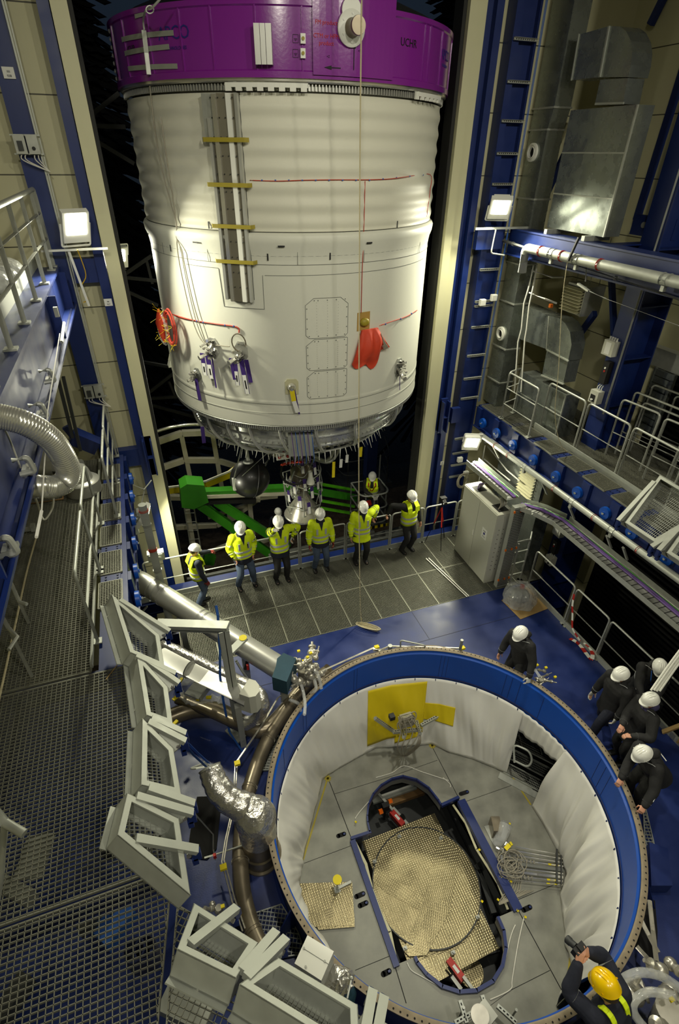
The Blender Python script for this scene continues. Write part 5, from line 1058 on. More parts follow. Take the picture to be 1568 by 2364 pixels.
mb = MB(); mb.lathe([(0, 0), (.035, 0)], (cx0-.0235, c.y, c.z-.0), (-1, 0, 0), 12, 0); mb.box((cx0-.0235, c.y-.05, c.z+.06), (cx0-.0225, c.y+.05, c.z+.075), 1)
for k in range(2): mb.box((cx0-.0235, c.y-.06, c.z-.07-k*.02), (cx0-.0225, c.y+.06, c.z-.075-k*.02), 1)
mb.build('notice_print', ['inkblue', 'ink'], d1)
mb = MB(); mb.box((cx0+.08, 8.9, 2.0), (cx1-.1, 9.15, 2.01)); mb.box((cx0+.08, 8.0, 2.0), (cx1-.1, 8.3, 2.01)); cut = mb.build('cable_entry', 'black', t)
mb = MB()
for k in range(6): mb.tube(smooth_path([(cx0+.15+k*.03, 9.0+.02*k, 2.0), (cx0+.17+k*.03, 9.0, 2.15), (cx0+.2+k*.02, 8.9, 2.22)], 4), .014, 6, k % 2)
for k in range(6): mb.tube(smooth_path([(cx0+.12+k*.03, 8.1+.02*k, 2.0), (cx0+.17+k*.03, 8.1, 2.12), (cx0+.2+k*.03, 8.2, 2.24)], 4), .014, 6, 2 if k % 2 else 3)
mb.build('entering_cable', ['cpurple', 'paint', 'galv', 'cable'], t)
mb = MB()
for k in range(30): mb.cyl((cx0+.10+(k % 3)*.12, cy0-.003, .4+(k//3)*.13), (cx0+.10+(k % 3)*.12, cy0+.0, .4+(k//3)*.13), .012, 6)
mb.build('side_vent', 'slot', t)
# cable trays
def tray(pts, w, lab, h=.08, cables=True, n='cable_tray', up=(0, 0, 1), m='galv'):
    pts = [Vector(p) for p in pts]; t = thing(n, lab, 'cable tray', pts[0]); mb = MB()
    for a, b in zip(pts[:-1], pts[1:]):
        x, y, d = frame(b-a, up); mb.beam(a, b, w, .006, up)
        for s in (-1, 1): mb.beam(a+x*s*w/2+y*h/2, b+x*s*w/2+y*h/2, .006, h, up); 
        L = (b-a).length; k = 0
        while k < L: p = a+d*k; mb.beam(p-x*w*.42+y*.005, p+x*w*.42+y*.005, .012, .006, up, 1); k += .12
    mb.build('tray_body', [m, 'slot'], t)
    if cables:
        for i, (mm, off, r) in enumerate((('cpurple', .02, .022), ('cpurple', -.02, .02), ('cgreen', .065, .016), ('cyellow', .045, .010), ('paint', .10, .010), ('corange', -.0, .008))):
            P = []
            for j, p in enumerate(pts):
                d = (pts[min(j+1, len(pts)-1)]-pts[max(j-1, 0)]); x, y, _ = frame(d, up); P.append(p-x*(off+w*.14)+y*(.015+r))
            Q = []
            for a, b in zip(P[:-1], P[1:]):
                for k in range(8): Q.append(a.lerp(b, k/8)+Vector((.008*math.sin(k*2.1+i), .008*math.cos(k*1.7+i), 0)))
            Q.append(P[-1]); mb = MB(); mb.tube(Q, r, 6); mb.build('tray_cable', mm, t)
    return t
T0 = PZ(1200, 1168, 2.15); T1 = PZ(1245, 1182, 2.3); T2 = Vector((7.42, 2.2, 2.32))
tray([T0, T1, Vector((7.40, 6.9, 2.32)), T2], .46, 'long galvanised tray with purple and green cables along the right side', h=.10)
tray([(6.93, 9.6, 2.38), (6.95, 8.7, 2.36), (6.97, 7.95, 2.34)], .34, 'short cable tray on top of the grey cabinet, full of purple cables', h=.12)
t = thing('cable_riser', 'upright perforated galvanised tray with orange clips beside the grey cabinet', 'cable tray', (7.0, 7.7, 0))
mb = MB(); a = Vector((6.97, 7.72, 0)); mb.box((6.84, 7.66, 0), (7.13, 7.78, 2.3)); mb.build('tray_body', 'galv', t); mb = MB()
for i in range(7):
    for j in range(46): mb.box((6.862+i*.037, 7.655, .06+j*.048), (6.884+i*.037, 7.66, .085+j*.048))
mb.build('perforation', 'greydk', t); mb = MB()
for z in (.25, 1.15, 2.2):
    for x in (6.84, 7.0, 7.13): mb.cbox((x, 7.65, z), (.035, .03, .05))
mb.build('orange_clip', 'corange', t)
mb = MB(); mb.cyl((7.2, 7.64, 0), (7.18, 7.66, 1.25), .022, 8); mb.cyl((7.2, 7.64, 0), (7.2, 7.64, .015), .06, 12); one('support_post', mb, 'galv', 'slim grey post standing right beside the perforated upright tray', 'post')
mb = MB(); a = PX(1082, 1075, 7.1); b = PX(1165, 1145, 7.1); mb.beam(a, b, .05, .03); mb.tube([a+Vector((.06, 0, .02)), b+Vector((.06, 0, .02))], .014, 6, 1); mb.tube([a+Vector((.1, 0, .02)), b+Vector((.1, 0, .02))], .014, 6, 1); one('white_conduit', mb, ['galvl', 'paint'], 'thin white conduits crossing above the cabinet tray', 'conduit')
# wrapped bundle on cardboard
mb = MB(); P = [PZ(*p, .004) for p in ((1158, 1386), (1202, 1430), (1266, 1405), (1222, 1352))]; mb.prism(P, (0, 0, .006)); one('cardboard_sheet', mb, 'cardboard', 'flat brown cardboard sheet on the blue floor under the wrapped bundle', 'cardboard')
c = PZ(1210, 1400, .01)+Vector((.02, .22, 0)); t = thing('wrapped_bundle', 'dome-shaped bundle wrapped in clear plastic on the cardboard sheet', 'bundle', c); random.seed(8)
mb = MB(); rings = []
for i in range(12):
    f = i/11; r_ = .37*math.cos(f*PI/2)**.55+.01; z = .42*math.sin(f*PI/2)
    rings.append([c+Vector((r_*math.cos(a)*(1+.07*math.sin(9*a+f*3)), r_*math.sin(a)*(1+.07*math.sin(7*a)), z+.01)) for a in [2*PI*k/48 for k in range(48)]])
mb.ring(rings); mb.build('plastic_film', 'plastic', t); mb = MB(); mb.ball(c+Vector((0, 0, .16)), .22, 14, sc=(1, 1, .7)); mb.cyl(c+Vector((.05, .05, .28)), c+Vector((.1, .12, .36)), .05, 8, 1); mb.build('wrapped_device', ['grey', 'red'], t)
# poles, tripod, tape
a, b = PZ(984, 1289, .03), PZ(1079, 1378, .03); mb = MB(); mb.cyl(a, b, .012, 8); one('white_pole', mb, 'paint', 'long thin white pole lying on the floor grating, left one', 'pole')
a, b = PZ(990, 1288, .03), PZ(1083, 1376, .05); mb = MB(); mb.cyl(a, b, .012, 8); one('white_pole', mb, 'paint', 'long thin white pole lying on the floor grating, right one', 'pole')
F1, F2, F3 = PZ(982, 1249, 0), PZ(1026, 1241, 0), PZ(1018, 1272, 0); tc_ = (F1+F2+F3)/3; hd = tc_+Vector((0, 0, 1.15))
t = thing('camera_tripod', 'black and red camera tripod standing at the railing near the cabinet', 'tripod', tc_)
for f_ in (F1, F2, F3): mb = MB(); mb.tube([hd, hd.lerp(f_, .45)], .018, 8, 1); mb.tube([hd.lerp(f_, .45), f_], .011, 8, 0); mb.build('leg', ['black', 'red'], t)
mb = MB(); mb.cyl(hd-Vector((0, 0, .25)), hd+Vector((0, 0, .18)), .02, 8); mb.build('centre_column', 'black', t); mb = MB(); mb.cbox(hd+Vector((0, 0, .25)), (.16, .12, .12)); mb.cyl(hd+Vector((0, -.05, .25)), hd+Vector((-.02, -.18, .22)), .045, 12); mb.build('camera_body', 'black', t)
t = thing('barrier_tape', 'red and white barrier tape hanging from the right railing to the floor', 'barrier tape', (7.5, 5.9, 0))
def tape(pts, w, up, parent=None):
    mb = MB(); P = smooth_path(pts, 5)
    for i, (a_, b_) in enumerate(zip(P[:-1], P[1:])): mb.beam(a_, b_, w, .004, up, (i//3) % 2)
    return mb.build('tape_strip', ['red', 'paint'], parent)
tape([PX(1326, 1372, 7.54), PX(1322, 1395, 7.54), PX(1322, 1420, 7.54), PX(1322, 1450, 7.52), PX(1332, 1468, 7.5), PX(1340, 1480, 7.5)], .05, (-1, 0, 0), t)
tape([PZ(1316, 1474, .03), PZ(1328, 1480, .06), PZ(1340, 1490, .02), PZ(1352, 1506, .05), PZ(1366, 1522, .02), PZ(1368, 1508, .1), PZ(1362, 1494, .12), PZ(1350, 1484, .1)], .08, (0, 0, 1), t)
# white tube bundle crossing the right edge
a, b = PZ(1600, 1462, 2.55), PZ(1503, 1594, 1.85)
mb = MB()
for k in range(4): o_ = Vector((.035*k, -.02*k, .012*(k % 2))); mb.tube(smooth_path([a+o_, a.lerp(b, .5)+o_+Vector((0, .01, 0)), b+o_], 4), .016, 8)
one('white_tube_bundle', mb, 'paint', 'bundle of four white tubes slanting in from the right edge above the visitors', 'tube bundle')
mb = MB(); P0 = PZ(1530, 1690, .1); mb.beam(P0, P0+Vector((.25, -.2, .5)), .08, .03); mb.beam(P0+Vector((.1, -.25, 0)), P0+Vector((.25, -.2, .5)), .08, .03); one('wooden_trestle', mb, 'cardboard', 'light wooden brace standing behind the visitor with crossed arms', 'wood piece')
mb = MB(); mb.beam((8.2, 6.5, -1.2), (8.2, 0, -1.2), .5, .1); mb.beam((9.3, 7, -2.2), (8.4, 1, -2.2), .12, .2); mb.beam((8.0, 5.2, -1.8), (9.6, 4.6, -1.8), .12, .2)
one('lower_steelwork', mb, 'greydk', 'dark steel ledge and beams below the right railing', 'steel beam')
# ================================================================ the pit
from mathutils.geometry import tessellate_polygon
from mathutils.bvhtree import BVHTree
def RP(th, z, r): a = R(th); return Vector((CX+r*math.cos(a), CY+r*math.sin(a), z))
ring = thing('pit_ring', 'large round blue steel collar with bolted rim around the pit', 'pit ring', (CX, CY, 0))
mb = MB(); mb.lathe([(2.63, -.55), (2.63, .62), (2.655, .645), (2.655, .69)], (CX, CY, 0), seg=160); mb.build('inner_wall', 'blueptc', ring)
mb = MB(); mb.lathe([(2.70, .67), (2.70, .02), (2.74, 0)], (CX, CY, 0), seg=120); mb.build('outer_wall', 'blue', ring)
mb = MB(); mb.lathe([(2.655, .70), (2.670, .712), (2.738, .712), (2.738, .68), (2.66, .68)], (CX, CY, 0), seg=160); rim = mb.build('rim_flange', 'ochre', ring); rim.data.materials[0] = mat('worn_metal_rim', (124, 112, 92), .5, .4, var=.2, vs=12)
mb = MB()
for k in range(210): p = RP(k*360/210, .713, 2.708); mb.cyl(p, p+Vector((0, 0, .002)), .011, 8)
mb.build('bolt_hole', 'dark', rim)
mb = MB()
for a in (30, 33.5, 36, 60, 61.5, 63, 100, 101.5, 128, 130, 20, -8, -11, -14, 146, 166, 168): mb.beam(RP(a, .6, 2.628), RP(a, -.02, 2.628), .006, .004, (math.cos(R(a)), math.sin(R(a)), 0))
mb.build('weld_line', 'blue', ring)
mb = MB()
for k in range(12): a = 15+30*k; d = Vector((math.cos(R(a)), math.sin(R(a)), 0)); s = d.cross(Vector((0, 0, 1))); p = RP(a, 0, 2.7); mb.prism([p-s*.01, p+d*.34-s*.01, p+d*.05-s*.01+Vector((0, 0, .62)), p-s*.01+Vector((0, 0, .62))], s*.02)
mb.build('gusset_plate', 'blue', ring)
mb = MB(); mb.lathe([(4.2, -3.0), (4.2, -.05)], (CX, CY, 0), seg=48); struct('wall_pit_outer', mb, 'bluedk')
# floor of the pit with the long round-ended opening
ZF = ZB
hole_px = [(930, 1793), (905, 1799), (880, 1814), (862, 1834), (851, 1858), (848, 1885), (850, 1908), (854, 1924), (812, 1939), (862, 2084), (912, 2228), (957, 2210), (963, 2222), (985, 2250), (1020, 2278), (1060, 2291), (1100, 2288), (1138, 2266), (1160, 2230), (1168, 2190), (1163, 2150), (1148, 2118), (1195, 2098), (1127, 1970), (1058, 1842), (1019, 1859), (1012, 1848), (990, 1820), (962, 1801)]
hole = [PZ(x, y, ZF) for x, y in hole_px]
outer = [RP(k*7.5, ZF, 2.60) for k in range(48)]
def filled(mb, outer, holes, z0, z1, mi=0):
    allp = [list(outer)]+[list(h) for h in holes]; tri = tessellate_polygon(allp); flat = [p for l in allp for p in l]
    mb.add([(p.x, p.y, z1) for p in flat], [tuple(t) for t in tri], mi); mb.add([(p.x, p.y, z0) for p in flat], [tuple(reversed(t)) for t in tri], mi)
    for l in allp: k = len(l); mb.add([(p.x, p.y, z) for z in (z0, z1) for p in l], [(i, (i+1) % k, k+(i+1) % k, k+i) for i in range(k)], mi)
mb = MB(); filled(mb, outer, [hole], ZF-.06, ZF); struct('floor_pit', mb, 'pitfloor')
mb = MB()
def fl(mb, a, b, w=.008, z=ZF+.002, t=.004, mi=0): mb.beam(PZ(*a, z), PZ(*b, z), w, t, (0, 0, 1), mi)
for a, b, w in (((759, 1800), (812, 1937), .012), ((997, 1722), (1058, 1840), .010), ((772, 1833), (905, 1792), .006), ((905, 1792), (1010, 1755), .006), ((702, 1993), (812, 1952), .006), ((820, 2240), (900, 2207), .006), ((912, 2230), (938, 2316), .012), ((1197, 2102), (1303, 2297), .012), ((1068, 1853), (1190, 1810), .006), ((1194, 2078), (1290, 2038), .006), ((1175, 2288), (1270, 2240), .006), ((1180, 2286), (1080, 2360), .004)): fl(mb, a, b, w)
one('plate_joint', mb, 'dark', 'thin dark joints between the steel plates of the pit floor', 'joint')
mb = MB()
for a, b in (((757, 1795), (700, 1985)), ((1184, 1795), (1226, 1858)), ((1286, 1958), (1300, 1985)), ((1318, 2200), (1306, 2298)), ((990, 1718), (1002, 1724))): fl(mb, a, b, .03, ZF+.004)
for p in ((757, 1797), (1307, 2296), (998, 1721)):
    c = PZ(*p, ZF+.006)
    for k in range(4): d = Vector((math.cos(k*PI/4), math.sin(k*PI/4), 0))*.07; mb.beam(c-d, c+d, .03, .004, (0, 0, 1))
one('yellow_floor_tape', mb, 'yelclr', 'yellow tape marking along the edges of the pit floor', 'floor tape')
hp = None
for i, (p, q_) in enumerate((((781, 1930), (795, 1925)), ((823, 2070), (839, 2063)), ((831, 2091), (846, 2084)), ((885, 2249), (899, 2242)), ((1064, 1833), (1079, 1828)), ((1209, 2101), (1224, 2094)))):
    a, b = PZ(*p, ZF+.002), PZ(*q_, ZF+.002); mb = MB(); mb.beam(a, b, .075, .004, (0, 0, 1)); mb.cyl(a-Vector((0, 0, .002)), a+Vector((0, 0, .002)), .0375, 14); mb.cyl(b-Vector((0, 0, .002)), b+Vector((0, 0, .002)), .0375, 14); mb.beam(b+Vector((-.02, 0, .003)), b+Vector((.02, 0, .003)), .03, .004, (0, 0, 1), 1)
    one('floor_slot', mb, ['dark', 'blue'], 'dark oblong slot in the pit floor, ' + ['beside the left end of the long opening', 'upper of two beside the tread plate', 'lower of two beside the tread plate', 'at the lower left corner of the opening', 'at the upper right corner of the opening', 'at the lower right corner of the opening'][i], 'slot')
# blue frame of the opening
fr_ = thing('opening_frame', 'blue steel frame edging the long round-ended opening in the pit floor', 'frame', PZ(1000, 2040, ZF))
def along(px, w, h, z, name, m): 
    mb = MB(); P = [PZ(x, y, z) for x, y in px]
    for a, b in zip(P[:-1], P[1:]): mb.beam(a, b+(b-a).normalized()*w*.3, w, h, (0, 0, 1))
    return mb.build(name, m, fr_)
along([(854, 1922), (849, 1900), (848, 1885), (851, 1858), (862, 1834), (880, 1814), (905, 1799), (930, 1793), (962, 1801), (990, 1820), (1012, 1848), (1018, 1858)], .03, .08, ZF+.02, 'upper_arc', 'blue')
along([(958, 2210), (963, 2222), (985, 2250), (1020, 2278), (1060, 2291), (1100, 2288), (1138, 2266), (1160, 2230), (1168, 2190), (1163, 2150), (1150, 2120)], .05, .08, ZF+.02, 'lower_arc', 'blue')
along([(810, 1937), (855, 1922)], .05, .08, ZF+.02, 'shoulder', 'blue'); along([(1019, 1860), (1058, 1842)], .05, .08, ZF+.02, 'shoulder', 'blue')
along([(814, 1942), (914, 2228)], .10, .10, ZF+.0, 'side_beam', 'blue'); along([(1064, 1850), (1192, 2096)], .16, .12, ZF+.0, 'side_beam', 'blue')
along([(820, 1945), (845, 1995), (858, 2050), (880, 2110), (900, 2150), (915, 2222)], .05, .02, ZF-.07, 'hanging_seal', 'cream'); along([(1046, 1858), (1075, 1900), (1100, 1960), (1150, 2040), (1172, 2098)], .04, .02, ZF-.07, 'hanging_seal', 'cream')
mb = MB(); P = [PZ(x, y, ZF) for x, y in hole_px[:8][::-1]]+[]
arc1 = [PZ(x, y, ZF) for x, y in [(854, 1922), (849, 1900), (848, 1885), (851, 1858), (862, 1834), (880, 1814), (905, 1799), (930, 1793), (962, 1801), (990, 1820), (1012, 1848), (1018, 1858)]]
arc2 = [PZ(x, y, ZF) for x, y in [(963, 2222), (985, 2250), (1020, 2278), (1060, 2291), (1100, 2288), (1138, 2266), (1160, 2230), (1168, 2190), (1163, 2150), (1148, 2118)]]
for arc in (arc1, arc2): mb.ring([[p-Vector((0, 0, .01)) for p in arc], [p-Vector((0, 0, .22)) for p in arc]], caps=False, wrap=False)
mb.build('arc_skirt', 'grey', fr_)
# lower lift platform with tread plates
ZD = -2.5
lp = thing('lift_table', 'round tread-plate turntable on a lift platform below the opening', 'platform', PZ(985, 2045, ZD-.3))
mb = MB(); P = [PZ(x, y, ZD-.06) for x, y in ((836, 1944), (1003, 1878), (1153, 2190), (1010, 2268), (950, 2245))]; mb.prism(P, (0, 0, .02)); mb.build('table_plate', 'tread', lp)
c0 = PZ(984, 2040, ZD); r0 = (PZ(1106, 2050, ZD)-PZ(861, 2030, ZD)).length/2
mb = MB(); mb.lathe([(0, 0), (r0, 0), (r0, -.04), (0, -.04)], c0, seg=72); mb.build('turntable_disc', 'tread', lp)
mb = MB(); mb.lathe([(r0, .012), (r0+.02, .012), (r0+.02, -.06), (r0, -.06)], c0, seg=72); mb.build('disc_rim', 'greydk', lp)
def strip(px, rot, dz):
    P = [PZ(x, y, ZD+dz) for x, y in px]; c = sum(P, Vector((0, 0, 0)))/len(P); Rm = Matrix.Rotation(-R(rot), 3, 'Z'); mb = MB(); mb.prism([Rm @ (p-c) for p in P], (0, 0, .004)); o = mb.build('disc_panel', 'tread', lp, local=True); o.location = c-lp.location; o.rotation_euler = (0, 0, R(rot))
strip([(868, 2003), (985, 2072), (975, 2105), (890, 2060), (863, 2035)], 35, .002); strip([(1012, 1935), (1060, 1962), (1042, 2100), (945, 2208), (932, 2195), (975, 2085)], 80, .004)
strip([(990, 2085), (1018, 2080), (1040, 2100), (985, 2205), (945, 2208)], 55, .0085)
for (px, py) in ((922, 1932), (1018, 1936), (865, 1990), (935, 2190), (1103, 2118), (1046, 2200)): c = PZ(px, py, ZD+.03); mb = MB(); mb.cbox(c, (.07, .05, .06)); mb.cyl(c, c+Vector((0, 0, .07)), .02, 8); mb.build('disc_clamp', 'galv', lp)
mb = MB()
for a, b, w in (((1040, 1860), (1165, 2110), .12), ((1060, 1890), (1100, 1960), .07), ((1105, 2010), (1140, 2110), .10), ((1100, 2010), (1115, 2000), .16), ((960, 2250), (1150, 2190), .10)): mb.beam(PZ(*a, ZD-.12), PZ(*b, ZD-.12), w, .10, (0, 0, 1))
mb.build('table_frame', 'greydk', lp)
def winch(px, py, ang, lab):
    c = PZ(px, py, ZD-.05); t = thing('winch', lab, 'winch', c-Vector((0, 0, .1))); Rm = Matrix.Rotation(R(ang), 3, 'Z'); mb = MB(); mb.cbox(c, (.11, .34, .12), Rm); mb.build('winch_body', 'red', t); mb = MB(); mb.cbox(c+Vector((0, 0, .062)), (.05, .12, .006), Rm); mb.build('type_plate', 'paper', t)
    mb = MB(); mb.cbox(c+Rm @ Vector((.0, -.35, .12)), (.05, .42, .05), Rm); mb.cbox(c+Rm @ Vector((-.1, 0, -.03)), (.06, .44, .02), Rm); mb.build('steel_arm', 'galv', t); mb = MB(); mb.cyl(c+Rm @ Vector((-.06, .05, 0)), c+Rm @ Vector((-.14, .05, 0)), .06, 12); mb.build('motor', 'black', t)
    return t
winch(1052, 2240, 18, 'red winch on the lift platform, at the lower end of the opening'); winch(917, 1890, 200, 'red winch on the lift platform, at the upper end of the opening')
mb = MB(); c = PZ(890, 1862, ZD+.1); mb.cbox(c, (.14, .1, .16)); mb.cyl(c+Vector((-.09, -.06, 0)), c+Vector((-.17, -.06, 0)), .05, 12, 1); mb.cyl(c+Vector((.08, .04, .06)), c+Vector((.16, .04, .06)), .045, 12, 1); mb.cyl(c, c-Vector((0, 0, .5)), .03, 8); one('chain_hoist', mb, ['black', 'corange'], 'black device with two orange caps under the upper arch of the opening', 'hoist')
mb = MB(); mb.beam(PZ(860, 1850, -2.6), PZ(960, 1815, -2.6), .12, .06); mb.beam(PZ(875, 1840, -2.5), PZ(955, 1812, -2.5), .03, .05, None, 1); mb.beam(PZ(890, 1850, -2.7), PZ(975, 1820, -2.7), .25, .1, None, 2); one('wood_and_ladder', mb, ['galvl', 'paint', 'wood'], 'white ladder and wooden beam seen under the upper arch of the opening', 'ladder')
mb = MB(); c = PZ(1085, 2245, -2.8); mb.lathe([(0, 0), (.22, 0), (.22, .05), (0, .05)], c, seg=24); one('lower_cover', mb, 'tread', 'round tread cover low in the dark near the lower winch', 'cover')
# tarpaulin lining
SECT = [(25.5, 1171, 1785), (38, 1130, 1768), (50, 1090, 1752), (60, 1040, 1738), (68, 997, 1718), (80, 952, 1722), (90, 912, 1725), (100, 868, 1727), (114, 812, 1757), (126, 757, 1789), (134, 746, 1799), (150, 727, 1870), (166, 704, 1965), (178, 697, 2000), (192, 690, 2052), (206, 700, 2110), (218, 735, 2170)]
SECTB = [(5.2, 1228, 1861), (1, 1254, 1902), (-4, 1286, 1961), (-12, 1303, 1992), (-20, 1306, 2020), (-28, 1293, 2062), (-36, 1299, 2113), (-44, 1309, 2179), (-52, 1319, 2230), (-60, 1314, 2291), (-70, 1284, 2322)]
def interp(S_, x):
    for (a, ax, ay), (b, bx_, by_) in zip(S_[:-1], S_[1:]):
        if (a <= x <= b) or (b <= x <= a): f = (x-a)/(b-a); return ax+(bx_-ax)*f, ay+(by_-ay)*f
    return (S_[0][1:] if abs(x-S_[0][0]) < abs(x-S_[-1][0]) else S_[-1][1:])
def tarp(S_, name, lab, n, m=26, amp=.03, seed=1, ztop=lambda a: -.05, inner=0.):
    rnd = random.Random(seed); ph = [rnd.uniform(0, 6) for _ in range(6)]; a0, a1 = S_[0][0], S_[-1][0]; grid = [[] for _ in range(m+1)]
    for i in range(n+1):
        th = a0+(a1-a0)*i/n; b = PZ(*interp(S_, th), ZF+.015); T = RP(th, ztop(th), 2.605); o = Vector((CX-T.x, CY-T.y, 0)).normalized()
        for j in range(m+1):
            v = j/m; p = T.lerp(b, v); f = (v*(1-v)*2+.35*v)
            w = math.sin(th*.38+v*2.2+ph[0])*.5+math.sin(th*.83-v*3.1+ph[1])*.35+math.sin(th*.21+v*6+ph[2])*.5+math.sin(th*1.9+v*1.3+ph[3])*.13
            g = p+o*(amp*w*2.0*f+.05*math.sin(PI*v)+inner*math.sin(PI*v))
            if j < m: grid[j].append(g)
            else: grid[j].append(b)
    mb = MB(); mb.ring(grid, caps=False, wrap=False); t = thing('tarpaulin', lab, 'tarpaulin', RP((a0+a1)/2, ZF, 2.4)); o = mb.build('cloth_sheet', 'tarp', t)
    sm = o.modifiers.new('thickness', 'SOLIDIFY'); sm.thickness = .006; sm.offset = 0
    mb2 = MB(); k = 0
    for th in range(int(min(a0, a1))+3, int(max(a0, a1)), 9): p = RP(th, -.10, 2.595); mb2.beam(p, p+Vector((0, 0, .05)), .012, .02)
    mb2.build('blue_clip', 'blue', t); return t, grid
tA, gA = tarp(SECT, 'A', 'white tarpaulin lining the left and far side of the pit wall', 260, amp=.028, seed=3)
tB, gB = tarp(SECTB, 'B', 'white tarpaulin hanging in folds on the right side of the pit', 200, amp=.055, seed=5, inner=.03)
mb = MB(); g = []
for j in range(8):
    row = []
    for i in range(31): th = 26.5-(26.5-4.5)*i/30; zl = -.62+.12*i/30+.03*math.sin(i*.5); row.append(RP(th, -.05+(zl+.05)*j/7, 2.60-.02*j/7+.01*math.sin(th*2)))
    g.append(row)
mb.ring(g, caps=False, wrap=False); o = one('tarpaulin', mb, 'tarp', 'white tarpaulin strip above the triangular stair opening', 'tarpaulin'); sm = o.modifiers.new('thickness', 'SOLIDIFY'); sm.thickness = .006
# yellow tarpaulin patches laid over the white one
vs = [p for r_ in gA for p in r_]; nc = len(gA[0]); bvh = BVHTree.FromPolygons(vs, [(j*nc+i, j*nc+i+1, (j+1)*nc+i+1, (j+1)*nc+i) for j in range(len(gA)-1) for i in range(nc-1)])
def patch(px_top, px_bot, lab, nu=30, nv=20):
    rows = []
    def along_px(P, f): s = f*(len(P)-1); i = min(int(s), len(P)-2); return P[i][0]+(P[i+1][0]-P[i][0])*(s-i), P[i][1]+(P[i+1][1]-P[i][1])*(s-i)
    for j in range(nv+1):
        r_ = []
        for i in range(nu+1):
            a = along_px(px_top, i/nu); b = along_px(px_bot, i/nu); x = a[0]+(b[0]-a[0])*j/nv; y = a[1]+(b[1]-a[1])*j/nv; d = ray(x, y).normalized(); hit = bvh.ray_cast(EYE, d)
            r_.append((hit[0]-d*.02) if hit[0] is not None else PY(x, y, 5.9)-d*.02)
        rows.append(r_)
    mb = MB(); mb.ring(rows, caps=False, wrap=False); o = one('tarpaulin_patch', mb, 'tarpy', lab, 'tarpaulin'); s = o.modifiers.new('thickness', 'SOLIDIFY'); s.thickness = .005
patch([(850, 1595), (905, 1581), (987, 1573)], [(848, 1723), (893, 1706), (975, 1690)], 'large yellow tarpaulin square on the far pit wall behind the cable bracket')
patch([(981, 1622), (1015, 1625), (1052, 1634)], [(976, 1660), (1005, 1664), (1046, 1677)], 'bright yellow tarpaulin flap right of the large yellow square')
patch([(911, 1690), (940, 1690), (966, 1690)], [(911, 1716), (925, 1712), (966, 1700)], 'small bright yellow strip hanging under the large yellow square', 10, 6)
# stairs behind the triangular opening
t = thing('pit_stairs', 'grating stairs seen through the triangular gap in the white tarpaulin', 'stairs', PZ(1235, 1800, ZF))
o0 = PZ(1222, 1822, ZF); d = Vector((math.cos(R(38)), math.sin(R(38)), 0)); s = Vector((-d.y, d.x, 0)); A0 = o0+d*.02
for k in range(7):
    c = A0+d*(.16+.27*k)+Vector((0, 0, .02+.13*k)); P = [c-d*.12-s*.55, c+d*.12-s*.55, c+d*.12+s*.55, c-d*.12+s*.55]; mb = MB(); grating(mb, [(p.x, p.y) for p in P], c.z, .03, .05, R(38), .005, .025, .02); mb.build('tread', 'galvl', t)
mb = MB(); c = A0; mb.prism([c-d*.14-s*.5, c+d*.0-s*.5, c+d*.0+s*.6, c-d*.14+s*.6], (0, 0, .02)); mb.build('landing_plate', 'galv', t)
mb = MB(); mb.tube(fillet([PZ(1188, 1760, -1.2), PZ(1186, 1718, -.9), PZ(1222, 1733, -.9), PZ(1230, 1755, -1.05), PZ(1220, 1772, -1.2), PZ(1186, 1755, -1.2)], .1), .02, 8); mb.tube([PZ(1197, 1690, -.9), PZ(1206, 1725, -1.3)], .014, 8); mb.tube([PZ(1245, 1715, -.9), PZ(1252, 1742, -1.3)], .014, 8); mb.build('handrail', 'galvl', t)
# bracket with coiled cables on the far wall
yb_ = 5.55; t = thing('cable_bracket', 'V-shaped bracket of slotted rails with coiled grey cables on the far pit wall', 'bracket', PY(940, 1670, yb_))
def slotted(mb, a, b, w=.06): 
    mb.beam(a, b, w, w); x, y, d = frame(b-a); L = (b-a).length; k = .03
    while k < L-.02: p = a+d*k; mb.beam(p+y*(w/2+.001), p+y*(w/2+.001)+d*.03, w*.3, .003, y, 1); k += .055
mb = MB(); slotted(mb, PY(866, 1658, yb_), PY(912, 1690, yb_-.05)); mb.build('slotted_rail', ['galvl', 'dark'], t); mb = MB(); slotted(mb, PY(972, 1675, yb_-.1), PY(1029, 1644, yb_)); mb.build('slotted_rail', ['galvl', 'dark'], t)
mb = MB(); slotted(mb, PY(908, 1690, yb_-.1), PY(972, 1684, yb_-.1)); mb.build('slotted_rail', ['galvl', 'dark'], t); mb = MB(); slotted(mb, PY(928, 1680, yb_), PY(932, 1702, yb_-.35)); slotted(mb, PY(962, 1665, yb_), PY(970, 1694, yb_-.35)); mb.build('slotted_rail', ['galvl', 'dark'], t)
mb = MB(); mb.cbox(PY(938, 1662, yb_-.1), (.24, .16, .22)); mb.build('device_box', 'cream', t); mb = MB(); mb.cbox(PY(905, 1655, yb_-.1), (.1, .1, .1)); mb.build('black_clamp', 'black', t)
mb = MB(); random.seed(12)
for k in range(11): cc = PY(940+random.uniform(-3, 3), 1660+random.uniform(-4, 10), yb_-.2-.006*k); r_ = random.uniform(.10, .19); mb.tube([cc+Vector((r_*math.cos(a), .02*math.sin(3*a), r_*.9*math.sin(a))) for a in [2*PI*i/20 for i in range(20)]], .011, 6, closed=True)
for k in range(4):
    mb.tube(smooth_path([PY(920+k*9, 1655, yb_-.25), PY(925+k*14, 1690, yb_-.35), PY(918+k*10, 1725, yb_-.4), PZ(930+k*3, 1745, ZF+.05), PY(960+k*3, 1720, yb_-.4), PY(970, 1690, yb_-.3)], 6), .011, 6)
mb.build('coiled_cable', 'cable', t)
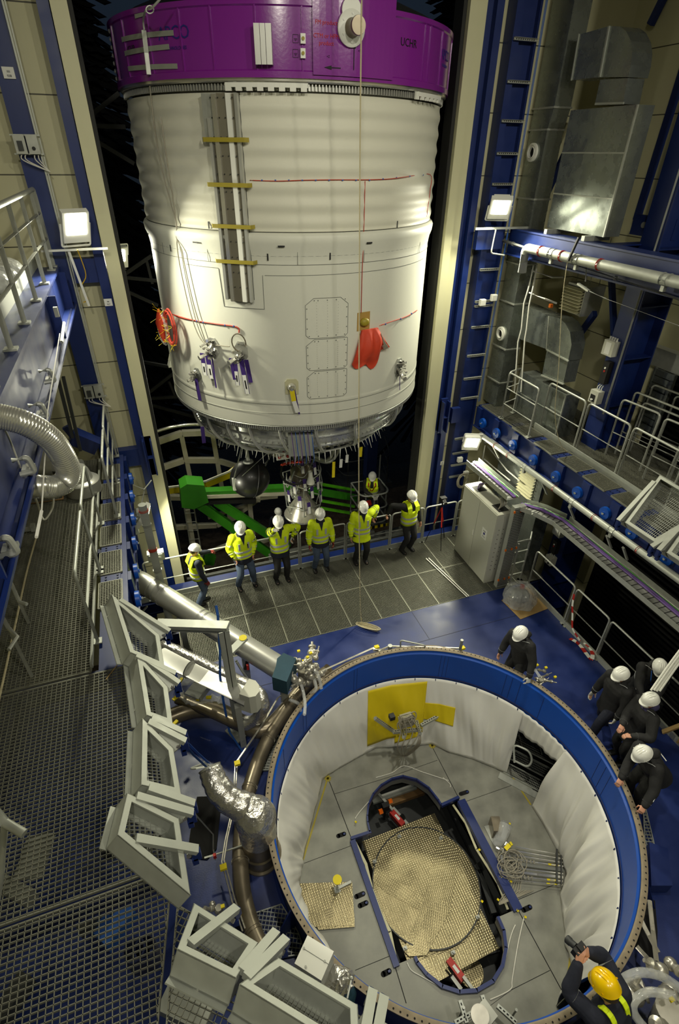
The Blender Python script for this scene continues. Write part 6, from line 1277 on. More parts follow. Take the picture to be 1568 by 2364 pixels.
# tread plate, yellow disc stand
t = thing('tread_plate_cover', 'square tread-plate sheet lying on the left part of the pit floor', 'floor plate', PZ(760, 2090, ZF))
mb = MB(); mb.prism([PZ(*p, ZF+.03) for p in ((687, 2040), (813, 2036), (819, 2140), (736, 2147), (690, 2075))], (0, 0, .008)); mb.build('plate', 'tread', t); mb = MB(); mb.prism([PZ(*p, ZF+.04) for p in ((706, 2112), (818, 2108), (819, 2136), (725, 2140))], (0, 0, .005)); mb.prism([PZ(*p, ZF+.04) for p in ((690, 2042), (812, 2038), (812, 2050), (690, 2054))], (0, 0, .004)); mb.build('upper_strip', 'tread', t)
hd = PZ(779, 2031, ZF+.42); ft = Vector((hd.x, hd.y, ZF+.04)); t = thing('marker_stand', 'small stand with a round yellow disc on the tread-plate sheet', 'stand', ft); mb = MB(); mb.lathe([(0, 0), (.075, 0), (.075, .012), (0, .012)], hd, seg=28); mb.build('yellow_disc', 'yellow', t); mb = MB(); mb.cyl(ft, hd, .014, 10); mb.beam(ft+Vector((0, 0, .03)), ft+Vector((.26, .02, .03)), .04, .03); mb.beam(ft, ft+Vector((0, 0, .01)), .1, .1); mb.build('stand_leg', 'galv', t)
# instrument rods and cable tangle
t0_, grp = None, 'instrument rods on the right part of the pit floor'
for k in range(9):
    f = k/8; a = PZ(1192-2*k, 1955+9.4*k, ZF+.10+.02*(k % 2)); b = PZ(1301-.2*k, 1974+8.6*k, ZF+.10+.02*(k % 2)); rr = (.009, .012, .010, .012, .028, .011, .022, .012, .008)[k]
    t = thing('instrument_rod', ['thin rod, uppermost of the bundle under the white tarpaulin', 'second thin rod from the top of the rod bundle', 'third thin rod from the top of the rod bundle', 'fourth thin rod, with fittings near its left end', 'thick dull grey tube in the middle of the rod bundle', 'thin rod just below the thick grey tube', 'thick shiny tube in the lower half of the rod bundle', 'thin rod with fittings below the thick shiny tube', 'lowest rod of the bundle, marked with yellow tape'][k], 'rod', a, grp)
    mb = MB(); mb.tube([a, b], rr, 10); mb.build('rod_body', 'grey' if k == 4 else 'chrome', t)
    if k in (3, 7): mb = MB(); [mb.cyl(a.lerp(b, .05+.07*i), a.lerp(b, .08+.07*i), .024, 8) for i in range(6)]; mb.build('fitting', 'steel', t)
    if k in (7, 8, 3): mb = MB(); mb.cyl(a.lerp(b, .7), a.lerp(b, .9), rr*1.25, 8); mb.build('yellow_marking', 'yellow', t)
mb = MB()
for f in (.85,): mb.beam(PZ(1286, 1960, ZF+.14), PZ(1286, 2040, ZF+.14), .03, .02)
for f in (.85,): mb.beam(PZ(1296, 1962, ZF+.14), PZ(1296, 2042, ZF+.14), .02, .02)
one('rod_clamp', mb, 'greydk', 'dark clamp bars across the right end of the rod bundle', 'clamp')
mb = MB(); random.seed(21)
for k in range(13):
    c = PZ(1180+random.uniform(-12, 16), 1995+random.uniform(-14, 20), ZF+.06+.012*k); r_ = random.uniform(.10, .20); e = random.uniform(.5, 1)
    mb.tube([c+Vector((r_*math.cos(a), r_*e*math.sin(a), .02*math.sin(2*a+k))) for a in [2*PI*i/18 for i in range(18)]], .0075, 5, closed=True)
for k in range(5): mb.tube(smooth_path([PZ(1190+4*k, 2000, ZF+.1), PZ(1180+5*k, 2045+3*k, ZF+.03), PZ(1160+6*k, 2070, ZF+.03), PZ(1155, 2088, ZF+.04), PZ(1200+8*k, 2055, ZF+.03)], 6), .0075, 5)
one('cable_tangle', mb, 'cable', 'tangle of thin grey cables at the left end of the instrument rods', 'cable')
t = thing('wrapped_instrument', 'steel box with plastic film wrapped round it on the pit floor', 'instrument', PZ(1152, 1925, ZF)); mb = MB(); c = PZ(1144, 1910, ZF+.14); Rm = Matrix.Rotation(R(-20), 3, 'Z'); mb.cbox(c, (.16, .26, .28), Rm); mb.build('box_body', 'steeldk', t)
mb = MB(); mb.prism([PZ(*p, ZF+.004) for p in ((1118, 1908), (1133, 1904), (1150, 1936), (1136, 1945))], (0, 0, .012)); mb.build('foot_plate', 'galv', t)
mb = MB(); P = [PZ(1165, 1905, ZF+.2), PZ(1158, 1930, ZF+.2), PZ(1145, 1950, ZF+.08)]; mb.tube(smooth_path(P, 6), [.13-.004*k for k in range(13)], 14); mb.build('plastic_film', 'plastic', t)
t = thing('small_valve_cluster', 'cluster of small valves with yellow tags beside the wrapped steel box', 'valve cluster', PZ(1172, 1960, ZF)); mb = MB(); random.seed(6)
for k in range(14): p = PZ(1168+random.uniform(-16, 16), 1965+random.uniform(-18, 20), ZF+random.uniform(.04, .16)); d_ = Vector((random.uniform(-1, 1), random.uniform(-1, 1), random.uniform(0, .6))).normalized(); mb.cyl(p-d_*.05, p+d_*.06, random.uniform(.012, .03), 8)
mb.build('valve_bodies', 'chrome', t); mb = MB(); mb.cbox(PZ(1172, 1955, ZF+.2), (.12, .07, .01), Matrix.Rotation(.3, 3, 'Z')); mb.cbox(PZ(1180, 1948, ZF+.15), (.04, .06, .03)); mb.build('yellow_tag', 'yellow', t)
mb = MB()
for k, P in enumerate((((1023, 1795), (1039, 1810), (1040, 1817)), ((868, 1795), (905, 1784), (933, 1768), (975, 1782), (1036, 1802)), ((852, 1850), (830, 1875), (820, 1890)), ((940, 2222), (950, 2240), (975, 2255), (1020, 2280)), ((1210, 2118), (1196, 2180), (1183, 2260), (1178, 2285), (1132, 2308)), ((1190, 2135), (1180, 2160), (1168, 2210)))): mb.tube(smooth_path([PZ(x, y, ZF+.012) for x, y in P], 5), .008, 6)
one('floor_tubing', mb, 'wirew', 'thin pale sensor tubes lying on the pit floor around the opening', 'tubing')
mb = MB()
for p in ((820, 1896), (1111, 2079), (1175, 1900), (1193, 2100), (1211, 2115), (1154, 2023), (1178, 2033), (1148, 2075), (1105, 1960)): c = PZ(*p, ZF+.05); mb.cyl(c, c+Vector((.02, -.03, .0)), .018, 8)
one('yellow_end_caps', mb, 'yellow', 'small yellow end caps scattered on tubes around the opening', 'end cap')
# slotted-rail stand at the near rim
t = thing('rail_stand', 'slotted-rail stand with white box and round steel disc at the near pit rim', 'stand', PZ(1090, 2340, ZF))
for a, b in (((1062, 2310), (1078, 2362)), ((1113, 2298), (1125, 2335)), ((1148, 2322), (1192, 2362)), ((1050, 2362), (1115, 2325))): mb = MB(); slotted(mb, PZ(*a, ZF+.35), PZ(*b, ZF+.35), .055); mb.build('slotted_rail', ['galvl', 'dark'], t)
mb = MB(); c = PZ(1118, 2345, ZF+.42); mb.cbox(c, (.26, .24, .16), Matrix.Rotation(.3, 3, 'Z')); mb.build('white_box', 'cabinet', t); mb = MB(); mb.lathe([(0, .0), (.125, 0), (.125, .02), (0, .02)], PZ(1108, 2345, ZF+.52), seg=32); mb.build('steel_disc', 'steel', t)
mb = MB()
for x, y in ((1062, 2345), (1180, 2350)): p = PZ(x, y, ZF); mb.cyl(p, p+Vector((0, 0, .4)), .02, 8)
mb.build('stand_leg', 'galv', t)
# gratings around the ring
for P, lab, sh in (([(661, 1653), (672, 1664), (655, 1710), (634, 1776), (584, 1778), (612, 1722)], 'small bright grating patch between the curved pipe and the ring', 1), ([(574, 2112), (650, 2087), (688, 2150), (705, 2200), (626, 2214), (598, 2160)], 'grating patch left of the white box, lower left of the ring', 0), ([(1486, 1868), (1492, 1868), (1512, 1952), (1498, 1960), (1490, 1950)], 'narrow grating patch right of the ring', 0)):
    Q = [PZ(x, y, .06) for x, y in P]; mb = MB(); grating(mb, [(p.x, p.y) for p in Q], .06, .05, .05, R(-25), .006, .03, .012); t = thing('ring_grating', lab, 'grating', Q[0]-Vector((0, 0, .06))); mb.build('grate', 'galvl', t)
    if sh: mb = MB(); mb.prism([(p.x, p.y, .012) for p in Q], (0, 0, .004)); mb.build('under_light_sheet', 'alu', t)  # pale sheet stands in for light showing up through the grating
# ================================================================ hinged platform flaps folded back on the deck edge
AL = R(38); q2 = 2**-.5
def flap(origin, e, o, poly, arms, lab, L=.53, Li=.16, D=.20, tipz=3.6, gr=R(0), grp='folded platform flaps'):
    """poly: (along, up-slope) corners of the open tub; arms: along-positions"""
    e, o = Vector(e), Vector(o); zv = Vector((0, 0, 1)); u = math.cos(AL)*o+math.sin(AL)*zv; n = -math.sin(AL)*o+math.cos(AL)*zv; O = Vector(origin); O.z = tipz
    W_ = lambda a, s, h=0.: O+e*a+u*s+n*h
    t = thing('platform_flap', lab, 'platform flap', O, grp); k = len(poly); cen = (sum(p[0] for p in poly)/k, sum(p[1] for p in poly)/k)
    ins = lambda p, d: (p[0]+(cen[0]-p[0])*d, p[1]+(cen[1]-p[1])*d)
    mb = MB()
    for i in range(k):
        a, b = poly[i], poly[(i+1) % k]; mb.prism([W_(*a), W_(*b), W_(*b, -D), W_(*a, -D)], (W_(*ins(a, .02))-W_(*a)))
    mb.build('tub_sides', 'galvl', t)
    mb = MB(); fw = .055
    for i in range(k):
        a, b = Vector(poly[i]), Vector(poly[(i+1) % k]); pv, nx = Vector(poly[i-1]), Vector(poly[(i+2) % k]); d = (b-a).normalized(); nrm = Vector((-d.y, d.x)); c_ = Vector(cen)
        if nrm.dot(c_-a) < 0: nrm = -nrm
        def mitre(p, d1, d2):
            m_ = (d2.normalized()-d1.normalized()); m_ = m_.normalized() if m_.length > 1e-6 else nrm; s_ = fw/max(.3, abs(m_.dot(nrm))); return p+m_*s_*(1 if m_.dot(nrm) > 0 else -1)
        ai = mitre(a, a-pv, b-a); bi = mitre(b, b-a, nx-b)
        for h in (0.0, -D+.012): mb.prism([W_(*a, h), W_(*b, h), W_(*bi, h), W_(*ai, h)], n*-.012)
    mb.build('rim_flange', 'galvl', t)
    mb = MB(); P = [(a, s) for a, s in poly]; lm = MB(); grating(lm, P, -D+.02, .05, .034, gr, .005, .025, 0)
    mb.add([W_(v[0], v[1], v[2]) for v in lm.v], lm.f); mb.build('flap_grating', 'galv', t)
    mb = MB(); mo = max(range(k), key=lambda i: (poly[i][1]+poly[(i+1) % k][1])); a, b = poly[mo], poly[(mo+1) % k]; mb.beam(W_(a[0], a[1]+.02, -D-.01), W_(b[0], b[1]+.02, -D-.01), .06, .012, n); mb.build('edge_strip', 'galvl', t)
    for tip, root in arms:
        ta, ts = tip; m_ = lambda f: (ta+(root[0]-ta)*f, ts+(root[1]-ts)*f)
        mb = MB(); mb.beam(W_(*m_(.86), -.012), W_(*tip, .0), .07, .045, n)
        k_ = min(poly, key=lambda c: (c[0]-ta)**2+(c[1]-ts)**2); mb.prism([W_(*m_(.6), -.03), W_(*tip, -.03), W_(ta, ts, -.10), W_(k_[0], k_[1], -D)], e*.01); arm = mb.build('hinge_arm', 'galvl', t)
        mb = MB(); mb.cbox(W_(ta, ts-.03, -.06), (.07, .05, .12), Matrix.Rotation(math.atan2(o.y, o.x), 3, 'Z')); mb.beam(W_(ta, ts-.03, -.1), W_(ta, ts-.03, -.1)-Vector((0, 0, .10)), .05, .05); mb.build('hinge_bracket', 'blue', arm)
        mb = MB(); mb.cyl(W_(ta-.03, ts+.05, -.06), W_(ta+.03, ts+.05, -.06), .018, 8); mb.build('hinge_bolt', 'chrome', arm)
    return t
def onplane(px, py, O, e, o, tipz=3.6):            # photo measurement -> (along, up-slope) on the flap's plane
    e, o = Vector(e), Vector(o); zv = Vector((0, 0, 1)); u = math.cos(AL)*o+math.sin(AL)*zv; n = -math.sin(AL)*o+math.cos(AL)*zv; O = Vector((O[0], O[1], tipz)); d = ray(px, py); t = (O-EYE).dot(n)/d.dot(n); p = EYE+d*t-O; return p.dot(e), p.dot(u)
XL = -.356
def pxflap(O, e, o, out1, out2, in2, in1, tip1, tip2, lab):
    P = [onplane(*c, O, e, o) if isinstance(c[0], int) and c[0] > 9 or c[0] > 9 else c for c in (out1, out2, in2, in1)]; T1, T2 = onplane(*tip1, O, e, o), onplane(*tip2, O, e, o)
    a0, a1 = min(p_[0] for p_ in P), max(p_[0] for p_ in P)
    return flap(O, e, o, P, [(T1, P[0]), (T2, P[1])], lab)
O_ = (XL, 4.0, 0); eL, oL = (0, 1, 0), (-1, 0, 0)
pxflap(O_, eL, oL, (258, 1372), (300, 1505), (380, 1540), (368, 1466), (391, 1458), (404, 1556), 'grey folded platform flap on the left deck edge, farthest from the camera')
pxflap(O_, eL, oL, (315, 1507), (338, 1650), (399, 1672), (387, 1586), (413, 1578), (428, 1694), 'grey folded platform flap on the left deck edge, second farthest')
pxflap(O_, eL, oL, (329, 1658), (326, 1811), (418, 1834), (400, 1728), (428, 1712), (448, 1856), 'grey folded platform flap on the left deck edge, third, upright rectangle')
O4 = (XL, 2.74, 0); P4 = [onplane(x, y, O4, eL, oL) for x, y in ((294, 1830), (271, 1926), (440, 2066), (413, 1890))]
flap(O4, eL, oL, P4, [(onplane(445, 1877, O4, eL, oL), P4[0]), (onplane(456, 1962, O4, eL, oL), onplane(290, 1930, O4, eL, oL))], 'large pointed folded platform flap at the corner of the left deck edge')
c6 = 1.718; dE = (q2, -q2, 0); dO = (-q2, -q2, 0)
O5 = (0, c6, 0); P5 = [onplane(x, y, O5, dE, dO) for x, y in ((409, 2190), (545, 2257), (596, 2176), (449, 2085))]
flap(O5, dE, dO, P5, [(onplane(546, 2097, O5, dE, dO), onplane(420, 2192, O5, dE, dO)), (onplane(637, 2152, O5, dE, dO), P5[1])], 'folded platform flap left of the grating edge at the bottom, with a slanted end')
P6 = [onplane(553, 2271, O5, dE, dO), (1.03, .50), onplane(826, 2320, O5, dE, dO), onplane(643, 2211, O5, dE, dO)]
flap(O5, dE, dO, P6, [(onplane(660, 2168, O5, dE, dO), P6[0]), (onplane(860, 2288, O5, dE, dO), P6[1])], 'large folded platform flap at the bottom edge, beside the white box')
t7 = onplane(886, 2303, O5, dE, dO); P7 = [(t7[0]+.06, .52), (t7[0]+.75, .5), (t7[0]+.72, .16), (t7[0]-.0, .16)]
flap(O5, dE, dO, P7, [(t7, P7[0]), ((t7[0]+.72, 0), P7[1])], 'folded platform flap mostly cut off by the bottom edge of the frame')
OR = (6.86, 4.5, 0); eR, oR = (0, 1, 0), (1, 0, 0)
Pr = [onplane(1524, 1096, OR, eR, oR), None, onplane(1512, 1252, OR, eR, oR), onplane(1443, 1206, OR, eR, oR)]; T1, T2 = onplane(1428, 1202, OR, eR, oR), onplane(1505, 1262, OR, eR, oR); Pr[1] = (T2[0]-(T1[0]-Pr[0][0])*0-.12, Pr[0][1])
flap(OR, eR, oR, Pr, [(T1, Pr[0]), (T2, Pr[1])], 'folded platform flap on the right walkway edge, its grating facing the camera')
dy = T1[0]-T2[0]+.12; flap((6.86, 4.5-dy, 0), eR, oR, Pr, [(T1, Pr[0]), (T2, Pr[1])], 'folded platform flap on the right walkway edge, cut by the frame edge')
# ================================================================ pipes and gear on the left
def bend(pts, n=5): return smooth_path(pts, n)
def Z(x, y, z): return PZ(x, y, z)
t = thing('silver_pipe', 'long thick smooth silver pipe slanting down to the dark teal covered box', 'pipe', Z(500, 1450, 0))
a, b = Z(318, 1338, 1.35), Z(655, 1548, 1.0); mb = MB(); mb.tube(fillet([a+Vector((-.25, .25, -.1)), a, b], .2), .205, 28); mb.build('pipe_body', 'alu', t)
mb = MB()
for f in (.12, .16, .20, .47, .50): c = a.lerp(b, f); d = (b-a).normalized(); mb.cyl(c-d*.012, c+d*.012, .212, 28)
mb.build('pipe_seam', 'alu', t); mb = MB()
for f in (.3, .75): p = a.lerp(b, f); mb.box((p.x-.06, p.y-.06, 0), (p.x+.06, p.y+.06, p.z-.15))
mb.build('pipe_stand', 'galv', t)
t = thing('silver_pipe', 'shorter smooth silver pipe ending in a rounded grey cover', 'pipe', Z(500, 1560, 0)); a, b = Z(372, 1515, 1.35), Z(575, 1612, 1.2)
mb = MB(); mb.tube([a, b], .15, 28); mb.build('pipe_body', 'alu', t); mb = MB(); c = a.lerp(b, .33); d = (b-a).normalized(); mb.cyl(c-d*.01, c+d*.01, .156, 28); mb.build('pipe_seam', 'alu', t)
mb = MB(); P = [Z(*p, 1.42) for p in ((552, 1602), (575, 1567), (590, 1571), (598, 1581), (599, 1596), (590, 1607), (575, 1610))]; mb.prism(P, (0, 0, -.42)); mb.build('end_cover', 'cabinet', t)
mb = MB(); mb.box((b.x-.25, b.y-.05, 0), (b.x-.15, b.y+.05, 1.1)); mb.build('pipe_stand', 'galv', t)
t = thing('foil_wrapped_pipe', 'pipe wrapped in crumpled silver foil between the two smooth silver pipes', 'pipe', Z(500, 1540, 0)); P = bend([Z(372, 1490, 1.2), Z(440, 1520, 1.15), Z(520, 1560, 1.1), Z(585, 1590, 1.1), Z(607, 1625, .95), Z(592, 1660, .6), Z(560, 1672, .45)]); random.seed(14)
mb = MB(); mb.tube(P, [.115*(1+random.uniform(-.09, .09)) for _ in P], 20); mb.build('foil_sleeve', 'foil', t)
mb = MB(); mb.tube(bend([Z(600, 1655, .5), Z(560, 1672, .42), Z(480, 1640, .42), Z(410, 1612, .45)]), .10, 20); one('bronze_pipe', mb, 'steeldk', 'weathered steel pipe running under the smooth silver pipe', 'pipe')
mb = MB(); mb.tube(bend([Z(380, 1662, .35), Z(440, 1640, .32), Z(500, 1640, .3), Z(555, 1668, .3), Z(620, 1680, .3), Z(700, 1590, .3)]), .15, 22); one('bronze_pipe', mb, 'steeldk', 'thick weathered pipe on the blue floor behind the flaps', 'pipe')
t = thing('ring_pipe', 'large weathered steel pipe curving round the left side of the ring', 'pipe', Z(570, 1850, 0)); P = bend([Z(760, 1545, .35), Z(700, 1595, .35), Z(655, 1650, .35), Z(612, 1720, .35), Z(585, 1790, .35), Z(566, 1860, .35), Z(556, 1940, .35), Z(556, 2020, .35), Z(566, 2090, .35), Z(590, 2165, .35), Z(630, 2240, .35)])
mb = MB(); mb.tube(P, .115, 20); mb.build('pipe_body', 'steeldk', t); mb = MB()
for i in (7, 14, 22, 33, 44): c, d = P[i], (P[i+1]-P[i]).normalized(); mb.cyl(c-d*.02, c+d*.02, .124, 20)
mb.build('weld_band', 'steel', t)
mb = MB()
for off in (0, .035): mb.tube([p+Vector((off, off*.5, 0)) for p in [Z(860, 1497, .55), Z(720, 1560, .55), Z(640, 1612, .5), Z(600, 1680, .5), Z(543, 1762, .5), Z(538, 1860, .5), Z(520, 1940, .5), Z(512, 1990, .5), Z(536, 2080, .5), Z(560, 2150, .5)]], .011, 6)
mb.tube([Z(862, 1497, .6), Z(880, 1500, .6), Z(900, 1492, .6), Z(1066, 1497, .6)], .02, 6); mb.tube([Z(862, 1502, .55), Z(1066, 1504, .55)], .02, 6)
one('thin_tube_run', mb, 'steel', 'long run of thin steel tubes following the ring on its left and far side', 'tube')
mb = MB(); mb.tube(bend([Z(740, 1570, .6), Z(800, 1532, .6), Z(860, 1510, .6), Z(930, 1496, .6), Z(1000, 1492, .6), Z(1060, 1504, .6)]), .022, 8); mb.tube(bend([Z(740, 1585, .4), Z(800, 1548, .4), Z(880, 1512, .4)]), .06, 12); one('thin_tube_run', mb, 'steeldk', 'steel tubes along the far rim of the ring', 'tube')
mb = MB(); p = Z(900, 1500, .6); mb.cyl(p-Vector((0, 0, .6)), p+Vector((0, 0, .12)), .045, 10); p2 = Z(1062, 1502, .6); mb.cyl(p2-Vector((0, 0, .6)), p2+Vector((.0, .0, .3)), .03, 8); mb.tube(fillet([Z(925, 1500, .55), Z(925, 1478, .8), Z(982, 1490, .75), Z(980, 1500, .6)], .05), .016, 8); one('rim_standoff', mb, 'galv', 'small galvanised posts and a bent handle at the far rim', 'post')
mb = MB()
for p in ((870, 1494), (1068, 1496), (548, 1762), (516, 2002)): mb.cbox(Z(*p, .6), (.09, .07, .05))
one('yellow_clamps', mb, 'yellow', 'small yellow-orange clamps on the tubes around the ring', 'clamp')
# foil elbow and its can
t = thing('foil_wrapped_elbow', 'big pipe elbow wrapped in shiny silver foil left of the ring', 'pipe', Z(590, 1960, 0)); base = Z(592, 1990, .0); base.z = 0; P = bend([Z(484, 1772, 1.55), Z(500, 1812, 1.45), Z(526, 1845, 1.32), Z(560, 1862, 1.2), Z(586, 1872, 1.12)], 6)
mb = MB(); random.seed(15); mb.tube(P, [(.155+.05*i/len(P))*(1+random.uniform(-.05, .05)) for i in range(len(P))], 26); mb.build('foil_bend', 'foil', t)
cc = Z(590, 1885, 1.1); mb = MB(); mb.lathe([(0, 1.30), (.12, 1.31), (.24, 1.22), (.285, 1.08), (.27, .95), (.25, .86), (.265, .70), (.26, .62)], (cc.x, cc.y, 0), seg=30); mb.build('foil_cap', 'foil', t)
mb = MB(); mb.lathe([(.25, .64), (.25, .30), (.27, .28), (.27, .06), (.3, .04), (.3, 0)], (cc.x, cc.y, 0), seg=30); mb.build('steel_can', 'steeldk', t)
mb = MB(); e = P[0]; mb.lathe([(0, .01), (.15, .0), (.15, -.03)], e, (P[0]-P[1]), 24); mb.cyl(e, e+Vector((-.05, .05, .1)), .02, 8); mb.tube(fillet([e+Vector((0, 0, .05)), e+Vector((-.2, .02, .05)), e+Vector((-.25, .04, .05)), e+Vector((-.02, .06, .05))], .05), .014, 8); mb.cbox(e+Vector((.05, -.03, .05)), (.08, .05, .03)); mb.build('end_fittings', 'galv', t)
# galvanised stand with horizontal beam
ft = Z(553, 1688, 0); zt = 2.62
t = thing('steel_stand', 'galvanised upright post with a horizontal arm reaching left to the deck', 'steel stand', ft); mb = MB(); mb.ibeam(ft, (ft.x, ft.y, zt), .16, .16, (0, 1, 0), .012); mb.build('upright_post', 'galvl', t)
a = Z(362, 1440, zt-.08); mb = MB(); mb.beam((ft.x+.08, ft.y, zt+.02), a, .16, .07, (0, 0, 1)); mb.beam((ft.x+.08, ft.y, zt-.08), a-Vector((0, 0, .1)), .03, .10, (0, 0, 1)); mb.build('horizontal_arm', 'galvl', t)
mb = MB(); mb.cbox(ft+Vector((0, 0, .02)), (.36, .36, .04), Matrix.Rotation(.5, 3, 'Z')); mb.cbox(ft+Vector((0, 0, .22)), (.24, .24, .06)); mb.build('foot_plate', 'galvl', t)
mb = MB(); a, b = Z(525, 1512, 1.55), Z(566, 1472, 1.55); mb.beam(a, b, .13, .05); bb = mb.build('cross_bracket', 'galvl', t); mb = MB(); mb.lathe([(0, 0), (.07, 0), (.07, .006), (0, .006)], b+Vector((-.04, -.02, .03)), seg=12); mb.build('yellow_tape_piece', 'yellow', bb)
mb = MB(); a, b = Z(455, 1580, 1.0), Z(440, 1610, .9); mb.beam(Z(468, 1575, 1.0), Z(442, 1608, 1.0), .28, .02); mb.beam(Z(468, 1575, 1.0)+Vector((.12, 0, -.1)), Z(442, 1608, 1.0)+Vector((.12, 0, -.1)), .02, .2); one('angle_bracket', mb, 'galvl', 'flat galvanised angle bracket under the shorter silver pipe', 'bracket')
def strap(pts, lab, w=.04): mb = MB(); [mb.beam(a, b, w, .005, (-.4, -1, .3)) for a, b in zip(pts[:-1], pts[1:])]; return one('blue_strap', mb, 'bluestrap', lab, 'strap')
strap([Z(499, 1398, 2.72), Z(503, 1420, 2.6), Z(508, 1500, 1.8), Z(508, 1560, 1.4), Z(516, 1620, .9), Z(530, 1690, .1), Z(560, 1735, .03)], 'blue lashing strap hanging from the galvanised arm to the floor')
strap([Z(428, 1710, 2.9), Z(456, 1738, 2.2), Z(482, 1762, 1.6)], 'blue lashing strap from the flaps to the foil elbow, upper one'); strap([Z(424, 1716, 2.9), Z(446, 1742, 2.2), Z(476, 1770, 1.6)], 'blue lashing strap from the flaps to the foil elbow, lower one')
mb = MB(); mb.prism([Z(*p, .006) for p in ((455, 1840), (500, 1838), (512, 1850), (500, 1960), (478, 1985), (432, 1980), (440, 1920))], (0, 0, .01)); one('floor_mat', mb, 'dark', 'black mat lying on the blue floor left of the foil elbow', 'mat')
# covered valve box and valve cluster
t = thing('covered_box', 'box under a dark teal cloth cover at the end of the thick silver pipe', 'covered box', Z(650, 1560, 0)); zt = 1.25
mb = MB(); P = [Z(*p, zt) for p in ((655, 1507), (684, 1520), (662, 1574), (628, 1563), (637, 1538), (640, 1520))]; mb.prism(P, (0, 0, -.34)); mb.build('cloth_cover', 'teal', t); mb = MB(); c = sum(P, Vector((0, 0, 0)))/6; mb.box((c.x-.06, c.y-.06, 0), (c.x+.06, c.y+.06, .95)); mb.build('box_stand', 'galv', t)
def valves(cx, cy, z, lab, n, s=1., seed=1, wraps=()):
    rnd = random.Random(seed); c = Z(cx, cy, z); t = thing('valve_cluster', lab, 'valve cluster', Vector((c.x, c.y, 0)))
    mb = MB(); mb.cyl((c.x, c.y, 0), (c.x, c.y, z), .09*s, 14)
    for k in range(n):
        p = c+Vector((rnd.uniform(-.3, .3), rnd.uniform(-.22, .22), rnd.uniform(-.25, .12)))*s; d = Vector((rnd.uniform(-1, 1), rnd.uniform(-1, 1), rnd.uniform(-.1, 1))).normalized(); r_ = rnd.uniform(.035, .08)*s; mb.ball(p, r_*1.15, 12)
        mb.lathe([(0, 0), (r_, 0), (r_, .03), (r_*.6, .04), (r_*.6, .10), (r_*.9, .11), (r_*.9, .14), (r_*.3, .15), (r_*.3, .22), (0, .22)], p, d, 14)
    mb.build('valve_bodies', 'steel', t)
    if wraps:
        mb = MB(); [mb.tube(bend([Z(*q) for q in w]), .03, 8) for w in wraps]; mb.build('wrapped_hose', 'plastic', t)
    mb = MB(); [mb.cbox(c+Vector((rnd.uniform(-.25, .25), rnd.uniform(-.25, .25), .15)), (.05, .04, .03)) for _ in range(3)]; mb.build('yellow_label', 'yellow', t)
    return t
valves(700, 1545, .95, 'cluster of shiny steel valves beside the teal covered box', 14, 1.1, 3, ([(676, 1555, 1.0), (695, 1580, .9), (704, 1620, .8), (703, 1650, .8)], [(702, 1530, 1.2), (722, 1560, .9), (730, 1590, .8), (718, 1600, .7)], [(715, 1535, 1.2), (735, 1560, 1), (742, 1590, .8)], [(668, 1615, .6), (690, 1625, .6), (694, 1640, .7)]))
valves(712, 1520, 1.2, 'upper steel valve with round flanges right of the teal box', 5, .8, 7)
valves(505, 1895+200, .3, 'small valve fitting beside the thin tubes on the left floor', 3, .5, 8)
mb = MB(); mb.tube([Z(440, 1868, 2.6), Z(492, 1926, .8), Z(492, 1960, .4), Z(498, 1985, .3)], .010, 6); mb.tube([Z(472, 1980, .4), Z(500, 1972, .4), Z(565, 1950, .5)], .012, 6); mb.cbox(Z(496, 1976, .42), (.04, .04, .08), None, 1); one('floor_tube', mb, ['galvl', 'red'], 'thin bent tube with a red cap on the floor left of the ring', 'tube')
mb = MB(); random.seed(31); c = Z(440, 1610, .8); mb.tube(bend([Z(410, 1585, .9), Z(425, 1612, .8), Z(450, 1620, .75), Z(490, 1612, .75), Z(515, 1618, .7)]), [.06+random.uniform(-.015, .02) for _ in range(21)], 12); mb.ball(Z(430, 1560, .3), .3, 12, sc=(1, .7, .4)); one('plastic_wrapped_hose', mb, 'plastic', 'hose wrapped in clear plastic with yellow tape behind the flaps', 'hose')
mb = MB()
for p in ((418, 1570), (458, 1612), (482, 1610), (404, 1612), (405, 1668)): mb.cbox(Z(*p, .85), (.09, .05, .03), Matrix.Rotation(random.uniform(0, 3), 3, 'Z'))
one('yellow_tape_pieces', mb, 'yellow', 'yellow tape pieces on the wrapped hose behind the flaps', 'tape')
mb = MB(); a = Z(520, 1520, 1.1); mb.tube(bend([Z(545, 1525, 1.), Z(560, 1550, .8), Z(570, 1565, .6)]), .025, 8); mb.cyl(Z(566, 1545, .8), Z(572, 1520, 1.0), .03, 8, 1); mb.cbox(Z(572, 1540, .9), (.04, .04, .12), None, 2); one('hand_valve', mb, ['galvl', 'black', 'red'], 'hand valve with red lever beside the galvanised post', 'valve')
# white box and foil by the near rim
t = thing('white_box', 'white metal box beside the ring, lower middle', 'box', Z(712, 2205, 0)); zt = 1.3; P = [Z(*p, zt) for p in ((710, 2159), (771, 2196), (742, 2264), (680, 2224))]; c = sum(P, Vector((0, 0, 0)))/4
mb = MB(); mb.prism(P, (0, 0, -.45)); mb.build('box_body', 'paint', t); mb = MB(); mb.beam(Z(700, 2189, zt+.002), Z(762, 2228, zt+.002), .004, .003, (0, 0, 1), 1)
for p in ((702, 2189), (750, 2219), (706, 2232)): mb.cyl(Z(*p, zt), Z(*p, zt)+Vector((0, 0, .01)), .012, 8, 2)
mb.build('lid_details', ['paint', 'grey', 'galv'], t); mb = MB(); mb.box((c.x-.08, c.y-.08, 0), (c.x+.08, c.y+.08, .9)); mb.build('box_stand', 'galv', t)
mb = MB(); random.seed(40); c = Z(780, 2268, .9); rings = []
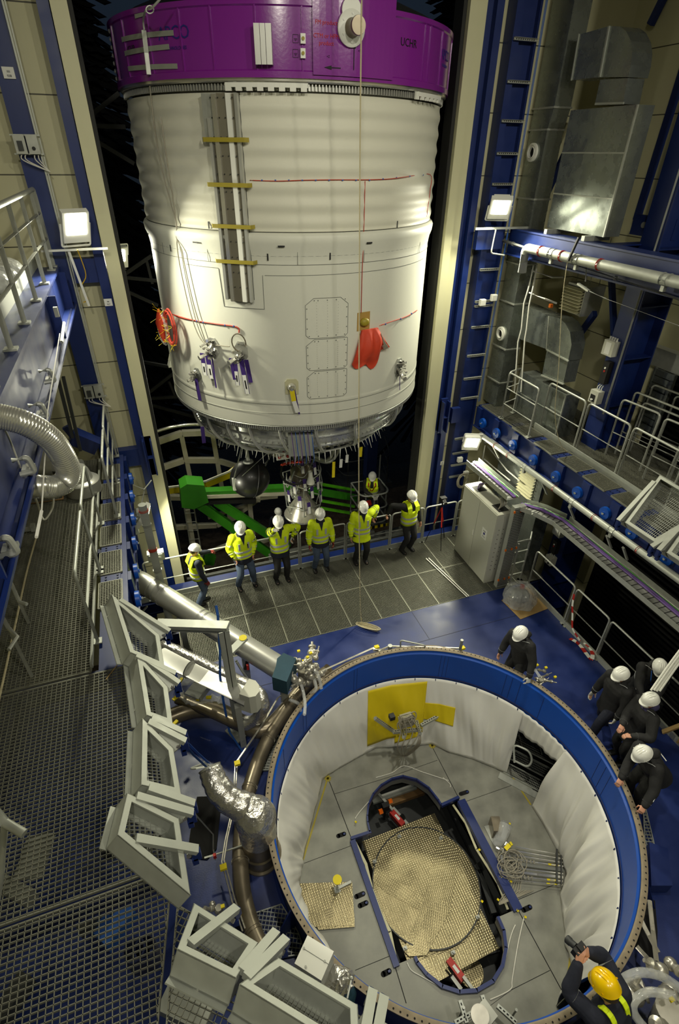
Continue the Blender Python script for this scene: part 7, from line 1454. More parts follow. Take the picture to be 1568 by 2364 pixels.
for i in range(9): f = i/8; rings.append([c+Vector(((.17*math.sin(PI*f)+.01)*math.cos(a)*random.uniform(.75, 1.2), (.15*math.sin(PI*f)+.01)*math.sin(a)*random.uniform(.75, 1.2), .24*(f-.5))) for a in [2*PI*k/18 for k in range(18)]])
mb.ring(rings, smooth=False); o = one('crumpled_foil', mb, 'foil', 'lump of crumpled silver foil right of the white box', 'foil'); mb = MB(); mb.ball(Z(792, 2292, .6), .16, 14, sc=(1, 1, 1.2)); mb.cyl(Z(792, 2292, .6)-Vector((0, 0, .6)), Z(792, 2292, .6), .08, 12); one('teal_covered_device', mb, 'teal', 'device under a teal cover just below the crumpled foil', 'device'); mb = MB(); mb.cyl(Z(812, 2258, 1.0), Z(802, 2305, 1.0), .009, 6); mb.ball(Z(812, 2258, 1.0), .022, 8); mb.cyl(Z(803, 2300, 1.0), Z(803, 2300, 1.0)-Vector((0, 0, 1)), .008, 6); one('probe_rod', mb, 'galv', 'thin rod with a ball end beside the crumpled foil', 'rod')
# grey down pipe, electrical boxes
t = thing('down_pipe', 'grey vertical pipe with red clamp rings left of the leftmost worker', 'pipe', (-.62, 8.6, 0)); pt = PY(328, 1165, 8.9); mb = MB(); mb.cyl((pt.x, pt.y, pt.z), (pt.x, pt.y, 0), .075, 16); mb.build('pipe_body', 'galvl', t); mb = MB()
for py, m_ in ((1178, 1), (1212, 0), (1272, 1), (1322, 0)): z = PY(334, py, 8.9).z; mb.cyl((pt.x, pt.y, z-.015), (pt.x, pt.y, z+.015), .086, 16, m_)
mb.build('clamp_ring', ['galvl', 'redwire'], t)
for (x, y, w, h, lab, m_) in ((304, 1218, .24, .28, 'grey electrical box behind the left roller beam', 'galvl'), (360, 1282, .34, .20, 'grey double switch box left of the leftmost worker', 'galv'), (310, 1185, .2, .12, 'small metal box just under the left floodlight', 'galv')):
    c = PY(x, y, 9.6); mb = MB(); mb.cbox(c, (w, .16, h)); mb.cbox(c-Vector((0, .09, 0)), (w*.8, .02, h*.8)); mb.cyl(c-Vector((w*.2, .1, 0)), c-Vector((w*.2, .13, 0)), .03, 10); mb.cyl(c-Vector((-w*.2, .1, 0)), c-Vector((-w*.2, .13, 0)), .03, 10); mb.cyl(c, c+Vector((0, .2, -.0)), .02, 6); one('switch_box', mb, m_, lab, 'switch box')
mb = MB(); mb.beam(PY(303, 1245, 9.4), PY(322, 1330, 9.2), .16, .03, (1, 0, 0)); mb.beam(PY(312, 1430, 8.6), PY(340, 1400, 8.6), .05, .02, (1, 0, 0)); one('slotted_strut', mb, 'galvl', 'pale slotted strut and plate behind the roller beam on the left', 'bracket')
for (x, y, z_, lab) in ((62, 333, 0, 'grey double switch box high on the far left column'), (217, 903, 0, 'grey double switch box lower on the left column, over the railings')):
    c = PY(x, y, 10.5); t = thing('switch_box', lab, 'switch box', c); mb = MB(); mb.cbox(c+Vector((-.085, 0, 0)), (.15, .1, .24)); mb.cbox(c+Vector((.085, 0, 0)), (.15, .1, .24)); mb.build('box_body', 'galv', t); mb = MB(); mb.cbox(c+Vector((-.085, -.06, -.02)), (.07, .03, .12)); mb.build('rocker_switch', 'greydk', t); mb = MB(); mb.cyl(c+Vector((.085, -.05, -.05)), c+Vector((.085, -.07, -.05)), .025, 8); mb.build('knob', 'black', t); mb = MB(); mb.beam(c+Vector((-.2, .02, .11)), c+Vector((.2, .02, .11)), .03, .02); mb.beam(c+Vector((-.2, .02, -.12)), c+Vector((.2, .02, -.12)), .03, .02); mb.build('mounting_strip', 'galvl', t)
    mb = MB(); [mb.tube(bend([c+Vector((dx, 0, -.12)), c+Vector((dx, -.01, -.2)), c+Vector((.22, .0, -.34))]), .008, 6) for dx in (-.1, -.05, .07, .12)]; mb.build('cable', 'wirew', t)
# flexible hose, steel can and wide duct pipe on the left deck
t = thing('flexible_hose', 'fat ribbed aluminium hose looping in from the left edge', 'hose', PY(100, 1100, 4.3)); P = bend([PY(-60, 955, 4.3), PY(0, 962, 4.3), PY(60, 978, 4.3), PY(112, 1010, 4.35), PY(140, 1045, 4.4), PY(158, 1085, 4.45), PY(150, 1112, 4.45), PY(122, 1124, 4.4), PY(88, 1123, 4.35), PY(70, 1125, 4.5)], 20)
mb = MB(); mb.tube(P, [.094 if i % 2 else .0985 for i in range(len(P))], 22, smooth=True); mb.build('hose_body', 'flex', t); mb = MB(); mb.cyl(PY(92, 1124, 4.36), PY(60, 1126, 4.5), .085, 18); mb.build('hose_end', 'foil', t)
c = Z(196, 1135, 3.5); t = thing('steel_can', 'round grey steel can standing on the left deck under the hose', 'can', c); mb = MB(); mb.lathe([(0, .02), (.30, .02), (.30, .24), (.28, .26), (.2, .28), (.16, .45), (.12, .52), (0, .52)], c, seg=32); mb.build('can_body', 'alu', t)
mb = MB(); a = c+Vector((.02, .1, .42)); mb.tube(fillet([a, c+Vector((-.55, .35, .45)), c+Vector((-1.6, .7, .5))], .2), .17, 24); mb.tube(fillet([c+Vector((-.45, .3, .5)), c+Vector((-.55, .9, 1.0)), c+Vector((-.75, 1.5, 1.7))], .2), .13, 20); mb.build('duct_pipe', 'alu', t)
for (x, y) in ((112, 868), (92, 948), (60, 1075), (15, 1262)):
    p = PX(x, y, -1.09); t = thing('beam_clamp', 'steel clamp gripping the lower flange of the upper left beam, ' + {868: 'topmost', 948: 'second from the top', 1075: 'above the hose end', 1262: 'lowest, near the left edge'}[y], 'clamp', p, None); mb = MB(); mb.tube(fillet([p+Vector((-.08, 0, .06)), p+Vector((.03, 0, .07)), p+Vector((.05, 0, -.06)), p+Vector((-.06, 0, -.07))], .03), .022, 8); mb.cbox(p+Vector((.0, .05, -.05)), (.09, .10, .03)); mb.build('clamp_jaw', 'galv', t); mb = MB(); mb.cyl(p+Vector((.0, .05, -.14)), p+Vector((0, .05, .03)), .012, 8); mb.build('clamp_screw', 'chrome', t)
mb = MB(); mb.tube([PX(138, 770, -1.05), PX(110, 950, -1.0), PX(96, 1180, -1.0)], .006, 6); mb.tube([PX(96, 1180, -1.0), PX(84, 1240, -1.0)], .012, 8); one('steel_wire', mb, 'wirew', 'thin taut steel wire dropping from the upper left beam', 'wire')
mb = MB(); random.seed(5); P = bend([Z(84, 1240, 3.56), Z(62, 1320, 3.56), Z(38, 1430, 3.56), Z(14, 1540, 3.56), Z(-10, 1650, 3.56)], 10); mb.tube(P, .013, 6); one('deck_rope', mb, 'rope', 'pale rope lying straight across the left grating deck', 'rope')
mb = MB(); mb.tube(bend([PY(-20, 930, 4.6), PY(20, 1010, 4.5), PY(52, 1090, 4.5), PY(84, 1155, 4.6), PY(96, 1192, 4.7), PY(106, 1198, 4.7), PY(122, 1170, 4.7), PY(122, 1140, 4.7), PY(108, 1132, 4.6), PY(70, 1150, 4.6), PY(50, 1138, 4.6)], 6), .008, 6); one('loose_cable', mb, 'wirew', 'white cable looping around the end of the ribbed hose', 'cable')
mb = MB(); p = PX(130, 720, -1.06); mb.cbox(p, (.05, .06, .12)); mb.tube([PX(148, 745, -1.06), PX(142, 790, -1.05)], .02, 8); one('pulley_block', mb, 'galv', 'small steel pulley block hanging from the upper left beam', 'pulley')
mb = MB(); c = Z(62, 1222, 3.62); mb.cbox(c, (.16, .06, .05)); mb.cbox(c+Vector((.1, -.02, .03)), (.06, .10, .10)); one('deck_clamp', mb, 'galv', 'small metal clamp assembly lying on the left deck near the blue beam', 'clamp')
mb = MB(); mb.tube([Z(52, 1165, 3.55), Z(145, 1152, 3.55), Z(148, 1130, 3.55)], .02, 6); one('wood_strip', mb, 'wood', 'thin brown strip lying on the deck below the hose end', 'strip')
for (pts, lab) in (([(-20, 1270), (18, 1330), (45, 1390), (62, 1395)], 'grey railing tube at the left edge, upper of the near ones'), ([(-20, 1380), (20, 1450), (40, 1470), (20, 1500)], 'grey railing tube at the left edge, middle of the near ones')):
    mb = MB(); mb.tube([Z(x, y, 4.3) for x, y in pts], .021, 8); mb.tube([Z(*pts[1], 4.3), Z(*pts[1], 4.3)-Vector((0, 0, .8))], .021, 8); one('railing_tube', mb, 'galv', lab, 'railing')
t = thing('railing_tube', 'thick grey tube frame at the lower left edge of the picture', 'railing', Z(20, 1890, 3.5)); mb = MB(); mb.tube([Z(-30, 1850, 4.3), Z(12, 1900, 4.3), Z(56, 1925, 4.25)], .035, 12); mb.build('upper_tube', 'galvl', t); mb = MB(); mb.tube([Z(12, 1900, 4.3), Z(2, 2010, 3.9), Z(-8, 2080, 3.5)], .03, 12); mb.build('lower_tube', 'galvl', t)
# things lying below the see-through deck
mb = MB(); random.seed(17)
for k in range(26): x, y = random.uniform(-3.2, -.8), random.uniform(-.6, 4.6); mb.cbox((x, y, random.uniform(.1, .5)), (random.uniform(.1, .5), random.uniform(.1, .6), random.uniform(.05, .3)), Matrix.Rotation(random.uniform(0, 3), 3, 'Z'), random.choice((0, 0, 1, 2, 3, 4)))
one('stored_material', mb, ['greydk', 'galvl', 'bluestrap', 'cardboard', 'wood'], 'assorted crates and parts dimly seen through the left grating deck', 'stored material', kind='stuff')
mb = MB(); [mb.lathe([(.075, 0), (.075, .3), (.09, .3), (.09, 0)], Z(326+24*k, 2222-6*k, 2.9), seg=20) for k in range(2)]; one('blue_pipe_ends', mb, 'bluedk', 'pair of dark blue pipe ends under the lower left grating', 'pipe end')
mb = MB(); p = Z(125, 1530+20, 3.6); mb.tube([Z(245, 1568, 3.53), Z(270, 1536, 3.53)], .007, 6); one('straw', mb, 'cardboard', 'short yellowish stick lying on the deck beside the farthest flap', 'stick')
# ================================================================ people
def ell_ring(c, x, y, rx, ry, seg=16, sq=1.0):
    out = []
    for k in range(seg):
        a = 2*PI*k/seg; ca, sa = math.cos(a), math.sin(a); out.append(c+x*(abs(ca)**sq*(1 if ca >= 0 else -1))*rx+y*(abs(sa)**sq*(1 if sa >= 0 else -1))*ry)
    return out
def limb(mb, pts, rs, seg=14, mi=0, n=4, flat=None):   # smooth tapered limb
    P = smooth_path(pts, n); k = len(pts)-1; Rr = []
    for i in range(len(P)): f = i/n; j = min(int(f), k-1); f -= j; f = f*f*(3-2*f); Rr.append(rs[j]+(rs[j+1]-rs[j])*f)
    mb.tube(P, Rr, seg, mi); mb.ball(P[0], Rr[0]*.99, seg, mi); mb.ball(P[-1], Rr[-1]*.99, seg, mi)
def ik(S_, T, a, b, hint):
    d = T-S_; L = min(d.length, (a+b)*.985); d.normalize(); T2 = S_+d*L; x = (a*a-b*b+L*L)/(2*L); h = math.sqrt(max(a*a-x*x, 0)); hv = hint-d*hint.dot(d)
    if hv.length < 1e-4: hv = Vector((0, 0, -1))
    return S_+d*x+hv.normalized()*h, T2
def hand_mesh(mb, w, dirn, palm, side, curl=.6, mi=0, s=1.):  # wrist, pointing direction, palm normal, thumb side
    d = dirn.normalized(); pn = (palm-d*palm.dot(d)).normalized(); sd = d.cross(pn)*side
    c = w+d*.05*s; rings = []
    for f, a, b in ((-.02, .028, .022), (.02, .036, .018), (.06, .042, .016), (.095, .040, .013)): rings.append(ell_ring(w+d*f*s, sd, pn, a*s, b*s, 12, .8))
    mb.ring(rings, mi=mi)
    for i, (off, L) in enumerate(((.031, .072), (.011, .082), (-.010, .076), (-.030, .060))):
        b0 = w+d*.088*s+sd*off*s; cr = curl*(1+.12*i); p = [b0]; dd = d.copy()
        for sgm in (.42, .33, .25): dd = (dd*math.cos(cr*.75)+pn*math.sin(cr*.75)).normalized(); ax = dd; pn2 = pn; p.append(p[-1]+dd*L*sgm*s); pnn = (pn*math.cos(cr*.75)-d*math.sin(cr*.75)); 
        mb.tube(p, [.0105*s, .0098*s, .009*s, .0075*s], 8, mi); mb.ball(p[-1], .0075*s, 8, mi)
    b0 = w+d*.025*s+sd*.03*s; p = [b0, b0+(sd*.8+d*.5+pn*.3).normalized()*.035*s, b0+(sd*.8+d*.5+pn*.3).normalized()*.035*s+(d+pn*.5+sd*.1).normalized()*.03*s, b0+(sd*.8+d*.5+pn*.3).normalized()*.035*s+(d+pn*.7).normalized()*.055*s]
    mb.tube(p, [.014*s, .012*s, .010*s, .008*s], 8, mi); mb.ball(p[-1], .008*s, 8, mi)
def remesh(o, vox, smooth=2):
    m = o.modifiers.new('skin', 'REMESH'); m.mode = 'VOXEL'; m.voxel_size = vox; m.use_smooth_shade = True
    if smooth: k = o.modifiers.new('relax', 'SMOOTH'); k.factor = .5; k.iterations = smooth
    dg = bpy.context.evaluated_depsgraph_get(); dg.update(); me = bpy.data.meshes.new_from_object(o.evaluated_get(dg)); old = o.data; o.modifiers.clear(); o.data = me; bpy.data.meshes.remove(old); return o
def person(foot, face, lab, top='jacket', topm='hivis', legs='workt', lean=0., side=0., hands=(None, None), hm='helmet', stance=.22, gl=(None, None), headdown=20, headyaw=0, mask=True, h=1.76, group=None, hem=None, step=(0, 0), scl=1., pipe_=False, elbow=(None, None), fine=False, band=True, hoodm='blackfab'):
    """local frame: +y is where the person faces, +x their right hand side is -x ... built straight in world coordinates"""
    k = h/1.76; f = Vector((math.cos(face), math.sin(face), 0)); r = Vector((f.y, -f.x, 0)); z = Vector((0, 0, 1)); foot = Vector(foot); t = thing('person', lab, 'person', foot, group)
    G = lambda a, b, c: foot+r*a*k+f*b*k+z*c*k        # right, forward, up
    ln, sdv = R(lean), R(side); pel = G(0, -.10*math.sin(ln), .93)
    up = (z*math.cos(ln)+f*math.sin(ln))*math.cos(sdv)+r*math.sin(sdv); up.normalize(); fw_ = (f-up*f.dot(up)).normalized(); rr = fw_.cross(up).normalized()
    chest = pel+up*.34*k; shz = pel+up*.50*k; neck = pel+up*.57*k
    hd = R(headdown); hu = (up*math.cos(hd*.5)+fw_*math.sin(hd*.5)).normalized(); headc = neck+hu*.13*k
    hf = (fw_*math.cos(R(headyaw))+rr*math.sin(R(headyaw))); hf = (hf-z*hf.dot(z)).normalized(); hz = (z*math.cos(hd)+hf*math.sin(hd)).normalized(); hf = (hf*math.cos(hd)-z*math.sin(hd)).normalized(); hr = hf.cross(hz).normalized()
    ank = [G(-stance/2, step[0], .08), G(stance/2, step[1], .08)]; hips = [pel-rr*.09*k, pel+rr*.09*k]; knees = []
    for i in (0, 1): kn, _ = ik(hips[i]-z*.03*k, ank[i], .44*k, .43*k, f); knees.append(kn)
    sh = [shz-rr*.185*k-up*.03*k, shz+rr*.185*k-up*.03*k]; els, wr = [], []
    for i, sg in ((0, -1), (1, 1)):
        tg = hands[i]
        if tg is None: tg = sh[i]+(rr*sg*.10-z*.53+f*.10)*k
        elif tg == 'pocket': tg = pel+rr*sg*.20*k+f*.08*k-z*.02*k
        else: tg = Vector(tg)
        hint = elbow[i] or (rr*sg*.8-f*.7-z*.3); e_, w_ = ik(sh[i], tg, .29*k, .26*k, Vector(hint)); els.append(e_); wr.append(w_)
    # body, one continuous surface
    mb = MB()
    def torso(mb, a, wx, extra=0., mi=0, lo=0., hi=1.):
        rows = [(-.06, .150, .105), (.04, .155, .110), (.16, .150, .105), (.28, .165, .115), (.40, .180, .118), (.48, .170, .10), (.53, .10, .075)]
        mb.ring([ell_ring(pel+up*h_*k, rr, fw_, (x_+extra)*k*wx, (y_+extra)*k, 20, .85) for h_, x_, y_ in rows if lo <= (h_+.06)/.6 <= hi], mi=mi)
    torso(mb, 0, .95); mb.tube([neck-up*.08*k, neck+hu*.03*k, headc-hz*.03*k], [.06*k, .055*k, .055*k], 12)
    hs = []
    for h_, x_, y_, off in ((-.125, .030, .035, .035), (-.105, .052, .060, .025), (-.07, .066, .080, .012), (-.02, .074, .094, .0), (.03, .078, .100, -.004), (.07, .074, .094, -.006), (.10, .055, .070, -.006), (.117, .02, .03, -.006)): hs.append(ell_ring(headc+hz*h_*k+hf*off*k, hr, hf, x_*k, y_*k, 20))
    mb.ring(hs); mb.tube([headc+hf*.088*k+hz*.01*k, headc+hf*.108*k-hz*.025*k, headc+hf*.098*k-hz*.04*k], [.009*k, .015*k, .012*k], 8)
    for sg in (-1, 1): mb.ball(headc+hr*sg*.078*k-hz*.01*k, .026*k, 10, sc=(.6, .8, 1)); mb.ball(headc+hf*.088*k+hr*sg*.03*k+hz*.028*k, .014*k, 8)
    mb.ball(headc+hf*.095*k-hz*.068*k, .018*k, 8, sc=(1.2, .6, .5))
    for i, sg in ((0, -1), (1, 1)):
        limb(mb, [sh[i], sh[i].lerp(els[i], .5), els[i], els[i].lerp(wr[i], .4), wr[i]], [.055*k, .048*k, .040*k, .040*k, .027*k], 12)
        limb(mb, [hips[i], hips[i].lerp(knees[i], .5), knees[i], knees[i].lerp(ank[i], .4), ank[i]], [.085*k, .075*k, .055*k, .055*k, .036*k], 12)
        dr = (wr[i]-els[i]).normalized(); palm = (-rr*sg*.8+f*.2-z*.3) if hands[i] is None else (-z*.8+f*.3); hand_mesh(mb, wr[i], dr, palm, -sg if hands[i] is None else sg, .35 if hands[i] is None else .75, s=k*1.02)
        mb.tube([ank[i]-f*.05*k-z*.03*k, ank[i]+f*.10*k-z*.045*k, ank[i]+f*.17*k-z*.055*k], [.04*k, .035*k, .025*k], 10)
    body = mb.build('body', 'skin', t); remesh(body, .0055 if fine else .0085, 1)
    # trousers
    mb = MB(); mb.ring([ell_ring(pel+up*h_*k, rr, fw_, x_*k, y_*k, 18, .9) for h_, x_, y_ in ((-.10, .155, .12), (-.02, .175, .13), (.08, .165, .125), (.14, .155, .12))])
    for i in (0, 1): a = ank[i]+z*.02*k; limb(mb, [hips[i]-z*.02*k, hips[i].lerp(knees[i], .5), knees[i], knees[i].lerp(a, .45), a.lerp(knees[i], .12), a], [.108*k, .094*k, .078*k, .075*k, .068*k, .070*k], 14)
    remesh(mb.build('trousers', legs, t), .013, 2)
    for i in (0, 1):
        mb = MB(); a = ank[i]; mb.ring([ell_ring(a+f*x*k+z*q_*k, r, z, w_*k, h_*k, 12, .8) for x, q_, w_, h_ in ((-.085, -.035, .02, .02), (-.07, -.03, .042, .045), (.0, -.03, .048, .05), (.08, -.042, .052, .038), (.15, -.05, .048, .028), (.185, -.055, .02, .015))]); mb.tube([a-z*.02*k, a+z*.05*k], [.05*k, .052*k], 12); mb.build('shoe', 'black', t)
    # upper garment
    vest = top == 'vest'; m0 = 'blackfab' if vest and topm != 'navyvest' else ('navy' if vest else topm); mb = MB(); ex = .028
    rows = [(-.16 if not vest else -.08, .185, .145), (-.02, .178, .140), (.12, .172, .135), (.26, .190, .145), (.38, .205, .145), (.46, .20, .125), (.52, .135, .095), (.56, .085, .08)]; bk = 1. if vest else 1.13; rows = [(a_, b_*(bk if a_ < .5 else 1), c_*(bk if a_ < .5 else 1)) for a_, b_, c_ in rows]
    if hem: rows = [(hem, .235, .195), ((hem-.02)/2, .215, .175)]+rows[2:]
    mb.ring([ell_ring(pel+up*h_*k, rr, fw_, x_*k, y_*k, 22, .85) for h_, x_, y_ in rows])
    for i in (0, 1): w_ = wr[i].lerp(els[i], .06); limb(mb, [sh[i]-rr*(0), sh[i].lerp(els[i], .5), els[i], els[i].lerp(w_, .5), w_], [.088*k*bk, .076*k*bk, .066*k*bk, .060*k*bk, .048*k*bk], 14)
    jac = mb.build('jacket', m0, t); remesh(jac, .0095 if fine else .0125, 2)
    def band_ring(h_, x_, y_, w=.05, m='reflect', nm='reflective_band', par=jac):
        mb = MB(); mb.ring([ell_ring(pel+up*(h_+dh)*k, rr, fw_, (x_+e_)*k, (y_+e_)*k, 28, .85) for dh, e_ in ((-w/2, 0), (-w/2, .006), (w/2, .006), (w/2, 0))], caps=False); return mb.build(nm, m, par)
    def arm_band(i, f0, w=.05, rad_=.07):
        a, b = (sh[i], els[i]) if f0 < 1 else (els[i], wr[i]); f0 = f0 % 1; c = a.lerp(b, f0); d = (b-a).normalized(); mb = MB(); mb.tube([c-d*w*.5*k, c+d*w*.5*k], rad_*k, 16, caps=False); mb.build('reflective_band', 'reflect', jac)
    if top == 'jacket' and topm == 'hivis':
        band_ring(.02, .204, .160); band_ring(.14, .203, .160)
        for i in (0, 1): arm_band(i, .55, .05, .092); arm_band(i, 1.35, .05, .080)
        for sg in (-1, 1): mb = MB(); P = [pel+up*.22*k+rr*sg*.10*k+fw_*.160*k, pel+up*.38*k+rr*sg*.10*k+fw_*.158*k, shz+rr*sg*.10*k+fw_*.09*k+up*.03*k, shz+rr*sg*.10*k-fw_*.07*k+up*.03*k]; [mb.beam(a, b, .045*k, .012, fw_) for a, b in zip(P[:1], P[1:2])]; mb.build('shoulder_strip', 'reflect', jac)
        mb = MB(); mb.ring([ell_ring(pel+up*h_*k, rr, fw_, x_*k, y_*k, 22, .85) for h_, x_, y_ in ((-.17, .216, .172), (-.06, .212, .168), (-.045, .206, .164))], caps=False); mb.build('dark_hem', 'navy', jac)
        mb = MB(); mb.ring([ell_ring(pel+up*h_*k+fw_*.01, rr, fw_, x_*k, y_*k, 18) for h_, x_, y_ in ((.52, .125, .105), (.57, .085, .088), (.60, .080, .082), (.60, .068, .07))], caps=False); mb.prism([neck+fw_*.10*k-rr*.06*k, neck+fw_*.10*k+rr*.06*k, chest+fw_*.170*k+up*.0*k], fw_*.014); mb.build('dark_collar', 'navy', jac)
        for i in (0, 1): a, b = wr[i].lerp(els[i], .28), wr[i].lerp(els[i], .03); mb = MB(); mb.tube([a, b], [.070*k, .062*k], 16, caps=False); mb.build('dark_cuff', 'navy', jac)
    if vest:
        mb = MB(); e_ = .014; rows = [(-.06, .190, .150), (.05, .185, .146), (.18, .182, .144), (.28, .20, .152), (.36, .206, .152)]
        mb.ring([ell_ring(pel+up*h_*k, rr, fw_, (x_+e_)*k, (y_+e_)*k, 28, .85) for h_, x_, y_ in rows], caps=False)
        for sg in (-1, 1):
            P = [pel+up*.34*k+rr*sg*.11*k+fw_*.160*k, pel+up*.46*k+rr*sg*.115*k+fw_*.145*k, shz+rr*sg*.10*k+fw_*.06*k+up*.055*k, shz+rr*sg*.10*k-fw_*.07*k+up*.055*k, pel+up*.36*k+rr*sg*.11*k-fw_*.165*k]; [mb.beam(a, b, .115*k, .014, (fw_*.3+up) if 0 < i < 3 else fw_) for i, (a, b) in enumerate(zip(P[:-1], P[1:]))]
        v = mb.build('safety_vest', 'hivis', t); sm = v.modifiers.new('thickness', 'SOLIDIFY'); sm.thickness = .006
        band_ring(.03, .206, .166, par=v); band_ring(.15, .203, .163, par=v)
    if topm in ('blackfab',) and top == 'jacket':     # thin pale piping lines
        mb = MB()
        for i, sg in ((0, -1), (1, 1)): mb.tube(smooth_path([shz-rr*sg*0+rr*sg*.06*k+up*.06*k+fw_*.06*k, sh[i]+up*.085*k, sh[i].lerp(els[i], .35)+rr*sg*.085*k, sh[i].lerp(els[i], .8)+rr*sg*.075*k, els[i].lerp(wr[i], .5)+rr*sg*.066*k+z*.02], 5), .0045*k, 5)
        mb.build('reflective_piping', 'reflect', jac); arm_band(0, 1.75, .012, .062); arm_band(1, 1.75, .012, .062)
        mb = MB(); mb.tube([neck-up*.03*k, neck+up*.02*k+hu*.02*k], [.105*k, .075*k], 16, caps=False); mb.ball(shz-fw_*.10*k+up*.03*k, .10*k, 12, sc=(1.2, .8, .6)); mb.build('hood', hoodm, jac)
    # gloves, mask, hair, helmet
    for i, sg in ((0, -1), (1, 1)):
        if gl[i]: mb = MB(); dr = (wr[i]-els[i]).normalized(); palm = (-rr*sg*.8+f*.2-z*.3) if hands[i] is None else (-z*.8+f*.3); hand_mesh(mb, wr[i]-dr*.004, dr, palm, -sg if hands[i] is None else sg, .35 if hands[i] is None else .75, s=k*1.16); mb.build('glove', gl[i], t)
    mb = MB(); mb.ring([ell_ring(headc+hz*h_*k+hf*o_*k, hr, hf, x_*k, y_*k, 18) for h_, x_, y_, o_ in ((-.05, .072, .085, -.025), (-.01, .084, .095, -.02), (.04, .087, .10, -.012), (.07, .084, .10, -.01))]); mb.build('hair', 'hair', t)
    if mask:
        mb = MB(); mb.ring([ell_ring(headc+hf*(.035+d_)*k-hz*(.055-.0)*k, hr, hz, x_*k, y_*k, 16) for d_, x_, y_ in ((.03, .062, .062), (.06, .050, .052), (.085, .026, .034), (.092, .004, .006))]); mb.build('face_mask', 'mask', t)
    mb = MB(); hb = headc+hz*.045*k; pr_ = [(0, .128), (.035, .125), (.07, .112), (.098, .088), (.118, .05), (.124, .012), (.13, -.002), (.128, -.006), (.115, .002), (.1, .05)]
    rg = [[hb+hz*h_*k+hr*x_*r_*k*.93+hf*y_*r_*k*1.13 for x_, y_ in [(math.cos(2*PI*j/28), math.sin(2*PI*j/28)) for j in range(28)]] for r_, h_ in [(max(.004, a), b) for a, b in pr_]]
    mb.ring(rg, caps=False); 
    pk = [];
    for j in range(9): a = R(40+100*j/8); pk.append((hb+hr*math.cos(a)*.118*k+hf*math.sin(a)*.138*k-hz*.002*k, hb+hr*math.cos(a)*.108*k+hf*(math.sin(a)*.178)*k-hz*.018*k))
    mb.ring([[p for p, _ in pk], [q_ for _, q_ in pk]], caps=False, wrap=False); mb.ring([[p-hz*.005 for p, _ in pk], [q_-hz*.005 for _, q_ in pk]], caps=False, wrap=False)
    he = mb.build('safety_helmet', hm, t); mb = MB()
    for x_ in (-.028, 0, .028): mb.tube(smooth_path([hb+hr*x_*k+hf*.105*k+hz*.078*k, hb+hr*x_*k+hf*.04*k+hz*.124*k, hb+hr*x_*k-hf*.04*k+hz*.124*k, hb+hr*x_*k-hf*.105*k+hz*.078*k], 4), .0055*k, 6)
    for sg in (-1, 1):
        for dy in (-.05, .05): mb.cyl(hb+hr*sg*.108*k+hf*dy*k+hz*.03*k, hb+hr*sg*.114*k+hf*dy*k+hz*.03*k, .008*k, 6)
    mb.build('helmet_ridge', hm, he); return t, dict(sh=sh, els=els, wr=wr, headc=headc, pel=pel, f=f, rr=rr, up=up, hf=hf, hz=hz, hr=hr, jac=jac, k=k, chest=chest, fw=fw_)
M['hoodp'] = mat('purple_grey_cloth', (52, 48, 84), .85)
def G0(px, py): return PZ(px, py, 0.0)
DN = R(-90)                                          # facing the camera side
p, I = person(G0(468, 1393), R(15), 'person in a dark jacket and yellow vest, leftmost, one hand on the railing', 'vest', 'navyvest', 'jeans', hands=(PY(490, 1272, 9.85), None), gl=('redglove', 'redglove'), headdown=22, step=(.05, -.12), stance=.14, h=1.66)
p, I = person((G0(546, 1358)+G0(592, 1345))/2, R(-82), 'person in a bright yellow jacket, second from left, hands in pockets', legs='jeans', hands=('pocket', 'pocket'), mask=False, headdown=30, headyaw=15, stance=.36, h=1.86)
mb = MB(); mb.beam(I['chest']+I['fw']*.165-I['rr']*.09, I['chest']+I['fw']*.165-I['rr']*.09-Vector((0, 0, .12)), .025, .02); mb.build('clip_on_radio', 'black', I['jac'])
p, I = person((G0(636, 1338)+G0(665, 1336))/2, R(-88), 'person in a yellow jacket holding his chin, other hand on the railing', legs='workt', hands=(PY(676, 1238, 9.72), PY(636, 1222, 9.0)), gl=('glove', 'glove'), headdown=26, headyaw=10, stance=.26, h=1.86, elbow=((.6, .2, -.2), (-.6, -.2, -.8)))
mb = MB(); mb.beam(I['pel']+I['fw']*.14-I['rr']*.02-Vector((0, 0, .02)), I['pel']+I['fw']*.14-I['rr']*.02-Vector((0, 0, .16)), .03, .02); mb.build('yellow_key_strap', 'yellow', I['jac'])
p, I = person((G0(722, 1317)+G0(758, 1308))/2, R(-95), 'person in a yellow jacket and pale jeans, fourth from left, arms hanging', legs='jeans', mask=True, headdown=24, headyaw=12, stance=.3, h=1.79, gl=('redglove', 'redglove'))
p, I = person((G0(818, 1298)+G0(845, 1293))/2, R(-95), 'person in a yellow jacket beside the hanging rope, left hand on the railing', legs='workt', hands=(PY(864, 1193, 9.8), None), headdown=34, stance=.26, h=1.82, hem=-.22)
p, I = person((G0(928, 1270)+G0(945, 1269))/2, R(-78), 'person in a yellow vest over black clothes, rightmost at the door railing', 'vest', 'black', 'workt', hands=(None, PY(896, 1186, 9.85)), headdown=18, headyaw=5, stance=.26, h=1.80)
p, I = person((5.42, 12.15, -.62), R(-112), 'person in a yellow vest with red harness standing in the lift basket', 'vest', 'black', 'navy', hands=((5.48, 11.78, .44), (5.28, 11.78, .46)), gl=('glove', 'glove'), headdown=20, lean=14, h=1.72)
mb = MB(); [mb.tube([I['chest']+I['fw']*.18+I['rr']*sg*.02-I['up']*.05, I['chest']+I['fw']*.17+I['rr']*sg*.10+I['up']*.14, I['sh'][0 if sg < 0 else 1]-I['rr']*sg*.09+I['up']*.09], .018, 6) for sg in (-1, 1)]; mb.build('safety_harness', 'red', I['jac'])
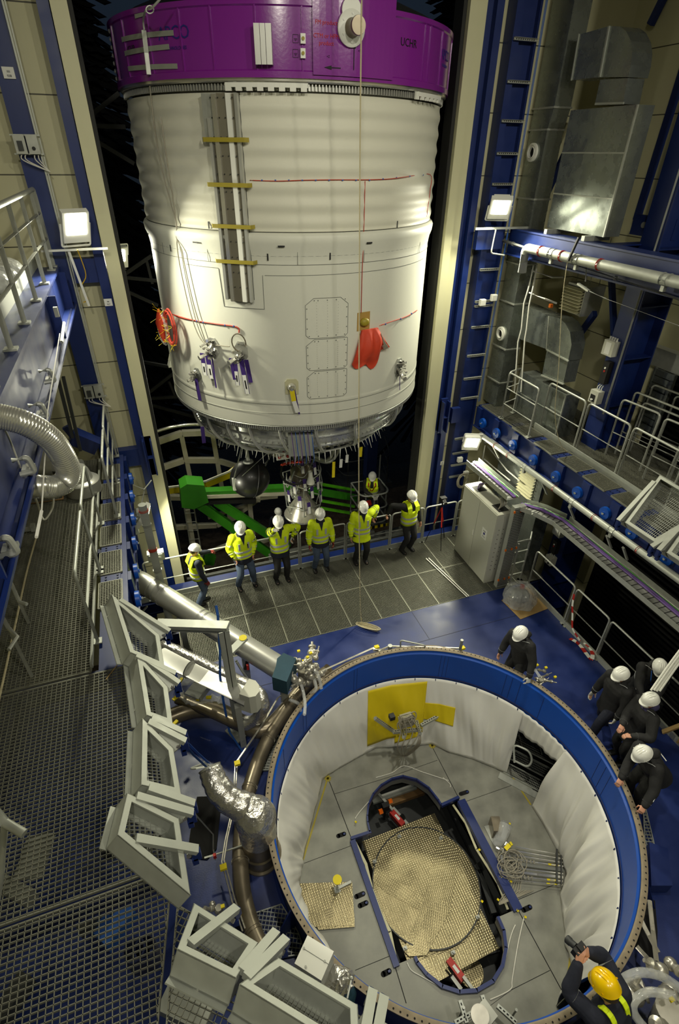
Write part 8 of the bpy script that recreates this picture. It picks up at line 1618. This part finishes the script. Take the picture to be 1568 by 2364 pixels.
person((2.95, 13.9, GZ), R(-90), 'dark figure with white helmet in the yard behind the engine nozzle', 'jacket', 'navy', 'navy', h=1.76, band=False)
person((PY(962, 1000, 24).x, 24, -6.1), R(-100), 'tiny dark figure with white helmet far out beside the right door seal', 'jacket', 'navy', 'navy', mask=False, h=1.76)
# visitors in black on the right
def visitor(helm, zh, face, lab, **kw):
    c = PZ(*helm, zh); return person((c.x-math.cos(face)*kw.pop('back', .02), c.y-math.sin(face)*kw.pop('back2', .02), 0), face, lab, 'jacket', 'blackfab', kw.pop('legs', 'workt'), **kw)
visitor((1204, 1456), 1.66, R(-165), 'person in a black jacket leaning on the ring rim with one gloved hand', hands=(PZ(1222, 1572, .86), None), gl=('glove', None), lean=16, back=.18, back2=.10, headdown=30, h=1.78, hem=-.24, stance=.25)
visitor((1436, 1556), 1.64, R(178), 'person in a black jacket and dark trousers striding away from the ring, gloves on', legs='navy', hands=(None, None), gl=('glove', 'glove'), lean=6, headdown=18, back=.08, h=1.74, hem=-.26, step=(.28, -.22), stance=.2)
_p, _J = visitor((1524, 1532), 1.62, R(-130), 'person in a black jacket with a blue lanyard, looking down at a phone', hands=((6.84, 3.42, 1.08), (6.72, 3.52, 1.06)), lean=14, headdown=42, mask=False, back=.16, back2=.16, h=1.74, hem=-.24)
mb = MB(); [mb.tube([_J['chest']+_J['fw']*.19-_J['up']*.05, _J['chest']+_J['fw']*.185+_J['rr']*sg*.05+_J['up']*.1, _J['chest']+_J['rr']*sg*.07+_J['up']*.22+_J['fw']*.08], .008, 6) for sg in (-1, 1)]; mb.build('blue_lanyard', 'bluestrap', _J['jac'])
visitor((1500, 1617), 1.62, R(170), 'person in a black jacket with crossed arms and a purple hood', hands=((5.98, 3.0, 1.18), (6.0, 3.22, 1.16)), headdown=15, back=.04, h=1.72, hem=-.30, hoodm=M['hoodp'])
_p, _I = visitor((1493, 1742), 1.50, R(175), 'person in a black jacket bending over the ring rim, nearest of the visitors', hands=((5.46, 2.15, .90), (5.42, 2.58, .88)), lean=34, headdown=34, back=.34, h=1.74, hem=-.22)
mb = MB(); q_ = _I['chest']-_I['fw']*.185+_I['up']*.02; r_ = _I['rr']; u_ = _I['up']; mb.prism([q_-r_*.10-u_*.02, q_-r_*.02+u_*.005, q_+r_*.02+u_*.05, q_+r_*.07+u_*.04, q_+r_*.03, q_-r_*.02-u_*.03], -_I['fw']*.012); mb.build('back_emblem', 'paint', _I['jac'])
mb = MB(); mb.cbox((6.74, 3.42, 1.09), (.07, .14, .012), Matrix.Rotation(.4, 3, 'X')); one('phone', mb, 'black', 'black phone held by the visitor with the blue lanyard', 'phone')
# photographer
c = PZ(1436, 2306, 1.83); cm = PZ(1352, 2206, 1.80)
face = math.atan2(cm.y-c.y, cm.x-c.x); 
p, I = person((c.x-math.cos(face)*.10, c.y-math.sin(face)*.10, .03), face, 'person with a yellow helmet photographing down into the pit, bottom right', 'jacket', 'navy', 'navy', hands=(PZ(1366, 2232, 1.70)*0+Vector((cm.x, cm.y, 1.73))-Vector((math.sin(face), -math.cos(face), 0))*-.0+Vector((-math.sin(face), math.cos(face), 0))*.09, Vector((cm.x, cm.y, 1.73))+Vector((math.sin(face), -math.cos(face), 0))*.09), hm='yhelmet', lean=18, headdown=30, mask=True, h=1.86, fine=True, elbow=(Vector((-math.sin(face), math.cos(face), -.8)), Vector((math.sin(face), -math.cos(face), -.8))))
mb = MB()
for sg in (-1, 1):
    P = [I['pel']+I['up']*.05+I['rr']*sg*.10+I['fw']*.158, I['chest']+I['rr']*sg*.105+I['fw']*.155, I['sh'][0]*.0+I['chest']+I['up']*.22+I['rr']*sg*.10+I['fw']*.03, I['chest']+I['up']*.19+I['rr']*sg*.10-I['fw']*.12, I['pel']+I['up']*.1+I['rr']*sg*.10-I['fw']*.158]
    P = smooth_path(P, 4); [mb.beam(a, b, .055, .012, (I['fw'] if i < 5 or i > 11 else I['up'])) for i, (a, b) in enumerate(zip(P[:-1], P[1:]))]
mb.build('yellow_vest_strip', 'hivis', I['jac'])
for i in (0, 1): a, b = I['sh'][i].lerp(I['els'][i], .55), I['sh'][i].lerp(I['els'][i], .85); mb = MB(); mb.tube([a, b], .084, 18, caps=False); mb.build('reflective_band', 'reflect', I['jac'])
wc = (I['wr'][0]+I['wr'][1])/2+I['f']*.07; t = thing('camera', 'black camera held up in both hands by the yellow-helmeted photographer', 'camera', wc); Rm = Matrix.Rotation(face-PI/2, 3, 'Z'); mb = MB(); mb.cbox(wc+Vector((0, 0, .03)), (.14, .07, .10), Rm); mb.cbox(wc+Vector((0, 0, .09)), (.05, .06, .03), Rm); mb.build('camera_body', 'black', t); mb = MB(); mb.lathe([(0, .0), (.036, 0), (.036, .06), (.042, .07), (.042, .11), (0, .11)], wc+I['f']*.03+Vector((0, 0, .02)), I['f']-Vector((0, 0, .5)), 20); mb.build('lens', 'greydk', t)
# hose gear in the lower right corner
mb = MB(); mb.tube(smooth_path([PZ(1420, 2290, 1.2), PZ(1440, 2260, 1.35), PZ(1480, 2245, 1.4), PZ(1530, 2255, 1.35), PZ(1575, 2285, 1.3)], 6), .045, 12); mb.tube(smooth_path([PZ(1495, 2380, 1.0), PZ(1465, 2340, 1.05), PZ(1466, 2310, 1.1), PZ(1500, 2290, 1.15), PZ(1560, 2300, 1.2)], 6), .045, 12); one('wrapped_hose', mb, 'plastic', 'two plastic-wrapped hoses arching behind the yellow-helmeted photographer', 'hose')
valves(1545, 2330, 1.0, 'steel valve cluster in the bottom right corner', 12, 1.5, 22)
valves(1250, 1568, .55, 'small chrome valve fitting on the rim beside the leaning visitor', 8, .55, 23)
mb = MB(); mb.tube([PZ(1226, 1530, .9), PZ(1246, 1562, .75)], .03, 8); one('wrapped_tube', mb, 'plastic', 'short plastic-wrapped tube at the leaning visitor, on the ring rim', 'tube')
mb = MB()
for k, (a, b) in enumerate((((1470, 2185), (1512, 2230)), ((1478, 2120), (1520, 2200)), ((1500, 2080), (1516, 2220)))): mb.tube([PZ(*a, .35), PZ(*b, .35)], .03, 10)
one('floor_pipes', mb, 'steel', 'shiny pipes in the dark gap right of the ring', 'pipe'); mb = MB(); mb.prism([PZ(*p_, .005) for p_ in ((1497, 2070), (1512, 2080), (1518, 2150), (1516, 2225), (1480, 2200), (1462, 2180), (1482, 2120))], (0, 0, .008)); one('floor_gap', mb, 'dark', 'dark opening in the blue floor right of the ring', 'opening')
mb = MB(); mb.prism([PZ(*p_, .02) for p_ in ((1488, 1960), (1530, 1975), (1540, 2060), (1492, 2060))], (0, 0, .22)); one('blue_floor_box', mb, 'blue', 'blue steel box beside the right side of the ring', 'steel box')
